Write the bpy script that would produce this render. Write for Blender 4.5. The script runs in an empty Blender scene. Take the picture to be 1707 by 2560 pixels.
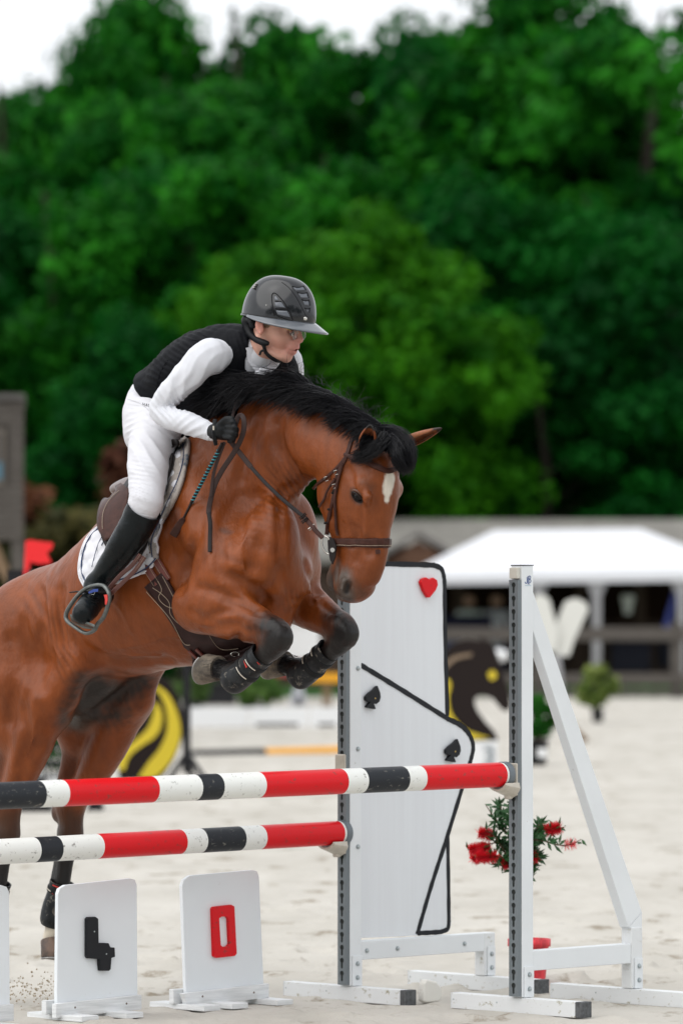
import bpy, bmesh, math, random
import numpy as np
from mathutils import Vector, Matrix, noise as mnoise
from mathutils.bvhtree import BVHTree
PI = math.pi
random.seed(7); RNG = np.random.default_rng(7)
SC = bpy.context.scene
COL = SC.collection
# ------------------------------------------------------------------ camera, world, sun, exposure
FPX, CX, HY, ZC = 12600.0, 853.5, 1500.0, 1.63
cd = bpy.data.cameras.new('camera'); cam = bpy.data.objects.new('camera', cd); COL.objects.link(cam)
cam.location = (0, 0, ZC); cam.rotation_euler = (PI/2, 0, 0)
cd.sensor_fit = 'VERTICAL'; cd.sensor_height = 36; cd.sensor_width = 24
cd.lens = FPX/2560*36; cd.shift_y = 220/2560
cd.clip_start = 0.5; cd.clip_end = 2000
cd.dof.use_dof = True; cd.dof.focus_distance = 19.45; cd.dof.aperture_fstop = 2.9
SC.camera = cam
W = bpy.data.worlds.new('World'); SC.world = W; W.use_nodes = True
SUN_EL, SUN_AZ = math.radians(55), math.radians(232)     # azimuth of the sun, clockwise from +Y
nt = W.node_tree; nt.nodes.clear()
sky = nt.nodes.new('ShaderNodeTexSky'); sky.sky_type = 'NISHITA'; sky.sun_disc = False
sky.sun_elevation = SUN_EL; sky.sun_rotation = SUN_AZ; sky.air_density = 1.0; sky.dust_density = 2.5
hs = nt.nodes.new('ShaderNodeHueSaturation'); hs.inputs['Saturation'].default_value = 0.12
mx = nt.nodes.new('ShaderNodeMix'); mx.data_type = 'RGBA'; mx.inputs[0].default_value = 0.65
mx.inputs[7].default_value = (9.3, 9.6, 10.0, 1)           # the cloud deck that hides the blue
tcw = nt.nodes.new('ShaderNodeTexCoord'); nzw = nt.nodes.new('ShaderNodeTexNoise')
nzw.inputs['Scale'].default_value = 2.2; nzw.inputs['Detail'].default_value = 6
mpw = nt.nodes.new('ShaderNodeMapping'); mpw.inputs['Scale'].default_value = (1, 1, 2.5)
rmw = nt.nodes.new('ShaderNodeMapRange'); rmw.inputs[1].default_value = .3; rmw.inputs[2].default_value = .7
rmw.inputs[3].default_value = .88; rmw.inputs[4].default_value = 1.15
vmw = nt.nodes.new('ShaderNodeVectorMath'); vmw.operation = 'SCALE'
bgw = nt.nodes.new('ShaderNodeBackground'); bgw.inputs['Strength'].default_value = 0.098
wo = nt.nodes.new('ShaderNodeOutputWorld')
nt.links.new(sky.outputs[0], hs.inputs['Color']); nt.links.new(hs.outputs[0], mx.inputs[6])
nt.links.new(tcw.outputs['Generated'], mpw.inputs[0]); nt.links.new(mpw.outputs[0], nzw.inputs['Vector'])
nt.links.new(nzw.outputs[0], rmw.inputs[0]); nt.links.new(mx.outputs[2], vmw.inputs[0]); nt.links.new(rmw.outputs[0], vmw.inputs['Scale'])
nt.links.new(vmw.outputs[0], bgw.inputs['Color']); nt.links.new(bgw.outputs[0], wo.inputs[0])
sd = bpy.data.lights.new('sun', 'SUN'); sun = bpy.data.objects.new('sun', sd); COL.objects.link(sun)
sd.energy = 1.5; sd.angle = math.radians(88); sd.color = (1.0, .97, .93)
sv = Vector((math.sin(SUN_AZ)*math.cos(SUN_EL), math.cos(SUN_AZ)*math.cos(SUN_EL), math.sin(SUN_EL)))
sun.rotation_euler = sv.to_track_quat('Z', 'Y').to_euler(); sun.location = (0, 0, 30)
SC.view_settings.view_transform = 'Standard'; SC.view_settings.look = 'None'
SC.view_settings.exposure = 0.52; SC.view_settings.gamma = 1; SC.view_settings.use_curve_mapping = False
SC.render.engine = 'CYCLES'

# ------------------------------------------------------------------ placing helpers (world metres)
S2 = math.sqrt(.5)
def at(px, py, Y):                      # a point at depth Y seen in that direction
    return Vector(((px-CX)/FPX*Y, Y, ZC-(py-HY)/FPX*Y))
def gnd(px, py, z=0.0):                 # a point of the ground (or of height z)
    Y = (ZC-z)*FPX/(py-HY); return Vector(((px-CX)/FPX*Y, Y, z))
class Frame:                            # an upright middle plane: P(px, py, s) lies s metres to its left side
    def __init__(self, o, yaw):
        self.o = Vector(o); self.F = Vector((math.cos(yaw), -math.sin(yaw), 0)); self.L = Vector((math.sin(yaw), math.cos(yaw), 0))
    def P(self, px, py, s=0.0):
        d = Vector(((px-CX)/FPX, 1, -(py-HY)/FPX)); c = Vector((0, 0, ZC))
        t = (s + (self.o-c).dot(self.L))/d.dot(self.L)
        return c + d*t
HF = Frame((0, 19.25, 1), PI/4)         # the horse's middle plane
H = HF.P
def topx(p):
    return (CX+p[0]/p[1]*FPX, HY-(p[2]-ZC)/p[1]*FPX)

# ------------------------------------------------------------------ objects
def new_obj(name, me, mat=None, parent=None):
    o = bpy.data.objects.new(name, me); COL.objects.link(o)
    if mat is not None: me.materials.append(mat)
    if parent is not None: o.parent = parent; o.matrix_parent_inverse = parent.matrix_world.inverted()
    return o
def tag(o, label=None, cat=None, group=None, kind=None):
    if label: o['label'] = label
    if cat: o['category'] = cat
    if group: o['group'] = group
    if kind: o['kind'] = kind
    return o
def thing(name, loc, label, cat, group=None):
    o = bpy.data.objects.new(name, None); COL.objects.link(o); o.location = loc; o.empty_display_size = .1
    bpy.context.view_layer.update() if False else None
    o.matrix_world = Matrix.Translation(loc)
    return tag(o, label, cat, group)
def rayp(px, py, p0, n, off=0.0):       # where the view ray meets the plane through p0 with normal n
    d = Vector(((px-CX)/FPX, 1, -(py-HY)/FPX)); n = Vector(n); c = Vector((0, 0, ZC))
    return c+d*(((Vector(p0)-c).dot(n)+off)/d.dot(n))
class MB:                               # collects simple shapes into one mesh
    def __init__(self): self.v = []; self.f = []; self.sm = []; self.mi = []
    def add(self, vs, fs, smooth=False, mi=0):
        n = len(self.v); self.v += [tuple(v) for v in vs]
        for f in fs: self.f.append([i+n for i in f]); self.sm.append(smooth); self.mi.append(mi)
        return self
    def box(self, a, b, M=None, mi=0, taper=None):
        vs = [Vector((x, y, z)) for z in (a[2], b[2]) for y in (a[1], b[1]) for x in (a[0], b[0])]
        if M is not None: vs = [M @ v for v in vs]
        return self.add(vs, [(0,2,3,1), (4,5,7,6), (0,1,5,4), (2,6,7,3), (0,4,6,2), (1,3,7,5)], mi=mi)
    def hexa(self, c, mi=0):            # 8 corners: bottom ring then top ring
        return self.add(c, [(0,3,2,1), (4,5,6,7), (0,1,5,4), (1,2,6,5), (2,3,7,6), (3,0,4,7)], mi=mi)
    def tube(self, pts, r, n=10, caps=True, mi=0, flat=None, up=None, closed=False):
        pts = [Vector(p) for p in pts]; m = len(pts)
        rr = list(r) if hasattr(r, '__len__') else [r]*m
        prev = Vector(up) if up is not None else None; rings = []
        for i in range(m):
            if closed: t = pts[(i+1) % m]-pts[i-1]
            else: t = pts[min(i+1, m-1)]-pts[max(i-1, 0)]
            if t.length < 1e-9: t = Vector((0, 0, 1))
            t.normalize()
            if prev is None: prev = Vector((0, 0, 1)) if abs(t.z) < .9 else Vector((1, 0, 0))
            u = prev-t*prev.dot(t)
            if u.length < 1e-6: u = t.orthogonal()
            u.normalize(); w = t.cross(u)
            if up is None: prev = u
            fl = 1 if flat is None else flat
            rings.append([pts[i]+u*(math.cos(2*PI*k/n)*rr[i]*fl)+w*(math.sin(2*PI*k/n)*rr[i]) for k in range(n)])
        vs = [v for g in rings for v in g]; fs = []
        for i in range(m if closed else m-1):
            j = (i+1) % m
            for k in range(n): fs.append((i*n+k, i*n+(k+1) % n, j*n+(k+1) % n, j*n+k))
        self.add(vs, fs, smooth=n > 5, mi=mi)
        if caps and not closed: self.add(rings[0], [tuple(range(n))[::-1]], mi=mi); self.add(rings[-1], [tuple(range(n))], mi=mi)
        return self
    def strap(self, pts, nrm, w, t=.004, mi=0, closed=False, side=None):   # flat band of width w, thickness t, outward normals nrm
        pts = [Vector(p) for p in pts]; m = len(pts)
        ww = list(w) if hasattr(w, '__len__') else [w]*m
        vs = []
        for i in range(m):
            T = (pts[(i+1) % m]-pts[i-1]) if closed else (pts[min(i+1, m-1)]-pts[max(i-1, 0)])
            T.normalize(); N = Vector(nrm[i]); N = (N-T*N.dot(T)).normalized(); S = T.cross(N)
            h = ww[i]/2
            for a, b in ((-1, 0), (-.8, 1), (0, 1.15), (.8, 1), (1, 0)): vs.append(pts[i]+S*(a*h)+N*(b*t))
        fs = []
        for i in range(m if closed else m-1):
            j = (i+1) % m
            for k in range(5): fs.append((i*5+k, i*5+(k+1) % 5, j*5+(k+1) % 5, j*5+k))
        if not closed: fs += [tuple(range(5))[::-1], tuple((m-1)*5+k for k in range(5))]
        return self.add(vs, fs, smooth=False, mi=mi)
    def prism(self, poly, M, h, mi=0):  # polygon (x, y) extruded from z=0 to z=h, then moved by M
        n = len(poly)
        vs = [M @ Vector((x, y, 0)) for x, y in poly]+[M @ Vector((x, y, h)) for x, y in poly]
        return self.add(vs, [tuple(range(n))[::-1], tuple(range(n, 2*n))]+[(i, (i+1) % n, n+(i+1) % n, n+i) for i in range(n)], mi=mi)
    def lathe(self, prof, M, n=24, mi=0, smooth=True):
        vs = []
        for r, z in prof:
            for k in range(n): vs.append(M @ Vector((r*math.cos(2*PI*k/n), r*math.sin(2*PI*k/n), z)))
        fs = [(i*n+k, i*n+(k+1) % n, (i+1)*n+(k+1) % n, (i+1)*n+k) for i in range(len(prof)-1) for k in range(n)]
        self.add(vs, fs, smooth=smooth, mi=mi)
        return self.add(vs[:n], [tuple(range(n))[::-1]], mi=mi).add(vs[-n:], [tuple(range(n))], mi=mi)
    def mesh(self, name):
        me = bpy.data.meshes.new(name); me.from_pydata(self.v, [], self.f)
        me.polygons.foreach_set('use_smooth', self.sm); me.polygons.foreach_set('material_index', self.mi); me.update()
        return me
    def build(self, name, mat, parent=None, bevel=0, seg=2, fix=True):
        me = self.mesh(name)
        if fix:
            bm = bmesh.new(); bm.from_mesh(me); bmesh.ops.recalc_face_normals(bm, faces=bm.faces); bm.to_mesh(me); bm.free()
        mats = mat if isinstance(mat, (list, tuple)) else [mat]
        o = new_obj(name, me, None, parent)
        for m in mats: me.materials.append(m)
        me.polygons.foreach_set('material_index', self.mi)
        if bevel:
            b = o.modifiers.new('bevel', 'BEVEL'); b.width = bevel; b.segments = seg; b.limit_method = 'ANGLE'; b.angle_limit = math.radians(40)
        return o

# ------------------------------------------------------------------ materials
MATS = {}
def mat(name, col, rough=.6, spec=.5, metal=0, noise=None, bump=None, coat=0, sheen=0, col2=None, trans=0, emit=0, vcol=False, stretch=(1,1,1), nscale=5, dirt=None, sss=0):
    if name in MATS: return MATS[name]
    if max(col) < .06 and not coat: spec *= .32
    m = bpy.data.materials.new(name); m.use_nodes = True; N = m.node_tree.nodes; Lk = m.node_tree.links
    b = N['Principled BSDF']; MATS[name] = m
    b.inputs['Base Color'].default_value = (*col, 1); b.inputs['Roughness'].default_value = rough
    b.inputs['Specular IOR Level'].default_value = spec; b.inputs['Metallic'].default_value = metal
    b.inputs['Coat Weight'].default_value = coat; b.inputs['Coat Roughness'].default_value = .05
    b.inputs['Sheen Weight'].default_value = sheen
    if sss: b.inputs['Subsurface Weight'].default_value = sss; b.inputs['Subsurface Radius'].default_value = (.012, .004, .002); b.inputs['Subsurface Scale'].default_value = 1
    if trans: b.inputs['Transmission Weight'].default_value = trans; b.inputs['IOR'].default_value = 1.45
    tc = N.new('ShaderNodeTexCoord'); mp = N.new('ShaderNodeMapping'); mp.inputs['Scale'].default_value = stretch
    Lk.new(tc.outputs['Object'], mp.inputs[0])
    last = None
    if vcol:
        a = N.new('ShaderNodeAttribute'); a.attribute_name = 'Col'; last = a.outputs['Color']
    if col2 is not None or noise:
        nz = N.new('ShaderNodeTexNoise'); nz.inputs['Scale'].default_value = nscale; nz.inputs['Detail'].default_value = 6; nz.inputs['Roughness'].default_value = .6
        Lk.new(mp.outputs[0], nz.inputs['Vector'])
        rp = N.new('ShaderNodeMapRange'); rp.inputs[1].default_value = .35; rp.inputs[2].default_value = .65
        Lk.new(nz.outputs[0], rp.inputs[0])
        mx = N.new('ShaderNodeMix'); mx.data_type = 'RGBA'
        if noise: 
            mx.blend_type = 'MULTIPLY'; mx.inputs[0].default_value = 1
            cr = N.new('ShaderNodeMapRange'); cr.inputs[3].default_value = 1-noise; cr.inputs[4].default_value = 1+noise
            Lk.new(rp.outputs[0], cr.inputs[0]); Lk.new(cr.outputs[0], mx.inputs[7])
            if last: Lk.new(last, mx.inputs[6])
            else: mx.inputs[6].default_value = (*col, 1)
        else:
            Lk.new(rp.outputs[0], mx.inputs[0]); mx.inputs[7].default_value = (*col2, 1)
            if last: Lk.new(last, mx.inputs[6])
            else: mx.inputs[6].default_value = (*col, 1)
        last = mx.outputs[2]
    if dirt:                              # (colour, scale, threshold)
        nz = N.new('ShaderNodeTexNoise'); nz.inputs['Scale'].default_value = dirt[1]; nz.inputs['Detail'].default_value = 9; nz.inputs['Roughness'].default_value = .7
        mp2 = N.new('ShaderNodeMapping'); mp2.inputs['Scale'].default_value = dirt[3] if len(dirt) > 3 else (1, 1, 1)
        Lk.new(tc.outputs['Object'], mp2.inputs[0]); Lk.new(mp2.outputs[0], nz.inputs['Vector'])
        rp = N.new('ShaderNodeMapRange'); rp.inputs[1].default_value = dirt[2]; rp.inputs[2].default_value = dirt[2]+.09
        Lk.new(nz.outputs[0], rp.inputs[0]); mx = N.new('ShaderNodeMix'); mx.data_type = 'RGBA'
        Lk.new(rp.outputs[0], mx.inputs[0]); mx.inputs[7].default_value = (*dirt[0], 1)
        if last: Lk.new(last, mx.inputs[6])
        else: mx.inputs[6].default_value = (*col, 1)
        last = mx.outputs[2]
    if last: Lk.new(last, b.inputs['Base Color'])
    if bump:                              # list of (scale, strength, distance, stretch)
        prev = None
        for sc_, st, di, *rest in bump:
            n2 = N.new('ShaderNodeTexNoise'); n2.inputs['Scale'].default_value = sc_; n2.inputs['Detail'].default_value = 5
            m2 = N.new('ShaderNodeMapping'); m2.inputs['Scale'].default_value = rest[0] if rest else (1, 1, 1)
            if rest and len(rest) > 1: m2.inputs['Rotation'].default_value = rest[1]
            Lk.new(tc.outputs['Object'], m2.inputs[0]); Lk.new(m2.outputs[0], n2.inputs['Vector'])
            bp = N.new('ShaderNodeBump'); bp.inputs['Strength'].default_value = st; bp.inputs['Distance'].default_value = di
            Lk.new(n2.outputs[0], bp.inputs['Height'])
            if prev: Lk.new(prev, bp.inputs['Normal'])
            prev = bp.outputs[0]
        Lk.new(prev, b.inputs['Normal'])
    return m

def spline(pts, n=8):                   # Catmull-Rom through tuples
    pts = [np.array(p, float) for p in pts]; out = []
    for i in range(len(pts)-1):
        p0 = pts[max(i-1, 0)]; p1 = pts[i]; p2 = pts[i+1]; p3 = pts[min(i+2, len(pts)-1)]
        for k in range(n):
            t = k/n; out.append(.5*((2*p1)+(-p0+p2)*t+(2*p0-5*p1+4*p2-p3)*t*t+(-p0+3*p1-3*p2+p3)*t**3))
    out.append(pts[-1]); return out
# ------------------------------------------------------------------ implicit surfaces: bodies grown from muscles and bones
class SDF:
    def __init__(self): self.pr = []      # (kind, data, k, colour, lo, hi)
    def _add(self, fn, k, col, lo, hi, sub=False): self.pr.append((fn, k, col, np.array(lo, float), np.array(hi, float), sub)); return self
    def rc(self, a, ra, b, rb, k=.04, col=None, sub=False):   # round cone
        a = np.array(a, float); b = np.array(b, float); ab = b-a; L2 = max(ab.dot(ab), 1e-12)
        def fn(p):
            q = p-a; t = np.clip(q@ab/L2, 0, 1); d = q-t[:, None]*ab
            return np.sqrt((d*d).sum(1))-(ra+(rb-ra)*t)
        m = max(ra, rb); return self._add(fn, k, col, np.minimum(a, b)-m, np.maximum(a, b)+m, sub)
    def chain(self, pts, k=.04, col=None, sub=False, n=3):     # [(point, radius), ...] a tapering bent limb
        q = spline([(*p, r) for p, r in pts], n) if len(pts) > 2 else [np.array((*p, r), float) for p, r in pts]
        sg = [(a[:3], b[:3]-a[:3], max((b[:3]-a[:3]).dot(b[:3]-a[:3]), 1e-12), a[3], b[3]-a[3]) for a, b in zip(q[:-1], q[1:])]
        def fn(p):
            out = None
            for a, ab, L2, ra, dr in sg:
                v = p-a; t = np.clip(v@ab/L2, 0, 1); v = v-t[:, None]*ab
                d = np.sqrt(np.einsum('ij,ij->i', v, v))-(ra+dr*t); out = d if out is None else np.minimum(out, d)
            return out
        Q = np.array(q); R_ = np.abs(Q[:, 3:])
        return self._add(fn, k, col, (Q[:, :3]-R_).min(0), (Q[:, :3]+R_).max(0), sub)
    def sph(self, c, r, k=.04, col=None, sub=False): return self.rc(c, r, np.array(c)+1e-4, r, k, col, sub)
    def ell(self, c, ax, k=.04, col=None, sub=False):          # ellipsoid, ax = three half-axis vectors
        c = np.array(c, float); A = [np.array(a, float) for a in ax]; ln = [np.linalg.norm(a) for a in A]
        M = np.stack([a/(l*l) for a, l in zip(A, ln)], 1)
        def fn(p):
            q = p-c; u = q@M; s = np.sqrt((u*u).sum(1))+1e-9; return np.sqrt((q*q).sum(1))*(1-1/s)
        m = max(ln); return self._add(fn, k, col, c-m, c+m, sub)
    def loft(self, nodes, lat, k=.06, col=None, p=2.0, n=3, sub=False):   # nodes (centre, half height, half width)
        lat = np.array(lat, float); q = spline([(*c, a, b) for c, a, b in nodes], n); sg = []
        for u0, u1 in zip(q[:-1], q[1:]):
            ax = u1[:3]-u0[:3]; Ln = np.linalg.norm(ax); ax = ax/Ln
            up = np.cross(ax, lat); up /= np.linalg.norm(up); sg.append((u0, u1, ax, Ln, up, np.cross(up, ax)))
        def fn(P):
            out = None
            for u0, u1, ax, Ln, up, lt in sg:
                v = P-u0[:3]; w = v@ax; t = np.clip(w/Ln, 0, 1); a = u0[3]+(u1[3]-u0[3])*t; b = u0[4]+(u1[4]-u0[4])*t
                u = v@up; h = v@lt; ww = w-t*Ln; c = np.minimum(a, b)
                if p == 2: s = np.sqrt((u/a)**2+(h/b)**2+(ww/c)**2)+1e-9
                else: s = ((np.abs(u)/a)**p+(np.abs(h)/b)**p+(np.abs(ww)/c)**p)**(1/p)+1e-9
                d = np.sqrt(u*u+h*h+ww*ww)*(1-1/s); out = d if out is None else np.minimum(out, d)
            return out
        Q = np.array(q); R_ = Q[:, 3:].max(1)[:, None]
        return self._add(fn, k, col, (Q[:, :3]-R_).min(0), (Q[:, :3]+R_).max(0), sub)
    def eval(self, P, cols=None, base=(.5, .5, .5)):
        d = np.full(len(P), 1.0)
        C = W_ = None
        if cols: C = np.zeros((len(P), 3)); W_ = np.zeros(len(P))
        for fn, k, col, lo, hi, sub in self.pr:
            mg = .05+2*k
            m = np.all((P > lo-mg) & (P < hi+mg), axis=1)
            if not m.any(): continue
            e = fn(P[m]); dm = d[m]
            if sub:
                h = np.clip(.5-.5*(dm+e)/k, 0, 1); d[m] = dm*(1-h)+(-e)*h+k*h*(1-h)
            else:
                h = np.clip(.5+.5*(dm-e)/k, 0, 1); d[m] = dm*(1-h)+e*h-k*h*(1-h)
                if cols:
                    w = np.exp(-np.clip(e, -.05, .2)/.012); C[m] += w[:, None]*np.array(col or base); W_[m] += w
        return (d, C/np.maximum(W_, 1e-9)[:, None]) if cols else d
    def mesh(self, name, vox, cols=False, base=(.5, .5, .5), smooth_it=1, blk=8):
        lo = np.min([p[3] for p in self.pr if not p[5]], 0)-.03; hi = np.max([p[4] for p in self.pr if not p[5]], 0)+.03
        nb = np.ceil((hi-lo)/(vox*blk)).astype(int)
        g = np.stack(np.meshgrid(*[np.arange(n) for n in nb], indexing='ij'), -1).reshape(-1, 3)
        cc = lo+(g+.5)*vox*blk
        dc = self.eval(cc)
        act = np.abs(dc) < vox*blk*1.5+.02
        D = np.repeat(np.repeat(np.repeat(dc.reshape(nb), blk, 0), blk, 1), blk, 2).astype(np.float32)
        ga = g[act]
        of = np.stack(np.meshgrid(*[np.arange(blk)]*3, indexing='ij'), -1).reshape(-1, 3)
        for i in range(0, len(ga), 400):
            idx = (ga[i:i+400, None, :]*blk+of[None]).reshape(-1, 3)
            D[idx[:, 0], idx[:, 1], idx[:, 2]] = self.eval(lo+idx*vox)
        S = D < 0
        n0, n1, n2 = S.shape
        c = np.zeros((n0-1, n1-1, n2-1), np.int8)
        for a in (0, 1):
            for b in (0, 1):
                for e in (0, 1): c += S[a:n0-1+a, b:n1-1+b, e:n2-1+e]
        cell = np.argwhere((c > 0) & (c < 8))
        idm = np.full(c.shape, -1, np.int32); idm[cell[:, 0], cell[:, 1], cell[:, 2]] = np.arange(len(cell))
        acc = np.zeros((len(cell), 3)); cnt = np.zeros(len(cell))
        cor = [(a, b, e) for a in (0, 1) for b in (0, 1) for e in (0, 1)]
        for i, p in enumerate(cor):
            for q in cor[i+1:]:
                if sum(abs(x-y) for x, y in zip(p, q)) != 1: continue
                dp = D[cell[:, 0]+p[0], cell[:, 1]+p[1], cell[:, 2]+p[2]]; dq = D[cell[:, 0]+q[0], cell[:, 1]+q[1], cell[:, 2]+q[2]]
                m = (dp < 0) != (dq < 0); t = dp[m]/(dp[m]-dq[m])
                acc[m] += np.array(p)+t[:, None]*(np.array(q)-np.array(p)); cnt[m] += 1
        V = lo+(cell+acc/cnt[:, None])*vox
        F = []
        for ax in range(3):
            o1, o2 = [(1, 2), (2, 0), (0, 1)][ax]
            sl0 = [slice(None)]*3; sl1 = [slice(None)]*3; sl0[ax] = slice(0, -1); sl1[ax] = slice(1, None)
            A = S[tuple(sl0)]; B = S[tuple(sl1)]
            e = np.argwhere(A != B)
            e = e[(e[:, o1] > 0) & (e[:, o2] > 0) & (e[:, o1] < S.shape[o1]-1) & (e[:, o2] < S.shape[o2]-1)]
            ins = A[e[:, 0], e[:, 1], e[:, 2]]
            u = np.zeros(3, int); u[o1] = 1; w = np.zeros(3, int); w[o2] = 1
            def I(x): return idm[x[:, 0], x[:, 1], x[:, 2]]
            q = np.stack([I(e-u-w), I(e-w), I(e), I(e-u)], 1)
            q[~ins] = q[~ins][:, ::-1]; F.append(q)
        F = np.concatenate(F); F = F[(F >= 0).all(1)]
        me = bpy.data.meshes.new(name)
        me.vertices.add(len(V)); me.vertices.foreach_set('co', V.astype(np.float32).ravel())
        me.loops.add(F.size); me.loops.foreach_set('vertex_index', F.astype(np.int32).ravel())
        me.polygons.add(len(F)); me.polygons.foreach_set('loop_start', np.arange(0, F.size, 4, dtype=np.int32))
        me.polygons.foreach_set('use_smooth', np.ones(len(F), bool)); me.update(calc_edges=True)
        if smooth_it:
            bm = bmesh.new(); bm.from_mesh(me)
            for _ in range(smooth_it): bmesh.ops.smooth_vert(bm, verts=bm.verts, factor=.5, use_axis_x=True, use_axis_y=True, use_axis_z=True)
            bm.to_mesh(me); bm.free()
        if cols:
            V = np.zeros(len(me.vertices)*3, np.float32); me.vertices.foreach_get('co', V); V = V.reshape(-1, 3).astype(float)
            _, C = self.eval(V, True, base)
            return me, V, C
        return me
def set_cols(me, C):
    a = me.color_attributes.new('Col', 'FLOAT_COLOR', 'POINT')
    a.data.foreach_set('color', np.concatenate([C, np.ones((len(C), 1))], 1).astype(np.float32).ravel())
def bvh(me):
    vs = [v.co.copy() for v in me.vertices]; return BVHTree.FromPolygons(vs, [tuple(p.vertices) for p in me.polygons])
EYE = Vector((0, 0, ZC))
def hit(tree, px, py, off=0.0, fallback=None):   # where the body lies in that direction, lifted off its surface
    d = Vector(((px-CX)/FPX, 1, -(py-HY)/FPX)).normalized()
    p, n, i, dist = tree.ray_cast(EYE, d)
    if p is None:
        if fallback is None: return None
        q = fallback(px, py); p, n, i, dist = tree.find_nearest(q)
    return p+n*off, n
def ring(tree, c, nrm, n=32, off=.003, R=.6, start=None, a0=0, a1=2*PI):   # a loop round the body in the plane through c
    nrm = Vector(nrm).normalized(); u = (Vector(start) if start is not None else nrm.orthogonal()); u = (u-nrm*u.dot(nrm)).normalized(); w = nrm.cross(u)
    P = []; Q = []
    for i in range(n):
        a = a0+(a1-a0)*i/(n if abs(a1-a0-2*PI) < 1e-6 else n-1); dr = u*math.cos(a)+w*math.sin(a)
        p, nn, *_ = tree.ray_cast(Vector(c)+dr*R, -dr)
        if p is None: p = Vector(c)+dr*.05; nn = dr
        P.append(p+nn*off); Q.append(nn)
    return P, Q
# ================================================================== THE HORSE
BAY = (.182, .044, .0085); BAYD = (.085, .021, .006); BLK = (.012, .0105, .010); GRY = (.075, .06, .05)
hb = SDF()
lat = HF.L
def B(px, py, a, b, s=0): return (H(px, py, s), a, b)
# trunk
hb.loft([B(48, 1640, .20, .19), B(120, 1590, .265, .27), B(230, 1545, .262, .28), B(335, 1492, .315, .295),
         B(430, 1430, .372, .275), B(520, 1362, .385, .22), B(600, 1330, .335, .17)], lat, k=.09, col=BAY)
# withers and back ridge
hb.chain([(H(240, 1430), .07), (H(330, 1330), .07), (H(470, 1170), .06), (H(560, 1090), .07)], k=.1, col=BAY)
# neck
hb.loft([B(590, 1215, .27, .15), B(668, 1135, .235, .115), B(745, 1090, .185, .095), B(820, 1085, .145, .085), B(880, 1110, .115, .075)], lat, k=.09, col=BAY)
# breast: far and near pectorals, shoulders
hb.ell(H(680, 1365, -.085), (HF.F*.105, HF.L*.115, Vector((0, 0, .19))), k=.06, col=BAY)
hb.ell(H(722, 1345, .095), (HF.F*.105, HF.L*.12, Vector((0, 0, .19))), k=.06, col=BAY)
hb.ell(H(705, 1440, 0), (HF.F*.11, HF.L*.13, Vector((0, 0, .13))), k=.05, col=BAY)
hb.chain([(H(655, 1540, 0), .12), (H(560, 1562, 0), .12), (H(480, 1590, 0), .10)], k=.08, col=BAY)
for s in (-1, 1):
    dx = 0 if s < 0 else 215
    hb.chain([(H(480+dx*.8, 1200, .12*s), .09), (H(520+dx*.8, 1300, .16*s), .12), (H(578+dx*.64, 1420, .17*s), .125)], k=.08, col=BAY)
TRUNK_N = len(hb.pr)
# near foreleg (right)
hb.rc(H(585, 1430, -.19), .12, H(505, 1510, -.20), .105, k=.05, col=BAY)
hb.chain([(H(500, 1515, -.21), .098), (H(585, 1545, -.21), .088), (H(655, 1570, -.2), .064), (H(680, 1580, -.2), .06)], k=.045, col=BAY)
hb.chain([(H(560, 1500, -.24), .06), (H(640, 1545, -.22), .04)], k=.05, col=BAY)
def foreleg(s, K, knee_dx=0):
    P = lambda x, y: H(x+K[0], y+K[1], s)
    hb.chain([(P(-8, -4), .046), (P(-4, 14), .044)], k=.025, col=BLK)
    hb.loft([(P(-8, -18), .040, .040), (P(6, -2), .048, .045), (P(8, 12), .044, .042), (P(-4, 26), .035, .036)], lat, k=.015, col=BLK, p=3.2); hb.sph(P(-26, 14), .024, k=.03, col=BLK)
    hb.chain([(P(-4, 20), .040), (P(-18, 44), .033), (P(-58, 82), .031), (P(-90, 104), .034)], k=.03, col=BLK)
    hb.chain([(P(-14, 36), .03), (P(-62, 66), .02), (P(-96, 88), .03)], k=.03, col=BLK)    # tendons
    hb.chain([(P(-96, 100), .046), (P(-112, 96), .043)], k=.03, col=BLK)                 # fetlock
    hb.chain([(P(-108, 98), .038), (P(-150, 80), .036)], k=.02, col=BLK)             # pastern
foreleg(-.20, (690, 1588))
# far foreleg (left)
hb.rc(H(722, 1420, .19), .115, H(700, 1480, .2), .11, k=.05, col=BAY)
hb.chain([(H(715, 1480, .21), .105), (H(775, 1520, .21), .085), (H(830, 1555, .2), .063), (H(848, 1565, .2), .06)], k=.045, col=BAY)
foreleg(.20, (855, 1578))
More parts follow.
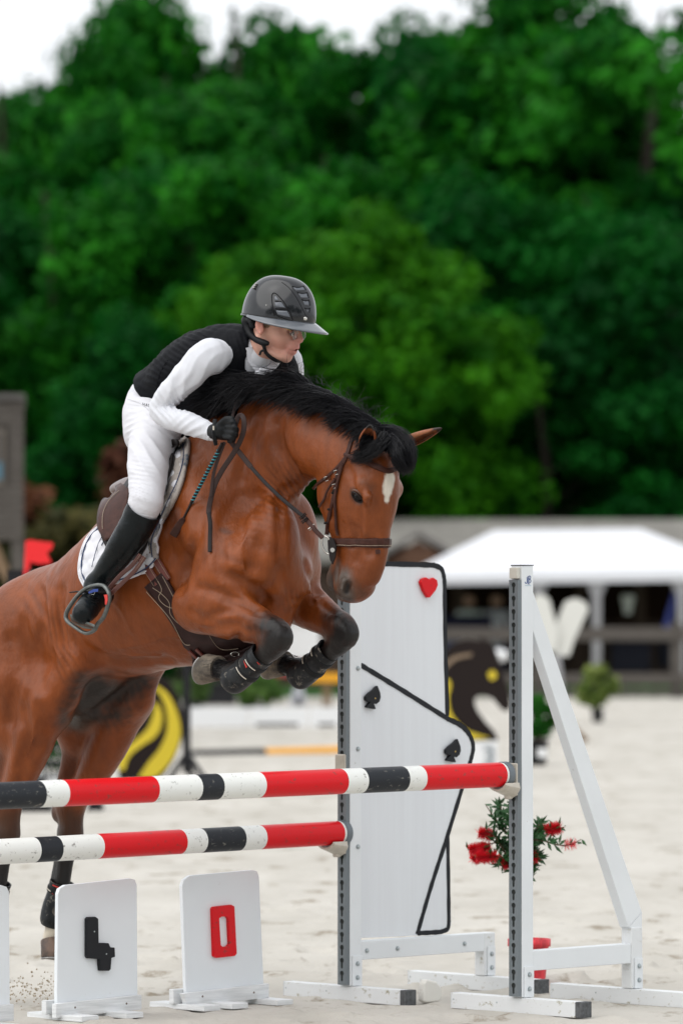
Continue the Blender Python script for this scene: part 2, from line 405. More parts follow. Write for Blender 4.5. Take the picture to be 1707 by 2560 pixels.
# quarters
for s, (hx, hy), (tx, ty), (kx, ky), (ox, oy) in ((-1, (55, 1560), (62, 1700), (118, 1735), (14, 2058)), (1, (190, 1590), (230, 1700), (318, 1750), (172, 2058))):
    hb.chain([(H(hx, hy, .14*s), .155), (H(tx, ty, .17*s), .16), (H(kx, ky, .19*s), .098)], k=.07, col=BAY)
    hb.chain([(H(tx-30, ty+20, .17*s), .13), (H((tx+ox)/2, (ty+oy)/2-60, .18*s), .105)], k=.06, col=BAY)
    hb.chain([(H(kx, ky, .19*s), .095), (H(kx*.62+ox*.38+4, ky*.62+oy*.38, .19*s), .085), (H(kx*.3+ox*.7, ky*.3+oy*.7, .18*s), .058), (H(ox+4, oy-45, .18*s), .046)], k=.05, col=BAY)
    hb.chain([(H(tx-10, ty+90, .18*s), .07), (H(ox-6, oy-110, .18*s), .036), (H(ox-24, oy-34, .18*s), .027)], k=.05, col=BAYD)  # achilles
    bl = BAYD
    hb.chain([(H(ox+6, oy-30, .18*s), .052), (H(ox+8, oy+25, .18*s), .047)], k=.04, col=(.06, .025, .012))
    hb.sph(H(ox-22, oy-18, .18*s), .028, k=.03, col=(.04, .02, .012))
    hb.chain([(H(ox+4, oy+30, .18*s), .042), (H(ox-9, oy+105, .18*s), .033), (H(ox-22, oy+200, .18*s), .034)], k=.03, col=BLK)
    hb.chain([(H(ox-10, oy+20, .18*s), .026), (H(ox-27, oy+110, .18*s), .02), (H(ox-38, oy+190, .18*s), .03)], k=.03, col=BLK)
    hb.chain([(H(ox-27, oy+222, .18*s), .044), (H(ox-38, oy+236, .18*s), .040)], k=.03, col=BLK)
    hb.chain([(H(ox-30, oy+240, .18*s), .036), (H(ox-42, oy+285, .18*s), .037)], k=.02, col=(.62, .56, .46) if s > 0 else BLK)
# loose skin of flank and inner thigh, sheath
hb.chain([(H(195, 1650, -.2), .07), (H(165, 1735, -.17), .05)], k=.09, col=BAY)
hb.chain([(H(380, 1665, .16), .05), (H(345, 1740, .16), .06)], k=.08, col=BAY)
hb.chain([(H(255, 1690, 0), .075), (H(205, 1740, 0), .07)], k=.06, col=(.05, .038, .03))
hb.chain([(H(262, 1700, 0), .035), (H(252, 1722, 0), .02)], k=.03, col=(.05, .04, .035))
hb.chain([(H(215, 1760, .06), .07), (H(200, 1795, .12), .05)], k=.05, col=(.05, .038, .03))
hb.chain([(H(160, 1740, -.08), .06), (H(150, 1790, -.12), .045)], k=.06, col=(.07, .045, .03))
# furrows between the muscles
def furrow(pts, s, r=.012, k=.03):
    hb.chain([(H(x, y, si), r) for (x, y), si in zip(pts, s)], k=k, sub=True)
HD = Frame(H(925, 1090), math.radians(50)); N_ = HD.P
FACE = (.165, .041, .009)
def HN(px, py, a, b, s=0): return (N_(px, py, s), a, b)
hb.rc(H(800, 1110, 0), .12, N_(880, 1150), .12, k=.06, col=BAY)
hb.loft([HN(915, 1105, .085, .075), HN(905, 1165, .150, .098), HN(900, 1224, .172, .106), HN(893, 1268, .165, .092),
         HN(895, 1310, .140, .073), HN(896, 1354, .124, .061), HN(893, 1400, .108, .054), HN(884, 1440, .098, .056), HN(878, 1462, .080, .052)],
        HD.L, k=.05, col=FACE, p=2.5)
hb.ell(N_(838, 1235, -.045), (HD.F*.085, HD.L*.05, Vector((0, 0, .085))), k=.04, col=BAY)        # jowl
hb.ell(N_(838, 1235, .045), (HD.F*.085, HD.L*.05, Vector((0, 0, .085))), k=.04, col=BAY)
hb.sph(N_(906, 1214, -.084), .030, k=.045, col=BAY); hb.sph(N_(985, 1222, .085), .034, k=.035, col=BAY)   # brows
hb.chain([(N_(925, 1245, -.085), .022), (N_(912, 1335, -.055), .016)], k=.04, col=FACE)       # cheek bone
hb.chain([(N_(950, 1180, 0), .05), (N_(945, 1380, 0), .035), (N_(930, 1440, 0), .03)], k=.05, col=FACE)
# muzzle: upper lip, nostrils, chin
hb.ell(N_(868, 1466, -.035), (HD.F*.05, HD.L*.03, Vector((0, 0, .05))), k=.03, col=(.075, .035, .02))
hb.chain([(N_(862, 1450, -.03), .028), (N_(852, 1486, -.01), .022), (N_(870, 1492, .0), .02)], k=.02, col=GRY)
hb.chain([(N_(905, 1462, .02), .05), (N_(888, 1478, .01), .04)], k=.03, col=(.13, .04, .018))
hb.chain([(N_(846, 1405, -.01), .024), (N_(832, 1445, -.0), .026), (N_(832, 1464, 0), .022)], k=.012, col=GRY)
hb.chain([(N_(840, 1420, -.06), .006), (N_(838, 1450, -.06), .007), (N_(838, 1480, -.05), .006)], k=.012, sub=True)
def hmesh():
    furrow([(700, 1300), (697, 1360), (700, 1420), (690, 1470)], [0.02]*4, .0, .03)
hb_extra = [
 # (pixel path, side, radius)
]
t_ = __import__('time').time()
def surf_furrow(tree, pts, r, k, depth=.0):
    q = []
    for x, y in pts:
        h = hit(tree, x, y, 0)
        if h: q.append((h[0]+h[1]*(r-depth), r))
    if len(q) > 1: hb.chain(q, k=k, sub=True)
tb = SDF(); tb.pr = [p for p in hb.pr[:TRUNK_N]]; pre = tb.mesh('pre', .016); TRUNK = bvh(pre); bpy.data.meshes.remove(pre)
pre = hb.mesh('pre', .014, smooth_it=0); TREE = bvh(pre); bpy.data.meshes.remove(pre)
e_, n__ = hit(TREE, 893, 1243); hb.sph(e_+n__*.004, .020, k=.014, sub=True); EYEP = (e_, n__)
for x, y, dz in ((864, 1454, 0), (862, 1472, 0)):                     # nostril: rim, then the opening
    q = hit(TREE, x, y, .0); hb.sph(q[0]+q[1]*.002, .017, k=.012, col=GRY)
q0, q1 = hit(TREE, 872, 1461, 0), hit(TREE, 866, 1480, 0)
hb.chain([(q0[0]+q0[1]*.002, .013), (q1[0]+q1[1]*.002, .015)], k=.010, sub=True)
q0, q1 = hit(TREE, 846, 1420, 0), hit(TREE, 842, 1462, 0); hb.chain([(q0[0], .005), (hit(TREE, 843, 1440, 0)[0], .006), (q1[0], .007), ((hit(TREE, 846, 1482, 0) or q1)[0], .008)], k=.012, sub=True)
for pts, r, k, dp in [
    ([(704, 1240), (698, 1300), (697, 1360), (700, 1430), (680, 1470)], .012, .03, .006),      # between the breast muscles
    ([(700, 1430), (720, 1475), (735, 1500)], .010, .03, .010),
    ([(585, 1440), (625, 1462), (650, 1480), (665, 1500)], .013, .03, .012),                    # breast and forearm
    ([(545, 1400), (555, 1440), (600, 1450)], .012, .04, .006),
    ([(455, 1470), (470, 1420), (490, 1350), (500, 1280)], .012, .05, .006),                    # edge of the shoulder
    ([(740, 1215), (712, 1225), (690, 1250)], .012, .03, .010),
    ([(770, 1200), (745, 1190), (715, 1160), (690, 1110)], .014, .05, .008),                  # jugular groove
    ([(520, 1545), (590, 1520), (645, 1535)], .008, .03, .004),
    ([(510, 1575), (580, 1572), (650, 1585)], .007, .025, .004),
    ([(560, 1505), (600, 1500), (650, 1520)], .007, .025, .003),
    ([(152, 1480), (150, 1550), (160, 1620), (165, 1660)], .014, .05, .009),                    # flank
    ([(60, 1560), (75, 1640), (70, 1720), (48, 1800)], .012, .05, .005),
    ([(95, 1860), (60, 1930), (40, 1990)], .010, .04, .005),
    ([(745, 1500), (790, 1505), (830, 1530)], .008, .03, .004),
    ([(795, 1480), (775, 1440), (765, 1410)], .010, .03, .008),
    ([(822, 1200), (815, 1240), (825, 1290)], .008, .03, .004),                                   # behind the jaw
    ([(925, 1260), (905, 1340), (890, 1400)], .008, .03, .004),
    ([(560, 1640), (600, 1590)], .008, .03, .004),
    ([(640, 1075), (615, 1130), (600, 1200)], .014, .05, .009), ([(690, 1060), (700, 1120), (730, 1165)], .014, .05, .008),
    ([(600, 1240), (560, 1300), (548, 1380), (560, 1430)], .013, .045, .008), ([(640, 1240), (655, 1300), (650, 1360), (630, 1420)], .013, .05, .007),
    ([(500, 1470), (540, 1480), (590, 1500), (630, 1520)], .009, .03, .007), ([(480, 1530), (530, 1560), (600, 1560)], .008, .03, .005),
    ([(100, 1480), (110, 1560), (95, 1640), (100, 1720)], .013, .05, .008), ([(30, 1600), (40, 1700), (25, 1800)], .013, .05, .007),
    ([(190, 1600), (240, 1640), (330, 1655), (420, 1650)], .012, .05, .006), ([(60, 1780), (70, 1850), (50, 1920)], .010, .04, .006),
    ([(905, 1270), (900, 1320), (880, 1360)], .008, .03, .005), ([(870, 1170), (880, 1200), (885, 1220)], .007, .025, .004), ([(940, 1230), (935, 1300), (925, 1380)], .010, .04, .006),
]: surf_furrow(TREE, pts, r, k, dp)
for pts in ([(770, 1470), (790, 1500), (800, 1530)], [(300, 1620), (360, 1610), (420, 1590), (460, 1600)], [(330, 1640), (400, 1640)], [(90, 1800), (80, 1860), (60, 1900)], [(620, 1330), (600, 1380), (610, 1420)], [(250, 1480), (300, 1520), (330, 1580)]):   # veins
    q = [hit(TREE, x, y, 0) for x, y in pts]; q = [(h[0]-h[1]*.0015, .0042) for h in q if h]
    if len(q) > 1: hb.chain(q, k=.012, col=BAY)
me, V, C = hb.mesh('horse_body', .0072, cols=True, base=BAY, smooth_it=1)
TREE = bvh(me)
nv = len(me.vertices)
def wob(V, sc, seed=0):
    R = np.random.default_rng(seed); out = np.zeros(len(V))
    for i in range(7):
        d = R.normal(size=3); d /= np.linalg.norm(d); out += np.sin(V@d*sc*(1+.35*i)+R.random()*6)
    return out/4
def paint(C, V, c, r, col, soft, amt=1.0):
    d = np.linalg.norm(V-np.array(c), axis=1)+wob(V, 60, 3)*soft*.3
    w = np.clip((r-d)/soft, 0, 1)[:, None]*amt; return C*(1-w)+np.array(col)*w
# dapples, shade painted into the folds, blaze, eye rims, muzzle
C *= (1+.10*wob(V, 14, 1))[:, None]
def paint_path(C, pts, r, col, soft, amt=1.0):
    P = []
    for p in spline(pts, 4):
        h = hit(TREE, p[0], p[1], 0)
        if h: P.append(np.array(h[0]))
    D = np.full(len(V), 9.0)
    for p in P: D = np.minimum(D, np.linalg.norm(V-p, axis=1))
    w = np.clip((r-D-wob(V, 80, 4)*soft*.16)/soft, 0, 1)[:, None]*amt; return C*(1-w)+np.array(col)*w
for pts, r, col, soft, amt in [
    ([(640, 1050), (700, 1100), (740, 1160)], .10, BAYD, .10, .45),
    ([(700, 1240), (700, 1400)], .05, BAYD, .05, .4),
    ([(675, 1560), (700, 1585)], .125, BLK, .11, 1), ([(700, 1600), (695, 1625), (680, 1645)], .075, BLK, .03, 1), ([(868, 1590), (862, 1620), (848, 1640)], .075, BLK, .03, 1),
    ([(848, 1545), (868, 1570)], .12, BLK, .11, 1),
    ([(555, 1325), (575, 1332)], .02, BLK, .02, .6),
    ([(860, 1440), (850, 1480), (870, 1490)], .05, GRY, .04, .9), ([(845, 1410), (840, 1450)], .03, GRY, .03, .9),
    ([(885, 1470), (905, 1485)], .04, (.06, .035, .025), .05, .6),
    ([(884, 1235), (900, 1248)], .030, (.03, .018, .013), .02, .9),
    ([(905, 1205), (925, 1215)], .03, (.08, .035, .02), .03, .5),
    ([(385, 1700), (380, 1760), (350, 1820)], .03, (.25, .09, .04), .03, .5),
    ([(110, 1930), (70, 1990), (55, 2040)], .0, BLK, .05, .7),
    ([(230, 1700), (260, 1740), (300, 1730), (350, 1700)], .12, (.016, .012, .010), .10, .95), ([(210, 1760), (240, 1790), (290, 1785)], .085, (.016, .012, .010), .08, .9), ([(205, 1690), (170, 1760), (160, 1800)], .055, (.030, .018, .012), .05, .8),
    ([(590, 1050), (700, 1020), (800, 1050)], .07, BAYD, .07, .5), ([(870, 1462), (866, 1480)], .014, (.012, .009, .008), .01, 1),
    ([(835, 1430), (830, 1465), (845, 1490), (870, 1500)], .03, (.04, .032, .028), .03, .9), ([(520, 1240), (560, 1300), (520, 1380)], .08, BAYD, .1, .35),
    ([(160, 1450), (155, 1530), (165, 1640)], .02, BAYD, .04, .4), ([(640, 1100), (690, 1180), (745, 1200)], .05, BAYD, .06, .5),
]: C = paint_path(C, pts, r, col, soft, amt)
WB = (.60, .55, .47)
C = paint_path(C, [(976, 1196), (972, 1212)], .029, WB, .008, 1)
C = paint_path(C, [(972, 1212), (969, 1228)], .024, WB, .008, 1)
C = paint_path(C, [(969, 1228), (967, 1250)], .0145, WB, .007, 1)
C = np.clip(C, .004, 1)
NRM = np.zeros(nv*3, np.float32); me.vertices.foreach_get('normal', NRM); NRM = NRM.reshape(-1, 3)
disp = np.zeros(nv)
def ripples(x, y, r, wl, amp, dr, seed):
    q = hit(TREE, x, y, 0)
    if q is None: return
    d = V-np.array(q[0]); w = np.exp(-(d*d).sum(1)/(r*r)); dv = np.array(dr, float); dv /= np.linalg.norm(dv); ph = V@dv*2*PI/wl+2.2*wob(V, 16, seed)
    disp[:] += w*amp*(.7*np.sin(ph)+.3*np.abs(np.sin(ph*.5+1)))
for a in [(735, 1190, .07, .020, .0026, (.9, 0, .5), 1), (700, 1230, .08, .022, .0026, (.7, .2, .7), 2), (660, 1250, .07, .026, .0009, (.5, 0, .8), 3), (640, 1310, .06, .028, .0006, (.2, 0, 1), 4),
          (770, 1200, .05, .018, .002, (1, 0, .2), 5), (690, 1280, .05, .024, .0010, (.3, 0, 1), 6), (600, 1480, .06, .03, .0008, (.4, 0, 1), 7), (725, 1500, .05, .02, .0016, (1, 0, .2), 8),
          (155, 1560, .09, .030, .0022, (1, -.3, .15), 9), (165, 1650, .07, .026, .0022, (.8, 0, .5), 10), (100, 1500, .10, .05, .002, (.7, 0, .7), 11), (620, 1530, .09, .035, .0008, (.25, 0, 1), 12), (600, 1400, .12, .09, .002, (.5, 0, .8), 13)]: ripples(*a)
V += NRM*disp[:, None]; me.vertices.foreach_set('co', V.astype(np.float32).ravel()); me.update()
C *= (1-np.clip(-disp/.004, -.25, .5)*.5)[:, None]; C = np.clip(C, .004, 1)  # painted shade: coat tinted darker in the ripple troughs, lighter on the crests
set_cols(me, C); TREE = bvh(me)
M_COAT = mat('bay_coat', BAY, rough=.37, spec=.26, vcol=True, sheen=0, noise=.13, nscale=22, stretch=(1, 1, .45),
             bump=[(30, .22, .02, (1, 1, .7)), (110, .35, .004, (1, 1, .3), (0, .6, 0)), (260, .3, .002, (1, 1, .2), (0, .4, 0))])
HORSE = thing('horse', H(250, 2300, 0), 'bay horse with black mane, white star and tucked forelegs clearing the striped poles', 'horse')
body = new_obj('body', me, M_COAT, HORSE)
print('horse', len(me.vertices), __import__('time').time()-t_)
# ================================================================== SETTING
M_SAND = mat('sand', (.425, .402, .358), rough=.95, spec=.15, nscale=1.3, col2=(.51, .487, .443), stretch=(1, .35, 1),
             bump=[(3.5, .5, .05, (1, .5, 1)), (22, .55, .015), (160, .5, .004)], dirt=((.25, .215, .165), 3.4, .56, (1, .5, 1)))
def sand_h(X, Y):
    f = np.clip((34-Y)/14, 0, 1)*.9+.1
    h = .010*np.sin(X*5.1+2*np.sin(Y*1.7))*np.sin(Y*3.9+1.5*np.sin(X*2.3))+.006*np.sin(X*13+Y*4)*np.sin(Y*11-X*3)
    R = np.random.default_rng(11)
    for i in range(330):                  # hoof prints and kicked-up lips of sand
        y = 17.5+18*R.random()**1.4; x = (R.random()*2-1)*(y*.075+.8); r = .05+.07*R.random(); a = R.random()*6.3
        dx = X-x; dy = Y-y; q = (dx*np.cos(a)+dy*np.sin(a))/(r*1.4); w = (-dx*np.sin(a)+dy*np.cos(a))/r
        e = q*q+w*w; m = e < 9
        h[m] += (-.030*np.exp(-e[m]*1.4)+.024*np.exp(-(np.sqrt(e[m])-1.5)**2*5)*(q[m] > -.2))
    return h*f*(.75-.4*np.exp(-((Y-20.2)/1.1)**2))-.011
def ground_sheet():
    ys = np.concatenate([np.linspace(8, 17.6, 30), np.linspace(17.65, 27, 430), np.linspace(27.1, 45, 200), np.geomspace(45.3, 86, 50)])
    us = np.linspace(-1, 1, 330); Yg, U = np.meshgrid(ys, us, indexing='ij'); Xg = U*(Yg*.074+.5)
    Zg = sand_h(Xg.ravel(), Yg.ravel()).reshape(Xg.shape)
    n1, n2 = Xg.shape; V = np.stack([Xg, Yg, Zg], -1).reshape(-1, 3)
    i = np.arange(n1-1)[:, None]*n2+np.arange(n2-1)[None]; F = np.stack([i, i+1, i+n2+1, i+n2], -1).reshape(-1, 4)
    me = bpy.data.meshes.new('sand_arena'); me.from_pydata(V.tolist(), [], F.tolist()); me.polygons.foreach_set('use_smooth', np.ones(len(F), bool))
    return new_obj('sand_arena', me, M_SAND)
tag(ground_sheet(), kind='structure')
g = MB(); g.add([(-60, -25, -.03), (60, -25, -.03), (60, 87, -.03), (-60, 87, -.03)], [(0, 1, 2, 3)])
tag(g.build('ground', M_SAND), kind='structure')
M_GRASS = mat('grass', (.05, .10, .022), rough=.9, nscale=2, col2=(.10, .13, .04), bump=[(12, .8, .1)])
g = MB(); g.add([(-500, 87, -.03), (500, 87, -.03), (500, 1200, -.03), (-500, 1200, -.03)], [(0, 1, 2, 3)])
tag(g.build('meadow', M_GRASS), kind='structure')
g = MB(); rg = random.Random(3)
for i in range(300):                    # clods thrown up by the hind feet
    x0, y0 = gnd(95, 2500)[:2]; a = rg.random()
    x = x0+rg.gauss(0, .10); y = y0+rg.gauss(0, .25); z = abs(rg.gauss(0, .05)) if i < 330 else abs(rg.gauss(.25, .3)); r = rg.uniform(.0015, .0055) if i < 290 else rg.uniform(.0015, .003)
    x += rg.uniform(-.1, .15) if i > 150 else 0
    vs = [Vector((x, y, z))+Vector(v).normalized()*r*rg.uniform(.6, 1.3) for v in ((1, 0, 0), (-1, 0, 0), (0, 1, 0), (0, -1, 0), (0, 0, 1), (0, 0, -1))]
    g.add(vs, [(0,2,4), (2,1,4), (1,3,4), (3,0,4), (2,0,5), (1,2,5), (3,1,5), (0,3,5)])
tag(g.build('thrown_sand', mat('wet_sand', (.33, .27, .19), rough=.95), fix=False), 'spray of damp sand clods thrown up behind the board with the black four', 'sand', kind='stuff')

# ------------------------------------------------------------------ foliage
def leaf_cloud(name, clumps, per, leaf, seed, cols, m, parent=None, flat=.75):
    R = np.random.default_rng(seed); n = len(clumps)*per
    cen = np.repeat(np.array([c[:3] for c in clumps]), per, 0); rad = np.repeat(np.array([c[3] for c in clumps]), per)
    d = R.normal(size=(n, 3)); d /= np.linalg.norm(d, axis=1)[:, None]
    rr = R.random(n)**.45; P = cen+d*(rad*rr)[:, None]*np.array([1, 1, flat])
    nrm = d*.6+R.normal(size=(n, 3))*.5+np.array([0, 0, .5]); nrm /= np.linalg.norm(nrm, axis=1)[:, None]
    u = np.cross(nrm, R.normal(size=(n, 3))); u /= np.linalg.norm(u, axis=1)[:, None]; w = np.cross(nrm, u)
    s = leaf*(.6+.8*R.random(n))[:, None]
    V = np.stack([P-u*s, P+w*s*.55, P+u*s, P-w*s*.55], 1).reshape(-1, 3)
    me = bpy.data.meshes.new(name); F = np.arange(4*n, dtype=np.int32)
    me.vertices.add(4*n); me.vertices.foreach_set('co', V.astype(np.float32).ravel()); me.loops.add(4*n); me.loops.foreach_set('vertex_index', F)
    me.polygons.add(n); me.polygons.foreach_set('loop_start', F[::4].copy()); me.update(calc_edges=True)
    cl = R.random(len(clumps)); t = np.clip(np.repeat(cl, per)+.25*R.normal(size=n), 0, 1)[:, None]
    C = np.array(cols[0])*(1-t)+np.array(cols[1])*t; set_cols(me, np.repeat(C, 4, 0)); me.materials.append(m)
    return me
def leafmat(name, tr=.35):
    m = bpy.data.materials.new(name); m.use_nodes = True; N = m.node_tree.nodes; Lk = m.node_tree.links
    b = N['Principled BSDF']; b.inputs['Roughness'].default_value = .55; b.inputs['Specular IOR Level'].default_value = .06
    a = N.new('ShaderNodeAttribute'); a.attribute_name = 'Col'; Lk.new(a.outputs['Color'], b.inputs['Base Color'])
    t = N.new('ShaderNodeBsdfTranslucent'); Lk.new(a.outputs['Color'], t.inputs['Color']); mxs = N.new('ShaderNodeMixShader'); mxs.inputs[0].default_value = tr
    Lk.new(b.outputs[0], mxs.inputs[1]); Lk.new(t.outputs[0], mxs.inputs[2]); Lk.new(mxs.outputs[0], N['Material Output'].inputs['Surface'])
    return m
M_LEAF = leafmat('leaves'); M_BARK = mat('bark', (.03, .026, .02), rough=.9, bump=[(14, .7, .03, (1, 1, .3))])
def crown_clumps(seed, w, h, n, lobes=7):
    R = random.Random(seed); out = []
    lb = [(R.uniform(-.6, .6)*w, R.uniform(-.6, .6)*w, h*(.38+.5*i/lobes), w*R.uniform(.30, .5)*(1.15-.55*i/lobes)) for i in range(lobes)]
    for i in range(n):
        l = lb[i % lobes]; a = R.uniform(0, 6.28); e = R.uniform(-.5, 1.3)
        out.append((l[0]+l[3]*math.cos(a)*math.cos(e), l[1]+l[3]*math.sin(a)*math.cos(e), l[2]+l[3]*.85*math.sin(e), R.uniform(.45, 1.0)*w/4))
    return out
GRN = ((.003, .066, .005), (.026, .205, .011)); GRD = ((.002, .044, .007), (.007, .11, .010)); GRL = ((.010, .085, .003), (.046, .205, .006))
CROWNS = [leaf_cloud('crown', crown_clumps(i+20, 4.6, 12, 110, 9), 230, .155, i, (GRN, GRN, GRD, GRL)[i], M_LEAF) for i in range(4)]
RD_ = random.Random(77); dm = []
for i in range(190):
    a = RD_.uniform(0, 6.28); e = math.asin(RD_.uniform(-.35, 1)); q = RD_.uniform(.62, 1.0); dm.append((4.3*q*math.cos(a)*math.cos(e), 4.3*q*math.sin(a)*math.cos(e), 6.4+5.6*q*math.sin(e)+(.4 if math.sin(3*a) > 0 else -.2), RD_.uniform(.55, 1.1)))
CROWNS.append(leaf_cloud('crown', dm, 190, .15, 78, GRL, M_LEAF))
def trunk_mesh(seed, h):
    b = MB(); R = random.Random(seed)
    b.tube([(0, 0, -.1), (R.uniform(-.1, .1), 0, h*.3), (R.uniform(-.3, .3), R.uniform(-.2, .2), h*.62), (R.uniform(-.3, .3), 0, h*.9)], [.28, .21, .13, .04], 9)
    for k in range(7):
        a = R.uniform(0, 6.28); z = h*R.uniform(.3, .6); L_ = R.uniform(1.0, 2.0)
        b.tube([(0, 0, z), (math.cos(a)*L_*.5, math.sin(a)*L_*.5, z+L_*.35), (math.cos(a)*L_, math.sin(a)*L_, z+L_*.8)], [.07, .04, .015], 6)
    me = b.mesh('trunk'); me.materials.append(M_BARK); return me
TRUNKS = [trunk_mesh(i, 12) for i in range(3)]
def ztop(me_):
    v = np.zeros(len(me_.vertices)*3, np.float32); me_.vertices.foreach_get('co', v); return float(np.percentile(v[2::3], 99.8))
ZM = [ztop(c) for c in CROWNS]
TREES = [  # px of the trunk, py of the top, distance, width factor, crown kind, what marks it
 (15, 185, 104, .9, 0, 'leftmost tall green tree, its thin crown top letting the sky through'),
 (215, 185, 112, .9, 0, 'green tree behind the grey hut with a ragged crown'),
 (405, 85, 108, .7, 1, 'tree with sparse top twigs left of the highest crown of the middle group'),
 (600, -15, 112, .95, 0, 'tall tree above the helmet, the highest of the middle group'),
 (900, 60, 116, .75, 1, 'slim-topped tree between the tallest middle tree and the small rounded one'),
 (1045, 105, 112, .75, 2, 'darker rounded tree just left of the gap in the treetops'),
 (1195, 300, 118, .7, 2, 'dark lower tree standing in the gap of the treetops'),
 (1425, 75, 106, .9, 0, 'tree at the right of the gap with a sloping left side'),
 (1640, -90, 102, 1.1, 1, 'very tall tree cut off by the right end of the view'),
 (130, 420, 98, 1.05, 2, 'dark tree behind the grey hut, lower than its neighbours'),
 (480, 430, 97, 1.0, 0, 'mid green tree behind the rider\'s back'),
 (1180, 480, 99, 1.0, 2, 'dark tree right of the bright rounded tree'),
 (1480, 420, 97, 1.15, 2, 'dark tree above the white marquee'),
 (1680, 520, 95, 1.0, 2, 'dark tree at the far right above the barn roof'),
 (800, 300, 104, 1.1, 1, 'green tree rising right behind the bright rounded tree'),
 (1330, 260, 104, 1.0, 0, 'mid green tree under the sloping crown on the right'),
 (300, 260, 103, 1.0, 1, 'green tree in the second row left of the rider'),
 (905, 545, 90, .88, 4, 'bright yellow-green domed tree behind the horse\'s head, in front of the forest'),
 (600, 640, 92, .62, 4, 'smaller bright green tree behind the rider\'s back and helmet'),
 (720, 420, 101, 1.0, 1, 'mid green tree rising directly above the helmet, behind the bright ones'),
 (1250, 640, 98, .9, 1, 'mid green tree between the bright dome and the right end'),
 (300, 560, 98, .9, 1, 'mid green tree left of the rider\'s back'),
 (-90, 560, 96, 1.0, 2, 'dark tree cut off by the left end of the view'),
 (330, 800, 92, .8, 2, 'small dark tree behind the rider\'s hips'),
 (1350, 900, 92, .95, 2, 'low dark tree over the barn roof, between the horse and the right end'),
]
for i, (px, py, Y, wf, kd, lb) in enumerate(TREES):
    Y += 10
    top = at(px, py, Y); r = thing('tree', (top.x, Y, 0), lb, 'tree', 'trees of the wood behind the arena')
    c = bpy.data.objects.new('crown', CROWNS[kd]); COL.objects.link(c); c.parent = r
    t = bpy.data.objects.new('trunk', TRUNKS[i % 3]); COL.objects.link(t); t.parent = r
    k = top.z/ZM[kd]; r.scale = (wf*(.55+.45*k), wf*(.55+.45*k), k); r.rotation_euler.z = i*2.1
BEH = ('far left', 'second from the left', 'third from the left', 'left of the middle', 'middle', 'right of the middle', 'third from the right', 'second from the right', 'far right')
for i, x in enumerate((-34, -24, -15, -7, 1, 9, 18, 27, 37)):
    r = thing('tree', (x, -14-3*(i % 3), 0), f'{BEH[i]} tree of the row behind the photographer, only mirrored darkly', 'tree', 'trees behind the photographer')
    c = bpy.data.objects.new('crown', CROWNS[2]); COL.objects.link(c); c.parent = r
    t = bpy.data.objects.new('trunk', TRUNKS[i % 3]); COL.objects.link(t); t.parent = r
    r.scale = (1.5, 1.5, (1.0, 1.25, .85, 1.1)[i % 4]); r.rotation_euler.z = i*1.3
R_ = random.Random(5)
fc = [(R_.uniform(-22, 22), R_.uniform(132, 144), R_.uniform(0, 13.2), R_.uniform(1, 2.2)) for _ in range(640)]+[(R_.uniform(-18, 18), R_.uniform(108, 118), R_.uniform(-.2, 4.5), R_.uniform(.8, 1.5)) for _ in range(260)]
me_w = leaf_cloud('far_wood', fc, 60, .42, 9, GRD, M_LEAF); tag(new_obj('far_wood', me_w), 'dark mass of forest foliage filling the gaps behind the trees', 'forest', kind='stuff')
M_LEAF2 = leafmat('shrub_leaves')
me_s = [leaf_cloud('crown', crown_clumps(50+i, 1.6, 3.2, 40, 5), 90, .10, 60+i, c, M_LEAF2) for i, c in enumerate([((.06, .022, .014), (.15, .06, .03)), ((.03, .035, .015), (.09, .08, .025)), ((.03, .012, .014), (.06, .03, .02))])]
for i, (px, py, Y, lb) in enumerate([(118, 1120, 80, 'reddish brown shrub beside the grey hut'), (190, 1250, 78, 'olive brown shrub above the horse\'s croup'), (270, 1190, 82, 'dark purple-brown shrub left of the saddle'), (30, 1290, 77, 'low olive shrub behind the red flag')]):
    top = at(px, py, Y); r = thing('shrub', (top.x, Y, 0), lb, 'shrub', 'brownish shrubs at the edge of the wood')
    c = new_obj('crown', me_s[(0, 1, 2, 1)[i]]); c.parent = r; k = top.z/ztop(me_s[(0, 1, 2, 1)[i]]); r.scale = (1.25, 1.25, k); r.rotation_euler.z = i
    st = MB(); [st.tube([(0, 0, 0), (.3*math.cos(a), .3*math.sin(a), 1), (.8*math.cos(a), .8*math.sin(a), 2.2)], [.04, .03, .01], 5) for a in (0, 1.3, 2.6, 4, 5.2)]; s_ = st.build('stem', M_BARK); s_.parent = r
# ------------------------------------------------------------------ barns, hut, marquee, fence
M_ROOF = mat('roof_sheet', (.23, .222, .20), rough=.85, spec=.15, nscale=.8, col2=(.17, .163, .148), dirt=((.15, .14, .12), 1.2, .6))
M_WOODD = mat('dark_wood', (.06, .035, .022), rough=.85, nscale=6, col2=(.035, .022, .016), stretch=(8, 8, .5))
M_WOODG = mat('grey_wood', (.105, .095, .085), rough=.9, spec=.2, nscale=5, col2=(.07, .062, .055), stretch=(1, 1, 9), bump=[(40, .5, .004, (1, 1, 8))])
M_BLACKI = mat('black_cloth', (.012, .013, .02), rough=.9)
M_WHITEC = mat('marquee_cloth', (.66, .67, .70), rough=.55, spec=.3, bump=[(.8, .3, .1)])
def X_(px, Y): return (px-CX)/FPX*Y
def Z_(py, Y): return ZC-(py-HY)/FPX*Y
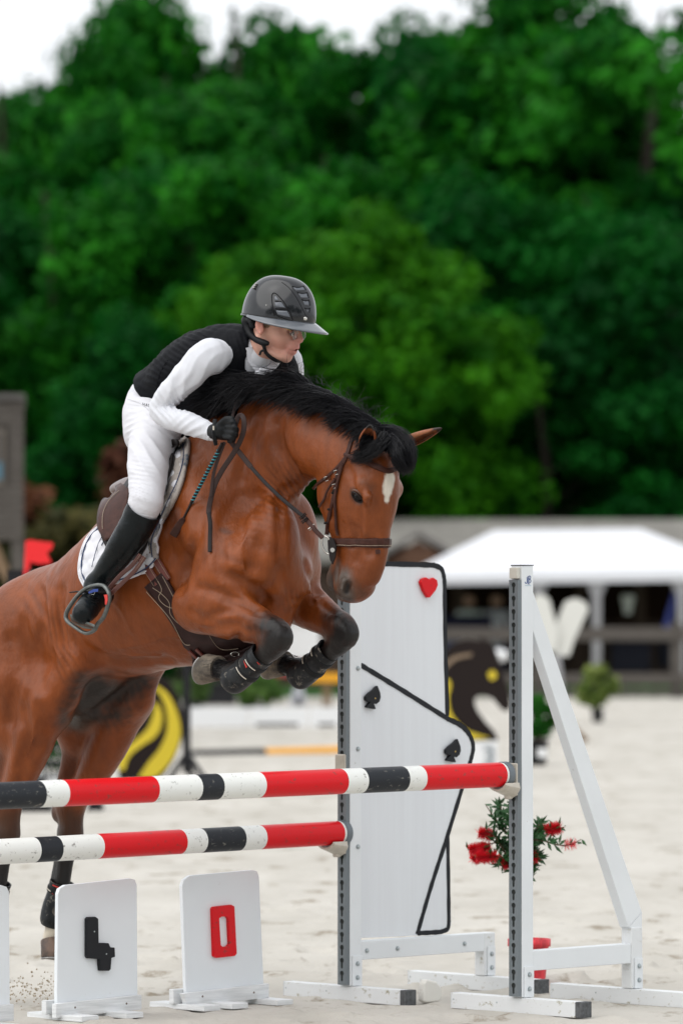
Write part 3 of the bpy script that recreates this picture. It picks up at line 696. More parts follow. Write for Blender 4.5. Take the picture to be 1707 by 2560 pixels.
# long barn with a sheet roof
Yb = 93
bn = thing('barn', (X_(1300, Yb), Yb, 0), 'long open-fronted barn with weathered grey roof behind the marquee', 'barn')
x0, x1 = X_(700, Yb), X_(1900, Yb); ze, zr = Z_(1405, Yb), Z_(1290, Yb)
for i in range(12):
    xa = x0+(x1-x0)*i/12; xb = x0+(x1-x0)*(i+1)/12
    b = MB(); b.hexa([(xa+.003, Yb-.6, ze-.06), (xb-.003, Yb-.6, ze-.06), (xb-.003, Yb+4, zr-.06), (xa+.003, Yb+4, zr-.06), (xa+.003, Yb-.6, ze), (xb-.003, Yb-.6, ze), (xb-.003, Yb+4, zr), (xa+.003, Yb+4, zr)]); b.build('roof_panel', M_ROOF, bn)
b = MB(); b.box((x0, Yb+4.2, 0), (x1, Yb+4.4, zr)); b.box((x0, Yb, ze-.3), (x1, Yb+.15, ze-.1)); b.build('wall', M_WOODD, bn)
for i in range(9):
    xa = x0+(x1-x0)*i/8; b = MB(); b.box((xa-.09, Yb-.1, 0), (xa+.09, Yb+.1, ze-.32)); b.build('post', M_WOODD, bn)
for i, xx in enumerate(np.arange(x0+.5, x1, 1.15)):
    b = MB(); b.box((xx, Yb+1.2, 0), (xx+1.05, Yb+1.3, 1.25)); b.build('stable_board', M_WOODD, bn)
# porch gable
Yg = 91; gb = thing('gable_porch', (X_(1020, Yg), Yg, 0), 'brown timber gable porch with dark opening left of the white marquee', 'porch')
def P2(px, py, Y): return at(px, py, Y)
b = MB(); a, c, d = P2(930, 1412, Yg), P2(1045, 1338, Yg), P2(1170, 1412, Yg)
for (p, q) in ((a, c), (c, d)):
    b.hexa([p, q, q+Vector((0, 3, 0)), p+Vector((0, 3, 0)), p+Vector((0, 0, .10)), q+Vector((0, 0, .10)), q+Vector((0, 3, .10)), p+Vector((0, 3, .10))])
b.build('roof', mat('roof_edge', (.13, .12, .11), rough=.8), gb)
b = MB(); a2, c2, d2 = P2(950, 1411, Yg), P2(1045, 1350, Yg), P2(1150, 1411, Yg)
b.add([a2+Vector((0, .2, 0)), d2+Vector((0, .2, 0)), c2+Vector((0, .2, 0)), a2+Vector((0, .35, 0)), d2+Vector((0, .35, 0)), c2+Vector((0, .35, 0))], [(0,1,2), (3,5,4), (0,3,4,1), (1,4,5,2), (2,5,3,0)])
b.build('gable_board', mat('brown_wood', (.13, .065, .035), rough=.8, nscale=6, col2=(.09, .04, .02)), gb)
for px in (955, 1145):
    b = MB(); p = P2(px, 1412, Yg); b.box((p.x-.08, Yg+.3, 0), (p.x+.08, Yg+.45, p.z)); b.build('post', M_WOODD, gb)
Yw = 91.5; lb_ = thing('low_shed', (X_(870, Yw), Yw, 0), 'low shed with pale flat roof behind the horse\'s muzzle', 'shed')
b = MB(); b.hexa([P2(760, 1400, 89)+Vector((0, -.1, 0)), P2(960, 1412, 89), P2(960, 1350, 92), P2(760, 1350, 92)]+[v+Vector((0, 0, .08)) for v in (P2(760, 1400, 89)+Vector((0, -.1, 0)), P2(960, 1412, 89), P2(960, 1350, 92), P2(760, 1350, 92))]); b.build('roof', M_ROOF, lb_)
b = MB(); b.box((X_(760, 89.5), 89.5, 0), (X_(945, 89.5), 89.7, Z_(1425, 89.5))); b.build('wall', M_WOODD, lb_)
# marquee
Ym = 88; mq = thing('marquee', (X_(1450, Ym), Ym, 0), 'large white party marquee with sloping roof and open dark front', 'marquee')
b = MB(); el, er = X_(1010, Ym), X_(1870, Ym); ev, ev2 = Z_(1438, Ym), Z_(1426, Ym)
rl, rr_ = at(1235, 1326, Ym+3), at(1600, 1322, Ym+3)
A0, A1, A2, A3 = Vector((el, Ym, ev)), Vector((er, Ym, ev2)), Vector((er, Ym+7, ev2)), Vector((el, Ym+7, ev))
nn = 10; vs = []; 
b.add([A0, A1, A2, A3, rl, rr_], [(0, 1, 5, 4), (1, 2, 5), (2, 3, 4, 5), (3, 0, 4)])
o = b.build('roof', M_WHITEC, mq); so = o.modifiers.new('thick', 'SOLIDIFY'); so.thickness = .03
b = MB()
for i in range(24):
    xa = el+(er-el)*i/24; xb = el+(er-el)*(i+1)/24; za = ev+(ev2-ev)*i/24; zb = ev+(ev2-ev)*(i+1)/24
    b.hexa([(xa, Ym-.03, za-.17), (xb, Ym-.03, zb-.17), (xb, Ym-.01, zb-.17), (xa, Ym-.01, za-.17), (xa, Ym-.03, za), (xb, Ym-.03, zb), (xb, Ym-.01, zb), (xa, Ym-.01, za)])
b.build('valance', M_WHITEC, mq)
b = MB(); b.box((el, Ym+6.6, 0), (er, Ym+6.7, 2.0)); b.build('dark_interior', mat('interior_dark_brown', (.022, .013, .009), rough=.95, spec=.1), mq)  # dark brown sheet standing in for the shaded marquee interior
M_POLE = mat('grey_metal_post', (.30, .30, .31), rough=.5)
for px in (1015, 1345, 1491, 1703, 1860):
    b = MB(); xx = X_(px, Ym); b.box((xx-.07, Ym+.02, 0), (xx+.07, Ym+.16, ev)); b.hexa([(xx-.08, Ym+.04, ev-.35), (xx+.08, Ym+.04, ev-.35), (xx+.08, Ym+.1, ev-.35), (xx-.08, Ym+.1, ev-.35), (xx-.22, Ym+.04, ev-.05), (xx+.22, Ym+.04, ev-.05), (xx+.22, Ym+.1, ev-.05), (xx-.22, Ym+.1, ev-.05)]); b.build('post', M_POLE, mq)
b = MB(); b.tube([at(1700, 1440, Ym+.4), at(1655, 1600, Ym+.4)], .055, 6); b.build('brace', mat('blue_strap', (.02, .035, .20), rough=.6), mq)
# tables, bins and chairs under the marquee
def box_thing(name, px0, py0, px1, py1, Y, m, label, cat, dep=.5, group=None):
    t = thing(name, (X_((px0+px1)/2, Y), Y, 0), label, cat, group); b = MB()
    b.hexa([at(px0, py1, Y), at(px1, py1, Y), at(px1, py1, Y)+Vector((0, dep, 0)), at(px0, py1, Y)+Vector((0, dep, 0)), at(px0, py0, Y), at(px1, py0, Y), at(px1, py0, Y)+Vector((0, dep, 0)), at(px0, py0, Y)+Vector((0, dep, 0))])
    b.build('cover' if cat == 'table' else 'body', m, t, bevel=.02); 
    b = MB(); b.hexa([at(px0-3, py0, Y)+Vector((0, -.03, .002)), at(px1+3, py0, Y)+Vector((0, -.03, .002)), at(px1+3, py0, Y)+Vector((0, dep+.03, .002)), at(px0-3, py0, Y)+Vector((0, dep+.03, .002)), at(px0-3, py0, Y)+Vector((0, -.03, .05)), at(px1+3, py0, Y)+Vector((0, -.03, .05)), at(px1+3, py0, Y)+Vector((0, dep+.03, .05)), at(px0-3, py0, Y)+Vector((0, dep+.03, .05))])
    b.build('top', m, t, bevel=.01); return t
box_thing('covered_table', 1530, 1612, 1625, 1680, 89, M_BLACKI, 'black covered table behind the fence under the marquee', 'table')
box_thing('covered_table', 1105, 1545, 1230, 1600, 89, mat('navy_cloth', (.007, .008, .02), rough=.9), 'navy covered table seen just right of the playing card panel', 'table')
box_thing('black_crate', 1645, 1612, 1685, 1670, 89.5, M_BLACKI, 'black crate behind the fence at the right end of the view', 'crate')
box_thing('blue_cloth_table', 1110, 1600, 1150, 1650, 88.5, mat('blue_cloth', (.02, .028, .06), rough=.9), 'small blue covered table beside the playing card panel', 'table')
def vase(px, py0, py1, Y, w, m, label, cat, name):
    b = MB(); h = (py1-py0)/FPX*Y; p = at(px, py1, Y)
    b.lathe([(w*.5, 0), (w*.72, h*.5), (w, h*.85), (w*.9, h)], Matrix.Translation(p), 14); return tag(b.build(name, m), label, cat)
vase(1568, 1488, 1535, 89.3, .12, mat('pale_plastic', (.55, .58, .56), rough=.5), 'pale cup-shaped bucket hanging in the dark behind the marquee post', 'bucket', 'bucket')
for i, (px, py, lab) in enumerate([(1172, 1550, 'person in pale shirt under the marquee, nearest to the card panel'), (1240, 1530, 'person in grey-white top under the marquee behind the grey standard')]):
    p = thing('person', (X_(px, 91), 91, 0), lab, 'person', 'spectators under the marquee'); sdp = SDF(); c = Vector((X_(px, 91), 91, 0))
    skin = (.45, .27, .2); sh = (.55, .62, .60) if i == 0 else (.45, .46, .52); tr_ = (.03, .035, .07)
    sdp.sph(c+Vector((0, 0, 1.62)), .105, .03, skin); sdp.chain([(c+Vector((0, 0, 1.35)), .12), (c+Vector((0, 0, 1.05)), .14), (c+Vector((0, 0, .9)), .14)], .05, sh)
    for s in (-1, 1):
        sdp.chain([(c+Vector((.17*s, 0, 1.4)), .06), (c+Vector((.24*s, .02, 1.12)), .048), (c+Vector((.2*s, -.12, .92)), .038)], .03, sh)
        sdp.chain([(c+Vector((.08*s, 0, .9)), .09), (c+Vector((.1*s, 0, .5)), .065), (c+Vector((.1*s, 0, .05)), .045)], .03, tr_)
    mp, Vp, Cp = sdp.mesh('body', .028, cols=True); set_cols(mp, Cp); new_obj('body', mp, mat('far_person', (.5, .5, .5), vcol=True, rough=.8), p)
    hr = SDF(); hr.sph(c+Vector((0, .02, 1.68)), .10, .02); new_obj('hair', hr.mesh('hair', .03), mat('brown_hair', (.05, .03, .02)), p)
# post-and-rail fence
Yf = 84; fe = thing('post_and_rail_fence', (X_(1400, Yf), Yf, 0), 'weathered grey post-and-rail fence between the arena and the marquee', 'fence')
for (ya, yb) in ((1568, 1602), (1683, 1712), (1722, 1738)):
    xs = [X_(p, Yf) for p in (1000, 1345, 1690, 2000)]
    for i in range(3):
        b = MB(); b.box((xs[i], Yf-.03, Z_(yb, Yf)), (xs[i+1]-.01, Yf+.03, Z_(ya, Yf))); b.build('rail', M_WOODG, fe, bevel=.01)
for px in (1000, 1345, 1690, 1990):
    b = MB(); xx = X_(px, Yf); b.box((xx-.09, Yf+.035, 0), (xx+.09, Yf+.17, Z_(1556, Yf))); b.build('post', M_WOODG, fe, bevel=.01)
gs = MB(); rg = random.Random(8)
for i in range(5200):
    x = rg.uniform(-14, 14); y = rg.uniform(84.3, 86.8); h = rg.uniform(.08, .3)*(1 if x > 3 else .8); a = rg.uniform(-.04, .04)
    gs.add([(x-.02, y, 0), (x+.02, y, 0), (x+a, y+a, h)], [(0, 1, 2)])
tag(gs.build('grass_tufts', mat('grass_blades', (.03, .11, .018), rough=.8), fix=False), 'green grass growing along the foot of the rail fence', 'grass', kind='stuff')
# hut on stilts
Yh = 58; ht = thing('hut', (X_(-60, Yh), Yh, 0), 'weathered grey plank hut on posts at the left end of the view', 'hut')
ha, hbx = X_(-330, Yh), X_(60, Yh); zb, zt = Z_(1345, Yh), Z_(1000, Yh); npl = 18
wl, wr = X_(-60, Yh), X_(14, Yh); wt, wb = Z_(1072, Yh), Z_(1212, Yh)
for i in range(npl):
    za = zb+(zt-zb)*i/npl; z2 = zb+(zt-zb)*(i+1)/npl-.012
    segs = [(ha, hbx)] if (z2 < wb or za > wt) else [(ha, wl-.05), (wr+.05, hbx)]
    for (p, q) in segs:
        b = MB(); b.box((p, Yh-.012-.006*(i % 2), za), (q, Yh+.02, z2)); b.build('plank', M_WOODG, ht)
dxs = (60-CX)/FPX*2.6
b = MB(); b.hexa([(ha, Yh+.03, zb), (hbx-.02, Yh+.03, zb), (hbx-.02+dxs, Yh+2.6, zb), (ha+dxs, Yh+2.6, zb), (ha, Yh+.03, zt-.02), (hbx-.02, Yh+.03, zt-.02), (hbx-.02+dxs, Yh+2.6, zt-.02), (ha+dxs, Yh+2.6, zt-.02)]); b.build('wall', M_WOODG, ht)
b = MB(); b.hexa([(ha-.1, Yh-.08, zt+.01), (hbx+.02, Yh-.08, zt+.01), (hbx+.02+dxs, Yh+2.7, zt+.01), (ha+dxs, Yh+2.7, zt+.01), (ha-.1, Yh-.08, zt+.07), (hbx+.02, Yh-.08, zt+.07), (hbx+.02+dxs, Yh+2.7, zt+.07), (ha+dxs, Yh+2.7, zt+.07)]); b.build('roof', mat('roof_felt', (.09, .085, .08), rough=.9), ht)
b = MB(); b.box((wl, Yh-.03, wb), (wr, Yh+.01, wt)); wn = b.build('window', mat('window_frame', (.10, .085, .07), rough=.7), ht)
for (p, q, r0, r1, mm) in ((wl+.06, wr-.05, wb+.28, wt-.06, mat('dusk_glass', (.06, .055, .05), rough=.15)), (wl+.06, wr-.03, wb+.06, wb+.26, mat('blue_panel', (.04, .12, .17), rough=.5))):
    b = MB(); b.box((p, Yh-.042, r0), (q, Yh-.031, r1)); b.build('pane', mm, wn)
for px in (-320, -140, 44):
    b = MB(); xx = X_(px, Yh); b.box((xx-.07, Yh+.03, -.03), (xx+.07, Yh+.17, zb-.01)); b.build('post', M_WOODG, ht)
b = MB(); b.hexa([(X_(-40, Yh), Yh+.03, zb-.12), (X_(-10, Yh), Yh+.03, zb-.02), (X_(-10, Yh), Yh+.1, zb-.02), (X_(-40, Yh), Yh+.1, zb-.12), (X_(40, Yh), Yh+.03, zb-.7), (X_(46, Yh), Yh+.03, zb-.6), (X_(46, Yh), Yh+.1, zb-.6), (X_(40, Yh), Yh+.1, zb-.7)]); b.build('brace', mat('tan_wood', (.17, .11, .06), rough=.8), ht)
# ------------------------------------------------------------------ other obstacles of the course, out of focus
def rbar(name, a, b_, r, m, parent=None, n=14):
    q = MB(); q.tube([a, b_], r, n); return q.build(name, m, parent)
M_FBLK = mat('black_paint', (.015, .015, .017), rough=.5); M_FYEL = mat('yellow_paint', (.72, .33, .006), rough=.45); M_BRWN = mat('dark_brown_board', (.014, .009, .008), rough=.5)
M_WYEL = mat('gold_yellow', (.60, .46, .02), rough=.45); M_WHT = mat('white_paint_far', (.74, .75, .76), rough=.5)
pl = thing('ground_pole', at(800, 1880, 53), 'black and yellow striped pole lying low behind the jump', 'pole')
q0, q1 = at(475, 1889, 53.2), at(1230, 1868, 55)
for i, (t0, t1, mm) in enumerate([(0, .24, M_FBLK), (.24, .60, M_FYEL), (.60, .85, M_FBLK), (.85, 1, M_FYEL)]):
    rbar('band', q0.lerp(q1, t0), q0.lerp(q1, t1), .058, mm, pl)
def board(name, pts, Y, th, m, parent, off=0):
    b = MB(); P = [at(x, y, Y) for x, y in pts]; n = len(P); d = Vector((0, th, 0)); o = Vector((0, -off, 0))
    b.add([p+o for p in P]+[p+d+o for p in P], [tuple(range(n))[::-1], tuple(range(n, 2*n))]+[(i, (i+1) % n, n+(i+1) % n, n+i) for i in range(n)])
    return b.build(name, m, parent)
def sm(pts, n=5): return [tuple(p) for p in spline(pts, n)]
# horse head wing on the right
Y1 = 46; w1 = thing('horse_head_wing', at(1180, 1945, Y1), 'dark brown horse head cut-out wing with golden mane, facing right behind the card panel', 'jump wing', 'horse head cut-out wings')
outl = sm([(1100, 1640), (1130, 1612), (1165, 1600), (1198, 1604)])+[(1203, 1588), (1214, 1606)]+sm([(1222, 1600), (1240, 1630), (1256, 1680), (1272, 1735), (1276, 1765), (1266, 1778), (1250, 1770), (1232, 1748), (1208, 1738), (1188, 1745), (1190, 1770), (1212, 1803), (1236, 1830), (1244, 1852)])+[(1090, 1852)]
board('head_board', outl, Y1, .03, M_BRWN, w1)
board('mane', sm([(1095, 1690), (1122, 1700), (1126, 1718), (1120, 1745), (1128, 1785), (1160, 1822), (1200, 1838), (1226, 1846)])+[(1160, 1849), (1095, 1800)], Y1, .012, M_WYEL, w1, .014)
board('mane_line', sm([(1105, 1665), (1135, 1640), (1180, 1632)])+sm([(1178, 1641), (1140, 1650), (1110, 1676)]), Y1, .01, mat('tan_line', (.20, .14, .09)), w1, .012)
board('eye', sm([(1218, 1686), (1226, 1676), (1240, 1682), (1238, 1696), (1226, 1700), (1218, 1686)], 3)[:-1], Y1, .01, M_WYEL, w1, .012)
board('base', [(1095, 1852), (1243, 1852), (1243, 1935), (1095, 1935)], Y1, .04, M_WHT, w1)
board('digit', [(1208, 1866), (1233, 1866), (1233, 1914), (1208, 1914), (1208, 1905), (1224, 1905), (1224, 1894), (1212, 1894), (1212, 1886), (1224, 1886), (1224, 1875), (1208, 1875)], Y1, .008, mat('grey_print', (.22, .25, .27)), w1, .009)
# the mirrored one on the left
Y2 = 45; w2 = thing('horse_head_wing', at(380, 1950, Y2), 'dark brown curved wing with two golden crescents seen under the horse\'s belly', 'jump wing', 'horse head cut-out wings')
board('head_board', sm([(250, 1800), (290, 1740), (340, 1700), (390, 1688), (430, 1712), (455, 1770), (458, 1830), (440, 1890), (412, 1935), (395, 1950)])+[(300, 1950)]+sm([(292, 1905), (275, 1860), (250, 1800)]), Y2, .03, M_BRWN, w2)
board('mane', sm([(390, 1712), (420, 1735), (445, 1785), (452, 1835), (438, 1885), (410, 1925), (385, 1945)])+[(345, 1945)]+sm([(372, 1905), (400, 1870), (418, 1825), (416, 1775), (400, 1735), (385, 1722)]), Y2, .012, M_WYEL, w2, .014)
board('mane', sm([(392, 1755), (406, 1785), (402, 1820), (385, 1845), (355, 1865), (325, 1890), (312, 1925)])+sm([(298, 1925), (296, 1900), (310, 1875), (345, 1845), (370, 1820), (384, 1785), (385, 1760)]), Y2, .012, M_WYEL, w2, .014)
sp_ = thing('jump_post', at(468, 1945, 44.5), 'thin black metal jump post on splayed legs beside the gold crescent wing', 'jump post')
b = MB(); p = at(467, 1640, 44.5); b.box((p.x-.035, 44.47, .1), (p.x+.035, 44.54, p.z+.2)); b.build('upright', M_FBLK, sp_)
for dx, dy in ((-.18, -.1), (.2, -.15), (.05, .3)):
    b = MB(); b.tube([(p.x, 44.5, .28), (p.x+dx, 44.5+dy, 0)], .028, 6); b.build('leg', M_FBLK, sp_)
ft = thing('jump_post', at(120, 2030, 39), 'black base block of a jump post seen between the horse\'s hind legs', 'jump post')
board('foot', [(55, 1945), (110, 1945), (130, 2032), (48, 2032)], 39, .3, M_FBLK, ft); board('foot', [(232, 1985), (246, 1985), (258, 2030), (215, 2030)], 39.2, .3, M_FBLK, ft)
# slatted planter between the hind legs
Y3 = 42; pn = thing('slatted_planter', at(140, 1960, Y3), 'black slatted planter with green plants between the horse\'s hind legs', 'planter')
for i in range(8):
    x = 84+i*16; board('slat', [(x, 1818-6*(i % 2)), (x+9, 1816), (x+10, 1950), (x+1, 1950)], Y3, .03, M_FBLK, pn)
board('base', [(80, 1935), (215, 1935), (215, 1985), (80, 1985)], Y3, .35, M_WHT, pn); board('rail', [(80, 1905), (212, 1905), (212, 1916), (80, 1916)], Y3-.05, .03, M_FBLK, pn)
c = at(150, 1870, Y3+.3); me_p = leaf_cloud('plants', [(c.x+dx, c.y, c.z+dz, .13) for dx in (-.22, -.08, .08, .22) for dz in (-.08, .06, .16)], 60, .035, 5, ((.02, .10, .01), (.05, .24, .02)), M_LEAF2); new_obj('plants', me_p, None, pn)
# flag on a black stand
Y4 = 34; fl = thing('flag_stand', at(50, 1800, Y4), 'red swallow-tailed flag on a black stand beside the horse\'s croup', 'flag')
board('stand', [(18, 1424), (76, 1424), (76, 1990), (18, 1990)], Y4+.15, .2, M_FBLK, fl)
board('flag', [(72, 1349), (100, 1353), (134, 1357), (131, 1372), (118, 1382), (130, 1408), (100, 1410), (76, 1405), (74, 1424), (64, 1424)], Y4, .006, mat('red_flag', (.75, .008, .012), rough=.6), fl)
rbar('flag_stick', at(69, 1352, Y4+.02), at(65, 1440, Y4+.02), .012, mat('red_flag', (.75, .008, .012)), fl, 6)
# low white wall
Y5 = 64; ww = thing('low_white_wall', at(660, 1815, Y5), 'low white boards laid end to end across the sand', 'wall')
for i, (a, c) in enumerate(((470, 620), (624, 770), (774, 920))):
    board('board', [(a, 1768), (c, 1770), (c, 1818), (a, 1818)], Y5-.1*i, .12, M_WHT, ww)
for a, c in ((640, 745), (795, 838), (955, 1000)):  # thin black strips along the foot of the white boards
    lp = thing('dark_strip', at((a+c)/2, 1816, 61), f'dark strip lying on the sand, {"longest of three" if a == 640 else ("middle one, left of the grey rail" if a == 795 else "mostly hidden behind the card panel")}', 'strip', 'dark strips on the far sand')
    board('strip', [(a, 1808), (c, 1808), (c, 1816), (a, 1816)], 61, .1, M_FBLK, lp)
# topiary, planters
def pot_plant(px, base, Y, ptop, pw, ctop, cw, cols, label, name, cat, potm, seed=3, group=None, leaf=.035, cup=None):
    t = thing(name, at(px, base, Y), label, cat, group); p = at(px, base, Y); h = (base-ptop)/FPX*Y; r = pw/2/FPX*Y
    b = MB(); b.lathe([(r*.78, 0), (r*.95, h*.93), (r*1.06, h*.93), (r*1.06, h), (r*.9, h), (r*.85, h*.85), (0.001, h*.85)], Matrix.Translation(p), 20); b.build('pot', potm, t)
    R = random.Random(seed); hh = (ptop-ctop)/FPX*Y; cr = cw/2/FPX*Y; cl = []
    for i in range(46):
        a = R.uniform(0, 6.28); e = R.uniform(-1.2, 1.4); q = R.uniform(.45, .95)
        cl.append((p.x+cr*q*math.cos(a)*math.cos(e), p.y+cr*q*math.sin(a)*math.cos(e), p.z+h+hh*.52+hh*.5*q*math.sin(e), cr*R.uniform(.18, .32)))
    me_ = leaf_cloud('foliage', cl, 70, leaf, seed, cols, M_LEAF2); new_obj('foliage', me_, None, t)
    b = MB(); [b.tube([(p.x, p.y, p.z+h*.8), (p.x+cr*.3*math.cos(a), p.y+cr*.3*math.sin(a), p.z+h+hh*.5)], [.012, .006], 5) for a in (0, 1.6, 3.1, 4.7)]; b.build('stem', M_BARK, t); return t
M_BPOT = mat('black_plastic_pot', (.018, .019, .02), rough=.5)
pot_plant(1493, 1805, 67, 1772, 32, 1665, 112, ((.09, .15, .03), (.28, .34, .10)), 'yellow-green rounded shrub in a small black pot on the sand', 'potted_shrub', 'potted plant', M_BPOT, 3, leaf=.05)
pot_plant(1340, 1912, 50, 1848, 62, 1735, 86, ((.012, .08, .012), (.04, .19, .02)), 'dark green shrub in a large black pot behind the near standard', 'potted_shrub', 'potted plant', M_BPOT, 4, leaf=.035)
bw = MB(); p = at(1354, 1882, 49.7); bw.box((p.x-.045, p.y-.02, p.z-.045), (p.x+.045, p.y, p.z+.045)); tag(bw.build('pot_label', M_WHT), 'white paper label stuck on the large black pot', 'label')
pot_plant(638, 1770, 68, 1764, 70, 1678, 124, ((.06, .13, .03), (.13, .23, .06)), 'round clipped green shrub behind the low white boards', 'clipped_shrub', 'shrub', M_BPOT, 6, leaf=.05)
pot_plant(485, 1768, 70, 1758, 50, 1690, 90, ((.06, .12, .03), (.12, .20, .06)), 'pale green shrub under the horse\'s girth', 'clipped_shrub', 'shrub', M_BPOT, 7, leaf=.05)
# yellow plank jump and people/benches far behind
yj = thing('yellow_jump', at(830, 1765, 70), 'yellow plank jump on brown posts behind the near foreleg', 'jump')
board('plank', [(762, 1682), (960, 1686), (960, 1708), (762, 1704)], 70, .05, M_FYEL, yj)
for x in (806, 818, 905): board('post', [(x, 1708), (x+10, 1708), (x+10, 1768), (x, 1768)], 70.06, .08, mat('tan_wood', (.17, .11, .06)), yj)
ab = thing('a_frame_sign', at(745, 1765, 69), 'small grey A-frame board standing beside the yellow plank jump', 'sign board')
board('panel', [(735, 1718), (757, 1718), (768, 1764), (722, 1764)], 69, .03, mat('pale_grey', (.40, .41, .45)), ab); board('opening', [(744, 1740), (750, 1740), (757, 1764), (738, 1764)], 69, .01, M_FBLK, ab, .012)
box_thing('black_bench', 500, 1715, 590, 1762, 74, M_FBLK, 'black covered bench behind the pale shrub under the horse', 'bench')
box_thing('striped_banner', 610, 1560, 800, 1650, 80, mat('banner_white', (.72, .72, .72)), 'white banner board between the two forelegs, far behind', 'banner', .1)
box_thing('red_banner', 640, 1651, 760, 1690, 80.4, mat('banner_red', (.55, .10, .10)), 'pinkish red strip of board under the white banner', 'banner', .1)
# white petal wing
Y6 = 58; pw = thing('petal_wing', at(1400, 1790, Y6), 'jump wing with two tall white petals on a grey metal stem behind the near standard', 'jump wing')
for (xb, yb, xt, yt, wb_, wt_) in ((1374, 1628, 1352, 1490, 22, 26), (1404, 1640, 1438, 1500, 30, 34)):
    pts = [(xb-wb_*.5, yb), (xb-wb_*1.0, yb-40)]+[(xt-wt_, yt+22), (xt-wt_*.75, yt+3), (xt, yt-5), (xt+wt_*.75, yt+6), (xt+wt_*.95, yt+24)]+[(xb+wb_*1.05, yb-42), (xb+wb_*.6, yb)]
    board('petal', pts, Y6+(.05 if xb > 1390 else 0), .035, mat('petal_white', (.62, .62, .58), rough=.5), pw)
b = MB(); b.tube([at(1390, 1640, Y6), at(1396, 1700, Y6), at(1400, 1790, Y6)], .05, 8); b.build('stem', mat('grey_metal_post', (.3, .3, .31)), pw)
for d_ in (-.3, .3):
    b = MB(); p = at(1400, 1790, Y6); b.tube([(p.x, p.y, .3), (p.x+d_, p.y, 0)], .04, 6); b.build('leg', mat('tan_wood', (.17, .11, .06)), pw)
b = MB(); b.lathe([(.001, -.09), (.06, -.06), (.11, 0), (.08, .07), (.001, .10)], Matrix.Translation(at(1246, 1640, 70))@Matrix.Scale(1.5, 4, (1, 0, 0)), 14); tag(b.build('white_hat', M_WHT), 'white rounded canopy seen just over the cut-out horse head', 'canopy')
# ================================================================== THE JUMP
M_WPNT = mat('white_powder_coat', (.74, .77, .79), rough=.38, spec=.5, noise=.03, nscale=3, dirt=((.40, .38, .34), 30, .665), bump=[(60, .08, .001)])
M_WMUD = mat('white_paint_muddy', (.72, .74, .75), rough=.5, noise=.03, nscale=3, dirt=((.33, .30, .20), 24, .585, (1, 1, 1.5)), bump=[(60, .15, .001)])
M_RAIL = mat('grey_rail', (.165, .19, .205), rough=.42, metal=.2, noise=.10, nscale=14, stretch=(1, 1, .12), dirt=((.32, .34, .34), 60, .70))
M_HOLE = mat('hole_inside', (.028, .032, .03), rough=.7)
M_STEEL = mat('zinc_bolt', (.42, .46, .47), rough=.35, metal=.8)
M_PCAP = mat('rubber_cap', (.085, .09, .095), rough=.8, noise=.35, nscale=60)
M_CUP = mat('cream_plastic', (.52, .48, .41), rough=.42, noise=.08, nscale=20)
M_CREAM = mat('pale_plastic_cap', (.60, .58, .52), rough=.4)
M_BLK = mat('black_gloss_paint', (.016, .017, .02), rough=.38, dirt=((.2, .2, .2), 60, .72))
M_RED = mat('red_gloss_paint', (.66, .004, .010), rough=.33, spec=.22, dirt=((.20, .05, .04), 30, .585, (1, 1, 2)), bump=[(50, .12, .001)])
M_WPOLE = mat('white_gloss_paint', (.78, .79, .76), rough=.34, spec=.3, dirt=((.20, .19, .17), 26, .588, (1.4, 1.4, 2)), bump=[(50, .15, .001)])
M_BPOLE = mat('black_pole_paint', (.022, .025, .03), rough=.40, dirt=((.20, .19, .17), 30, .588, (1, 1, 2)), bump=[(50, .15, .001)])
def xform(o, u, v):                     # local x=u, y=v, z=up at o
    return Matrix(((u.x, v.x, 0, o.x), (u.y, v.y, 0, o.y), (0, 0, 1, o.z), (0, 0, 0, 1)))
D_ = Vector((S2, S2, 0)); F_ = Vector((S2, -S2, 0))
def keyhole(n=12, r=.0112, h=.043, w=.0058):
    pts = [(r*math.cos(a), h/2-r*.9+r*math.sin(a)) for a in np.linspace(math.radians(-58), math.radians(238), n)]
    pts += [(-w, -h/2+.005), (-w*.6, -h/2), (w*.6, -h/2), (w, -h/2+.005)]; return pts
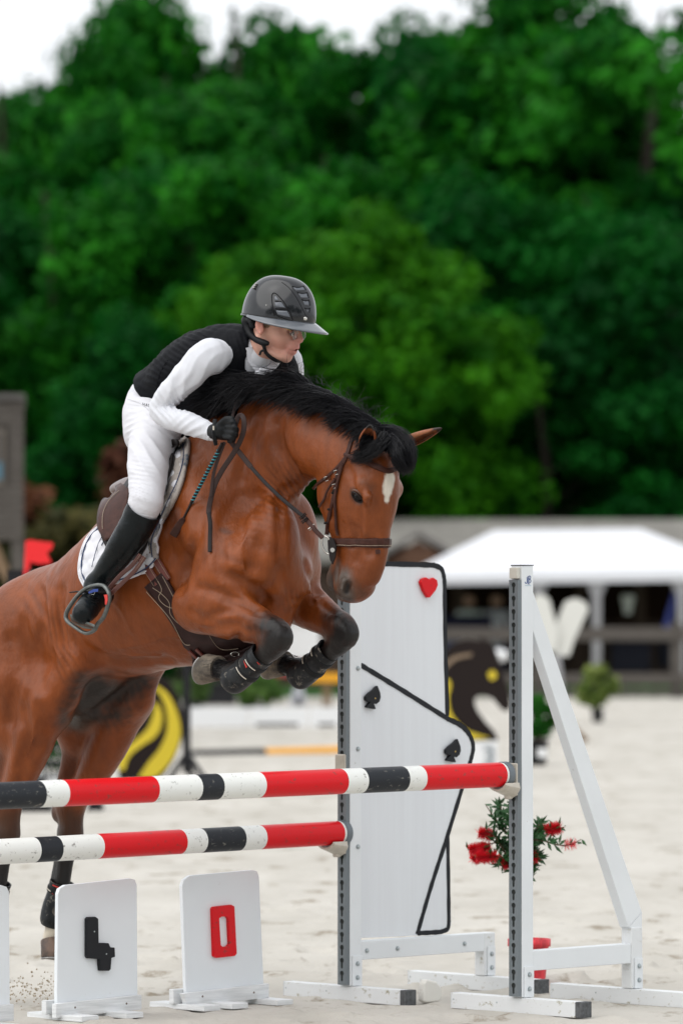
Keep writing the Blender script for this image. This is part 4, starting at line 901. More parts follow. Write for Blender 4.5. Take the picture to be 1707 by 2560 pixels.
def rail_mesh(z0, z1, pitch, w, T):     # a channel with real keyhole openings
    bm = bmesh.new(); n = int((z1-z0)/pitch); mT = lambda x, y, z: T @ Vector((x, y, z))
    zs = [z0+(z1-z0-n*pitch)/2+i*pitch for i in range(n+1)]; KH = keyhole(); m = len(KH)
    def edge(y, z):                     # the point of the cell's border in the direction (y, z)
        k = min(w/abs(y) if abs(y) > 1e-9 else 1e9, pitch/2/abs(z) if abs(z) > 1e-9 else 1e9); return y*k, z*k
    co = [math.atan2(sz*pitch/2, sy*w) for sy in (-1, 1) for sz in (-1, 1)]
    for i in range(n):
        zc = (zs[i]+zs[i+1])/2
        hi = [bm.verts.new(mT(-.018, y, zc+z)) for y, z in KH]; hk = [bm.verts.new(mT(-.0146, y, zc+z)) for y, z in KH]
        E = [edge(y, z) for y, z in KH]; ou = [bm.verts.new(mT(-.018, y, zc+z)) for y, z in E]
        for k in range(m):
            j = (k+1) % m; bm.faces.new((hi[k], hi[j], hk[j], hk[k])); a0, a1 = math.atan2(E[k][1], E[k][0]), math.atan2(E[j][1], E[j][0])
            if a1 < a0: a1 += 2*PI
            mid = [c for c in co for q in (0, 2*PI) if a0+1e-4 < c+q < a1-1e-4]
            if mid: c = mid[0]; cv = bm.verts.new(mT(-.018, math.copysign(w, math.cos(c)), zc+math.copysign(pitch/2, math.sin(c)))); bm.faces.new((ou[k], cv, ou[j], hi[j], hi[k]))
            else: bm.faces.new((ou[k], ou[j], hi[j], hi[k]))
    def q(*p): bm.faces.new([bm.verts.new(mT(*a)) for a in p])
    for (p, r_) in ((z0, zs[0]), (zs[-1], z1)):
        if r_-p > .001: q((-.018, -w, p), (-.018, w, p), (-.018, w, r_), (-.018, -w, r_))
    for s in (-1, 1): q((-.018, s*w, z0), (-.002, s*(w+.004), z0), (-.002, s*(w+.004), z1), (-.018, s*w, z1))
    q((-.018, -w, z1), (-.018, w, z1), (-.002, w+.004, z1), (-.002, -w-.004, z1)); q((-.018, -w, z0), (-.018, w, z0), (-.002, w+.004, z0), (-.002, -w-.004, z0))
    bmesh.ops.remove_doubles(bm, verts=bm.verts, dist=1e-5); bmesh.ops.recalc_face_normals(bm, faces=bm.faces)
    me = bpy.data.meshes.new('hole_rail'); bm.to_mesh(me); bm.free(); return me
def bolt(T, x, y, z, parent, axis='v', sgn=1):
    b = MB(); base = T @ Vector((x, y, z)); nrm = (T.to_3x3() @ (Vector((0, sgn, 0)) if axis == 'v' else Vector((sgn, 0, 0)))).normalized()
    M = Matrix.Translation(base) @ nrm.to_track_quat('Z', 'Y').to_matrix().to_4x4()
    b.lathe([(.0105, 0), (.0105, .0015)], M, 14, smooth=False); b.lathe([(.0085, .0015), (.0085, .006), (.004, .0085), (.001, .009)], M, 6, smooth=False); b.build('bolt', M_STEEL, parent)
def foot(T, x, parent, y0=-.36, y1=.345, z1=.05, hw=.03, m=None):
    f = MB(); f.box((x-hw, y0, -.012), (x+hw, y1-.034, z1), T); fo = f.build('foot', m or M_WMUD, parent, bevel=.002)
    f = MB(); f.box((x-hw-.001, y1-.033, -.012), (x+hw+.001, y1, z1+.001), T); f.build('end_cap', M_PCAP, fo, bevel=.003)
    f = MB(); f.box((x-hw-.001, y0-.002, -.012), (x+hw+.001, y0, z1+.001), T); f.build('end_cap', M_WPNT, fo)
    for yy in (y0+.012, y0+.25): 
        f = MB(); f.lathe([(.003, 0), (.0035, .0012), (.001, .002)], Matrix.Translation(T@Vector((x-hw, yy, z1*.5)))@(T.to_3x3()@Vector((-1, 0, 0))).to_track_quat('Z', 'Y').to_matrix().to_4x4(), 8); f.build('screw', M_STEEL, fo)
    return fo
def standard(T, top, parent, ulen, rail_w=.024, sp=.30):
    b = MB(); b.box((0, -.03, .052), (.066, .03, top), T); b.build('upright', M_WPNT, parent, bevel=.003)
    b = MB(); b.box((-.001, -.031, top+.001), (.067, .031, top+.005), T); b.build('top_cap', M_BLK, parent)
    me_ = rail_mesh(.056, top-.055, .053, rail_w, T); hr_ = new_obj('hole_rail', me_, M_RAIL, parent)
    b = MB(); b.box((-.0146, -rail_w, .058), (-.0012, rail_w, top-.057), T); b.build('rail_core', M_HOLE, parent)
    b = MB(); b.box((-.02, -.022, top-.05), (-.001, .022, top-.006), T); b.build('rail_cap', M_CREAM, parent, bevel=.003)
    foot(T, .033, parent)
    b = MB(); b.box((.010, .031, .052), (.064, .036, .175), T); pl_ = b.build('bracket', M_WPNT, parent, bevel=.001)
    for z in (.085, .142): bolt(T, .037, .036, z, pl_)
    # far leg of the wing
    b = MB(); b.box((ulen-.066, -.028, .052), (ulen, .028, sp), T); b.build('short_post', M_WMUD, parent, bevel=.003)
    foot(T, ulen-.033, parent, y0=-.42, y1=.34)
    b = MB(); b.box((ulen-.05, .029, .052), (ulen-.004, .034, .175), T); pl_ = b.build('bracket', M_WPNT, parent, bevel=.001)
    for z in (.085, .142): bolt(T, ulen-.027, .034, z, pl_)
def cup(T, zc, parent, name='cup'):     # the holder a pole end rests in
    b = MB(); b.box((-.032, -.028, zc-.085), (-.0185, .028, zc+.045), T); c = b.build(name, M_CUP, parent, bevel=.006, seg=3)
    b = MB(); n = 14; prof = [(math.sin(a)*.056, zc-math.cos(a)*.056) for a in np.linspace(-1.0, 1.0, n)]
    vs = []; 
    for x in (-.033, -.115):
        for k, (y, z) in enumerate(prof): vs.append(T @ Vector((x, y, z)))
        for k, (y, z) in enumerate(prof): vs.append(T @ Vector((x, y*1.13, z-.009-.030*(1 if x > -.05 else 0)*math.cos(y*22))))
    fs = []
    for k in range(n-1):
        fs += [(k, k+1, 2*n+k+1, 2*n+k), (n+k, n+k+1, 3*n+k+1, 3*n+k), (k, k+1, n+k+1, n+k), (2*n+k, 2*n+k+1, 3*n+k+1, 3*n+k)]
    fs += [(0, n, 3*n, 2*n), (n-1, 2*n-1, 4*n-1, 3*n-1)]; b.add(vs, fs); b.build('tray', M_CUP, c, bevel=.002)
    b = MB(); b.box((-.060, -.016, zc-.098), (-.033, .016, zc-.066), T); b.build('lug', M_CUP, c, bevel=.008, seg=3)
# near standard
O1 = Vector((.694, 20.02, 0)); T1 = xform(O1, D_, F_)
st1 = thing('jump_standard', O1, 'white triangular jump standard with grey keyhole rail, its sloping brace open, on the right', 'jump standard', 'jump standards with grey keyhole rails')
standard(T1, 1.765, st1, .72)
b = MB(); b.box((.067, -.026, .155), (.653, .026, .235), T1); b.build('bottom_rail', M_WPNT, st1, bevel=.003)
b = MB(); y0, y1 = -.024, .024
def quadprism(pts, y0, y1, T): return [T @ Vector((u, y, z)) for y in (y0, y1) for u, z in pts]
b.hexa(quadprism([(.067, 1.515), (.067, 1.672), (.722, .36), (.640, .30)], y0, y1, T1)); b.build('brace', M_WPNT, st1, bevel=.003)
b = MB(); b.hexa(quadprism([(.640, .2995), (.722, .3595), (.7205, .3005), (.655, .2995)], y0, y1, T1)); b.build('brace_foot', M_WPNT, st1)
# maker's mark on the upright: J L B
def letters(parent, T, u0, z0, s, y, m):
    Q = lambda pts: b.prism(pts, Matrix(((T.col[0].x, 0, T.col[1].x, 0), (T.col[0].y, 0, T.col[1].y, 0), (0, 1, 0, 0), (0, 0, 0, 1))), .0006)
    def poly(pts): 
        n = len(pts); v0 = [T @ Vector((u0+x*s, y, z0+zz*s)) for x, zz in pts]; v1 = [T @ Vector((u0+x*s, y+.0007, z0+zz*s)) for x, zz in pts]
        b.add(v0+v1, [tuple(range(n))[::-1], tuple(range(n, 2*n))]+[(i, (i+1) % n, n+(i+1) % n, n+i) for i in range(n)])
    b = MB(); poly([(.9, 1), (1.15, 1), (1.15, -.75), (.85, -1.05), (.25, -1.05), (0, -.75), (0, -.45), (.25, -.45), (.3, -.7), (.45, -.82), (.8, -.82), (.9, -.7)]); b.build('printed_letter', m, parent)
    b = MB(); poly([(1.3, 1.35), (1.55, 1.35), (1.55, -1.0), (2.25, -1.0), (2.25, -1.25), (1.3, -1.25)]); b.build('printed_letter', m, parent)
    b = MB(); poly([(1.75, 1.5), (2.0, 1.5), (2.0, -.75), (1.75, -.75)]); poly([(2.0, 1.5), (2.55, 1.45), (2.8, 1.2), (2.8, .75), (2.55, .45), (2.0, .4), (2.0, .6), (2.4, .65), (2.55, .8), (2.55, 1.1), (2.4, 1.25), (2.0, 1.28)]); poly([(2.0, .38), (2.6, .35), (2.95, 0), (2.95, -.4), (2.6, -.72), (2.0, -.75), (2.0, -.52), (2.5, -.5), (2.7, -.3), (2.7, -.05), (2.5, .15), (2.0, .17)]); b.build('printed_letter', m, parent)
    b = MB(); poly([(0, -1.6), (3, -1.6), (3, -1.68), (0, -1.68)]); b.build('printed_line', mat('light_blue_print', (.15, .35, .5)), parent)
letters(st1, T1, .016, 1.708, .0125, .0302, mat('navy_print', (.01, .05, .22), rough=.4))
O2 = Vector((.014, 20.62, 0)); T2 = xform(O2, D_, F_)
st2 = thing('jump_standard', O2, 'white jump standard filled with playing card panels with a red heart and black spades', 'jump standard', 'jump standards with grey keyhole rails')
standard(T2, 1.72, st2, .865, sp=.231)
b = MB(); b.box((.067, -.026, .155), (.866, .0265, .232), T2); b.build('bottom_rail', M_WPNT, st2, bevel=.003)
for u in (.10, .28, .68): bolt(T2, u, .026, .192, st2)
for z in (.62, 1.02, 1.35): bolt(T2, .045, .030, z, st2)
def uz(T, px, py, v=0.0):               # plane coordinates (u, z) on a wing of what is seen at a pixel
    p = rayp(px, py, T.translation, F_, v); q = T.inverted() @ p; return q.x, q.z
def vslab(name, poly, T, v0, v1, m, parent, px=True, bevel=0):
    P = [uz(T, x, y, v1) for x, y in poly] if px else poly; n = len(P); b = MB()
    b.add([T @ Vector((u, v0, z)) for u, z in P]+[T @ Vector((u, v1, z)) for u, z in P], [tuple(range(n))[::-1], tuple(range(n, 2*n))]+[(i, (i+1) % n, n+(i+1) % n, n+i) for i in range(n)])
    return b.build(name, m, parent, bevel=bevel)
def vband(name, line, w, T, v0, v1, m, parent, closed=False):   # a painted stroke along a pixel path, w metres wide
    P = [Vector((*uz(T, x, y, v1), 0)) for x, y in line]; n = len(P); vs = []
    for i in range(n):
        t = (P[min(i+1, n-1)]-P[max(i-1, 0)]).normalized(); nn = Vector((-t.y, t.x, 0)); k = 1+.10*math.sin(i*2.3)
        for s in (-1, 1):
            for v in (v0, v1): q = P[i]+nn*(s*w/2*k); vs.append(T @ Vector((q.x, v, q.y)))
    fs = []
    for i in range(n-1):
        a = i*4; c = a+4; fs += [(a, a+1, c+1, c), (a+3, a+2, c+2, c+3), (a+1, a+3, c+3, c+1), (a+2, a, c, c+2)]
    fs += [(0, 2, 3, 1), ((n-1)*4, (n-1)*4+1, (n-1)*4+3, (n-1)*4+2)]
    b = MB(); b.add(vs, fs); return b.build(name, m, parent)
M_CARD = mat('card_panel_paint', (.74, .77, .80), rough=.5, nscale=3, col2=(.71, .735, .765), stretch=(9, 9, .35), bump=[(30, .15, .001, (3, 3, .15))], dirt=((.42, .42, .42), 7, .70, (6, 6, .5)))
card1 = [(900, 1405)]+[(1080, 1406)]+sm([(1086, 1406), (1104, 1414), (1114, 1440)], 4)+[(1121, 1796)]
card2 = sm([(1121, 1796), (1155, 1812), (1178, 1836), (1188, 1868), (1180, 1905)], 4)+[(1123, 2085), (1127, 2310)]+sm([(1127, 2310), (1122, 2328), (1106, 2334)], 3)+[(1060, 2338), (900, 2345)]
vslab('card_panel', card1+card2[1:], T2, -.008, .008, M_CARD, st2, bevel=.002)
mb_ = mat('black_card_line', (.018, .020, .024), rough=.55)
vband('painted_line', spline([(930, 1409), (1030, 1411), (1082, 1413)], 4)+spline([(1084, 1413), (1104, 1423), (1111, 1450)], 5)+spline([(1111, 1452), (1113, 1600), (1118, 1790)], 6), .022, T2, .0085, .0098, mb_, st2)
vband('painted_line', spline([(903, 1663), (1000, 1722), (1118, 1796)], 8)+spline([(1119, 1797), (1152, 1814), (1174, 1838), (1183, 1868), (1176, 1903)], 6)+spline([(1175, 1906), (1120, 2085), (1078, 2215), (1043, 2336)], 8), .021, T2, .0088, .0104, mb_, st2)
vband('painted_line', spline([(1119, 2092), (1121, 2200), (1122, 2300)], 4)+spline([(1122, 2304), (1119, 2322), (1104, 2329)], 4)+spline([(1102, 2330), (1070, 2332), (1044, 2333)], 4), .020, T2, .0086, .0101, mb_, st2)
heart = [(1052, 1456), (1056, 1447), (1066, 1443), (1075, 1449), (1084, 1444), (1093, 1450), (1095, 1462), (1090, 1475), (1075, 1494), (1070, 1494), (1060, 1478)]
vslab('heart', heart, T2, .0085, .026, M_RED, st2, bevel=.003)
for cx_, cy_ in ((934, 1744), (1134, 1877)):
    sp = [(10, -30), (2, -21), (-10, -12), (-19, -2), (-18, 7), (-12, 11), (-7, 10), (-17, 22), (-16, 25), (3, 29), (6, 28), (1, 15), (8, 16), (15, 10), (18, 0), (17, -12), (13, -22)]
    vslab('spade', [(cx_+x, cy_+y) for x, y in sp], T2, .0108, .026, M_BLK, st2, bevel=.002)
    bb = MB(); u, z = uz(T2, cx_+4, cy_+2, .026); bb.lathe([(.004, 0), (.003, .001), (.001, .0015)], Matrix.Translation(T2@Vector((u, .026, z)))@F_.to_track_quat('Z', 'Y').to_matrix().to_4x4(), 8); bb.build('screw', mat('brass', (.45, .33, .12), metal=1, rough=.4), st2)
# poles -----------------------------------------------------------------
def striped_pole(name, label, px_ends, bands, T, u_end, z_end, zl, tail_px, capz, r=.049):
    e1 = T @ Vector((u_end, 0, z_end)); d = Vector(D_)
    # far (left) end: continue along the pole direction until the given pixel column, and beyond
    def at_px(px):
        k = (px-CX)/FPX; t = (k*e1.y-e1.x)/(d.x-k*d.y); return e1+d*t, t
    p0, t0 = at_px(0); slope = (zl-z_end)/t0
    def pt(t): q = e1+d*t; return Vector((q.x, q.y, z_end+slope*t))
    pl = thing(name, pt(t0), label, 'pole', 'red, white and black poles of the jump')
    ts = [at_px(px)[1] for px in px_ends]
    ts = [t0-1.3, t0-.9, t0-.55]+ts if False else ts
    first = ts[0]; extra = []
    seq = [M_RED, M_WPOLE, M_BPOLE, M_WPOLE]
    t = first; k = 0
    while t > t0-1.25:
        extra.append((t-.32, t, seq[k % 4])); t -= .32; k += 1
    for a, c, m in extra+[(ts[i], ts[i+1], bands[i]) for i in range(len(bands))]:
        b = MB(); n = 28; A, C_ = pt(a), pt(c); b.tube([A, A.lerp(C_, .5), C_], r, n, caps=True); b.build('band', m, pl)
    b = MB(); b.tube([pt(ts[-1]), pt(ts[-1]+.012)], r*.985, 28); b.build('white_ring', M_WPOLE, pl)
    b = MB(); A = pt(ts[-1]+.013); B_ = pt(ts[-1]+.050); b.tube([A, A.lerp(B_, .15), A.lerp(B_, .8), A.lerp(B_, .95), B_], [r*1.03, r*1.055, r*1.05, r*.95, r*.6], 28); b.build('end_cap', mat('grey_plastic', (.13, .155, .175), rough=.5), pl)
    return pl
R4 = (M_BPOLE, M_WPOLE, M_RED, M_WPOLE, M_BPOLE, M_WPOLE, M_RED, M_WPOLE, M_BPOLE, M_WPOLE, M_RED)
striped_pole('jump_pole', 'upper red, white and black pole, in front, ending at the right-hand standard', [-60, 96, 154, 378, 486, 540, 645, 850, 900, 1003, 1046, 1246], R4, T1, -.083, .9385, .927, 0, 0)
R5 = (M_WPOLE, M_BPOLE, M_WPOLE, M_RED, M_WPOLE, M_BPOLE, M_WPOLE, M_RED)
striped_pole('jump_pole', 'lower red, white and black pole, behind, ending at the card-panelled standard', [-90, 84, 139, 242, 449, 500, 596, 648, 842], R5, T2, -.083, .678, .666, 0, 0)
cup(T1, .938, st1); cup(T2, .677, st2); cup(T2, .955+.0, st2)
# number boards -----------------------------------------------------------------
M_PLY = mat('white_painted_plywood', (.76, .80, .83), rough=.5, noise=.025, nscale=2, bump=[(26, .2, .001, (1, 1, .2))], dirt=((.50, .48, .44), 34, .665))
M_TIMB = mat('white_painted_timber', (.78, .80, .81), rough=.55, nscale=3, col2=(.62, .64, .65), stretch=(2, 2, 30), bump=[(10, .5, .003, (1, 1, 14))], dirt=((.30, .28, .25), 30, .70))
def number_board(label, origin_px, corners, batten, feet, digit, dm):
    o = gnd(*origin_px); T = xform(o, D_, F_); t = thing('number_board', o, label, 'number board', 'white number boards standing under the poles')
    vslab('panel', corners, T, -.012, .006, M_PLY, t, bevel=.002)
    bt = vslab('batten', batten, T, .007, .032, M_TIMB, t, bevel=.002)
    (x0, y0), (x1, y1) = batten[0], batten[1]
    P = [uz(T, x, y, .032) for x, y in batten]; u0, u1 = min(p[0] for p in P), max(p[0] for p in P); zt = max(p[1] for p in P)
    b = MB(); b.box((u0-.012, -.040, .012), (u1-.012, -.013, zt), T); b.build('batten', M_TIMB, t, bevel=.002)
    for f in feet:
        b = MB(); u = u0+(u1-u0)*f; b.box((u-.045, -.17, -.01), (u+.045, .15, .012), T); b.build('foot', M_TIMB, t, bevel=.002)
    for fx in (.22, .82):
        b = MB(); b.lathe([(.0045, 0), (.0035, .0006)], Matrix.Translation(T@Vector((u0+(u1-u0)*fx, .0322, zt*.55)))@F_.to_track_quat('Z', 'Y').to_matrix().to_4x4(), 8); b.build('nail_head', mat('rust', (.10, .06, .04)), bt)
    return t, T
rc_ = lambda x0, y0, x1, y1, r, sk=0: [(x0, y0+r), (x0+r*.3, y0+r*.3), (x0+r, y0), (x1-r, y1_top(y0, sk)), (x1-r*.3, y1_top(y0, sk)+r*.3), (x1, y1_top(y0, sk)+r)]
def y1_top(y, s): return y+s
t4, T4 = number_board('white board with rounded corners carrying a black number 4', (240, 2536),
    [(146, 2235), (150, 2222), (164, 2213)]+[(325, 2196), (338, 2199), (343, 2212)]+[(345, 2505), (143, 2530)], [(141, 2510), (355, 2487), (355, 2524), (141, 2546)], (.16, .68), None, None)
b4 = [(219, 2298), (223, 2293), (240, 2292), (247, 2297), (248, 2359), (252, 2357), (273, 2358), (277, 2368), (288, 2369), (289, 2392), (280, 2395), (278, 2423), (274, 2427), (252, 2427), (250, 2398), (222, 2396), (219, 2391)]
vslab('digit', b4, T4, .0065, .024, M_BLK, t4, bevel=.002)
for x, y in ((237, 2329), (267, 2385)):
    bb = MB(); u, z = uz(T4, x, y, .024); bb.lathe([(.0035, 0), (.003, .001), (.001, .0015)], Matrix.Translation(T4@Vector((u, .024, z)))@F_.to_track_quat('Z', 'Y').to_matrix().to_4x4(), 8); bb.build('screw', M_STEEL, t4)
t0_, T0 = number_board('white board with rounded corners carrying a red number 0', (566, 2508),
    [(456, 2215), (460, 2200), (476, 2189)]+[(630, 2175), (643, 2178), (648, 2192)]+[(660, 2470), (466, 2496)], [(459, 2484), (673, 2459), (673, 2494), (470, 2518)], (.10, .42, .95), None, None)
bm0 = bmesh.new()
out0 = [(533, 2272), (537, 2267), (580, 2262), (588, 2266), (594, 2384), (589, 2390), (544, 2395), (537, 2391)]; in0 = [(550, 2296), (555, 2292), (568, 2291), (573, 2296), (576, 2360), (571, 2366), (559, 2368), (554, 2363)]
for v in (.0065, .020):
    A = [bm0.verts.new(T0 @ Vector((uz(T0, x, y, .024)[0], v, uz(T0, x, y, .024)[1]))) for x, y in out0]; Bq = [bm0.verts.new(T0 @ Vector((uz(T0, x, y, .024)[0], v, uz(T0, x, y, .024)[1]))) for x, y in in0]
    E = [bm0.edges.new((L_[k], L_[(k+1) % 8])) for L_ in (A, Bq) for k in range(8)]; bmesh.ops.triangle_fill(bm0, use_beauty=True, edges=E)
    if v < .01: A0_, B0_ = A, Bq
for L0, L1 in ((A0_, A), (B0_, Bq)):
    for k in range(8): bm0.faces.new((L0[k], L0[(k+1) % 8], L1[(k+1) % 8], L1[k]))
bmesh.ops.recalc_face_normals(bm0, faces=bm0.faces); me0 = bpy.data.meshes.new('digit'); bm0.to_mesh(me0); bm0.free()
new_obj('digit', me0, M_RED, t0_)
number_board('white board cut off by the left edge, only its right side showing', (-70, 2566),
    [(-175, 2240), (-170, 2226), (-155, 2222)]+[(5, 2213), (18, 2217), (24, 2230)]+[(26, 2520), (-175, 2545)], [(-180, 2532), (36, 2510), (36, 2552), (-180, 2572)], (.16, .72), None, None)
# broken cup piece lying on the sand
o = gnd(1075, 2502); T = xform(o, Vector((.8, .6, 0)), Vector((.6, -.8, 0)))
b = MB(); b.prism([(-.05, 0), (-.045, .075), (-.03, .09), (.02, .078), (.045, .05), (.048, .012), (.03, -.004), (-.03, -.006)], T @ Matrix.Rotation(math.radians(90), 4, 'X') @ Matrix.Translation((0, 0, -.02)), .04)
tag(b.build('spare_cup', mat('white_plastic', (.72, .71, .66), rough=.4, dirt=((.45, .42, .36), 30, .62)), bevel=.008, seg=3), 'loose white plastic cup lying on the sand between the two standards', 'jump cup')
# bottlebrush in a red pot
PB = gnd(1352, 2457); PB = Vector((X_(1322, PB.y+.02), PB.y+.02, 0)); bt = thing('potted_bottlebrush', PB, 'bottlebrush bush with red brush flowers in a red plastic pot behind the near standard', 'potted plant')
M_RPOT = mat('red_plastic_pot', (.62, .03, .045), rough=.5, noise=.3, nscale=45, stretch=(1, 1, .4))
b = MB(); k_ = PB.y/FPX; b.lathe([(.068, 0), (.083, .150), (.083, .153), (.092, .155), (.092, .186), (.085, .186), (.082, .16), (.001, .16)], Matrix.Translation(PB), 28)
# the pot is about 58 px half-wide at its rim
b.build('pot', M_RPOT, bt)
M_STEM = mat('plant_stem', (.11, .06, .035), rough=.8); M_BL = mat('bottlebrush_leaf', (.022, .085, .022), rough=.45, spec=.4, noise=.3, nscale=8)
M_BR = mat('bottlebrush_red', (.72, .012, .028), rough=.6)
YB = PB.y; rb = random.Random(12); leafs = MB(); brush = MB(); stems = []
def PBp(px, py, dy=0): return at(px, py, YB+dy)
br = [([(1322, 2385), (1318, 2250), (1300, 2150), (1268, 2085), (1240, 2052), (1212, 2010)], 0), ([(1322, 2300), (1300, 2170), (1262, 2120), (1245, 2105), (1200, 2120), (1170, 2126)], .03), ([(1310, 2200), (1270, 2150), (1225, 2140), (1185, 2143)], -.03),
      ([(1322, 2300), (1290, 2080), (1262, 2040), (1247, 2012)], .05), ([(1322, 2280), (1330, 2110), (1360, 2076), (1410, 2068)], .02), ([(1322, 2280), (1328, 2120), (1345, 2100), (1390, 2112), (1425, 2112), (1452, 2098)], -.02),
      ([(1322, 2320), (1290, 2180), (1275, 2152), (1250, 2165)], .04), ([(1325, 2290), (1322, 2150), (1335, 2142), (1345, 2145)], 0), ([(1322, 2260), (1285, 2100), (1280, 2050), (1283, 2005)], -.04), ([(1322, 2250), (1240, 2095), (1205, 2083)], .06), ([(1322, 2280), (1340, 2090), (1350, 2060)], .03)]
for pts, dy in br:
    P = [PBp(x, y, dy*min(1, i/2)) for i, (x, y) in enumerate(pts)]; S_ = [Vector(p) for p in spline([tuple(p) for p in P], 6)]
    b = MB(); b.tube(S_, [.006-.0042*i/(len(S_)-1) for i in range(len(S_))], 5); b.build('stem', M_STEM, bt)
    for i, p in enumerate(S_):
        if p.z > PB.z+.45:
            for _ in range((5 if p.x < X_(1345, YB) else 3) if (p.x > X_(1225, YB) and p.x < X_(1400, YB)) else (1 if i % 3 == 0 else 0)):
                d = Vector((rb.gauss(0, 1), rb.gauss(0, 1), rb.gauss(.35, .8))).normalized(); L_ = rb.uniform(.035, .062); s = d.orthogonal().normalized()*.0085; up = d.cross(s).normalized()*.002
                leafs.add([p, p+d*L_*.45+s+up, p+d*L_, p+d*L_*.45-s+up, p+d*L_*.45-up*.5], [(0, 1, 4), (1, 2, 4), (2, 3, 4), (3, 0, 4)])
for (xa, ya, xb, yb, dy, dn) in ((1225, 2118, 1172, 2124, .03, 1), (1240, 2142, 1190, 2144, -.03, 1), (1362, 2076, 1400, 2068, .02, 1), (1232, 2088, 1196, 2082, .06, .8), (1275, 2152, 1256, 2163, .04, .8), (1330, 2142, 1340, 2140, 0, .8), (1410, 2114, 1440, 2106, -.02, .12), (1210, 2130, 1180, 2150, .01, .8)):
    A, B_ = PBp(xa, ya, dy), PBp(xb, yb, dy); n = int(1100*dn); ax = (B_-A).normalized()
    for i in range(n):
        p = A.lerp(B_, rb.random()); d = Vector((rb.gauss(0, 1), rb.gauss(0, 1), rb.gauss(0, 1))); d = (d-ax*d.dot(ax)*.75).normalized(); L_ = rb.uniform(.018, .034); s = d.orthogonal().normalized()*.0011
        brush.add([p-s, p+s, p+d*L_+s*.6, p+d*L_-s*.6], [(0, 1, 2, 3)])
tag(leafs.build('leaves', M_BL, bt, fix=False), kind='stuff'); tag(brush.build('flower_brush', M_BR, bt, fix=False), kind='stuff')
# ================================================================== HORSE DETAILS AND TACK
from mathutils.geometry import delaunay_2d_cdt
def inpoly(x, y, P):
    c = False; n = len(P)
    for i in range(n):
        x0, y0 = P[i]; x1, y1 = P[i-1]
        if (y0 > y) != (y1 > y) and x < (x1-x0)*(y-y0)/(y1-y0)+x0: c = not c
    return c
def patch(name, poly, tree, off, th, m, parent=None, step=9, puff=None, fb=None, bevel=0, smooth=True):   # a sheet lying on a body over a pixel outline
    P = []; n = len(poly)
    for i in range(n):
        a, b_ = Vector(poly[i]), Vector(poly[(i+1) % n]); k = max(1, int((b_-a).length/step))
        for j in range(k): P.append(a.lerp(b_, j/k))
    B_ = [tuple(p) for p in P]; x0, x1 = min(p[0] for p in B_), max(p[0] for p in B_); y0, y1 = min(p[1] for p in B_), max(p[1] for p in B_)
    pts = [Vector(p) for p in B_]; y = y0+step*.5; r = 0
    while y < y1:
        x = x0+step*(.5 if r % 2 else 0)
        while x < x1:
            if inpoly(x, y, B_) and min((x-a)**2+(y-b_)**2 for a, b_ in B_) > (step*.45)**2: pts.append(Vector((x, y)))
            x += step
        y += step*.87; r += 1
    v2, e2, f2, *_ = delaunay_2d_cdt(pts, [(i, (i+1) % len(B_)) for i in range(len(B_))], [list(range(len(B_)))], 1, 1e-4)
    vs = []
    for q in v2:
        h = hit(tree, q.x, q.y)
        if h is None:
            p = (fb or (lambda a, b__: H(a, b__, -.12)))(q.x, q.y); nn = (EYE-p).normalized()
        else: p, nn = h
        o = off+(puff(q.x, q.y, p) if puff else 0); vs.append(p+nn*o)
    me_ = bpy.data.meshes.new(name); me_.from_pydata([tuple(v) for v in vs], [], [list(f) for f in f2]); me_.update()
    if smooth: me_.polygons.foreach_set('use_smooth', [True]*len(me_.polygons))
    o = new_obj(name, me_, m, parent); bm = bmesh.new(); bm.from_mesh(me_); bmesh.ops.recalc_face_normals(bm, faces=bm.faces)
    if sum((f.normal.dot(EYE-f.calc_center_median()) > 0) for f in bm.faces) < len(bm.faces)/2: bmesh.ops.reverse_faces(bm, faces=bm.faces)
    for _ in range(0 if puff else 2): bmesh.ops.smooth_vert(bm, verts=[v for v in bm.verts if not v.is_boundary], factor=.5, use_axis_x=True, use_axis_y=True, use_axis_z=True)
    bm.to_mesh(me_); bm.free()
    s = o.modifiers.new('thick', 'SOLIDIFY'); s.thickness = th; s.offset = -1
    return o
def on(tree, pts, off=.004, n=6, fb=None):   # a spline of pixels laid on a body: points and normals
    P, N2 = [], []
    for q in spline(pts, n):
        h = hit(tree, q[0], q[1])
        if h is None:
            p = (fb or (lambda a, b__: H(a, b__, -.12)))(q[0], q[1]); nn = (EYE-p).normalized()
        else: p, nn = h
        P.append(p+nn*off); N2.append(nn)
    for _ in range(2):
        P = [P[0]]+[(P[i-1]+P[i]*2+P[i+1])/4 for i in range(1, len(P)-1)]+[P[-1]]; N2 = [N2[0]]+[(N2[i-1]+N2[i]*2+N2[i+1]).normalized() for i in range(1, len(N2)-1)]+[N2[-1]]
    return P, N2
def band_on(name, tree, pts, w, m, parent, off=.002, t=.004, n=6, fb=None):
    P, Q = on(tree, pts, off, n, fb); b = MB(); b.strap(P, Q, w, t); return b.build(name, m, parent)
def line_on(name, tree, pts, r, m, parent, off=.003, n=6, fb=None, k=6):
    P, Q = on(tree, pts, off, n, fb); b = MB(); b.tube(P, r, k); return b.build(name, m, parent)
NF = lambda x, y: N_(x, y, -.05)
M_LEATH = mat('brown_leather', (.050, .020, .015), rough=.38, spec=.5, noise=.25, nscale=30, bump=[(120, .25, .001)])
M_LEATD = mat('dark_leather', (.014, .011, .011), rough=.42, noise=.3, nscale=20, bump=[(140, .3, .001)])
M_LEATG = mat('girth_leather', (.030, .014, .013), rough=.45, noise=.25, nscale=25, bump=[(150, .3, .001)], dirt=((.14, .12, .10), 90, .70))
M_STITCH = mat('tan_thread', (.34, .27, .20), rough=.8)
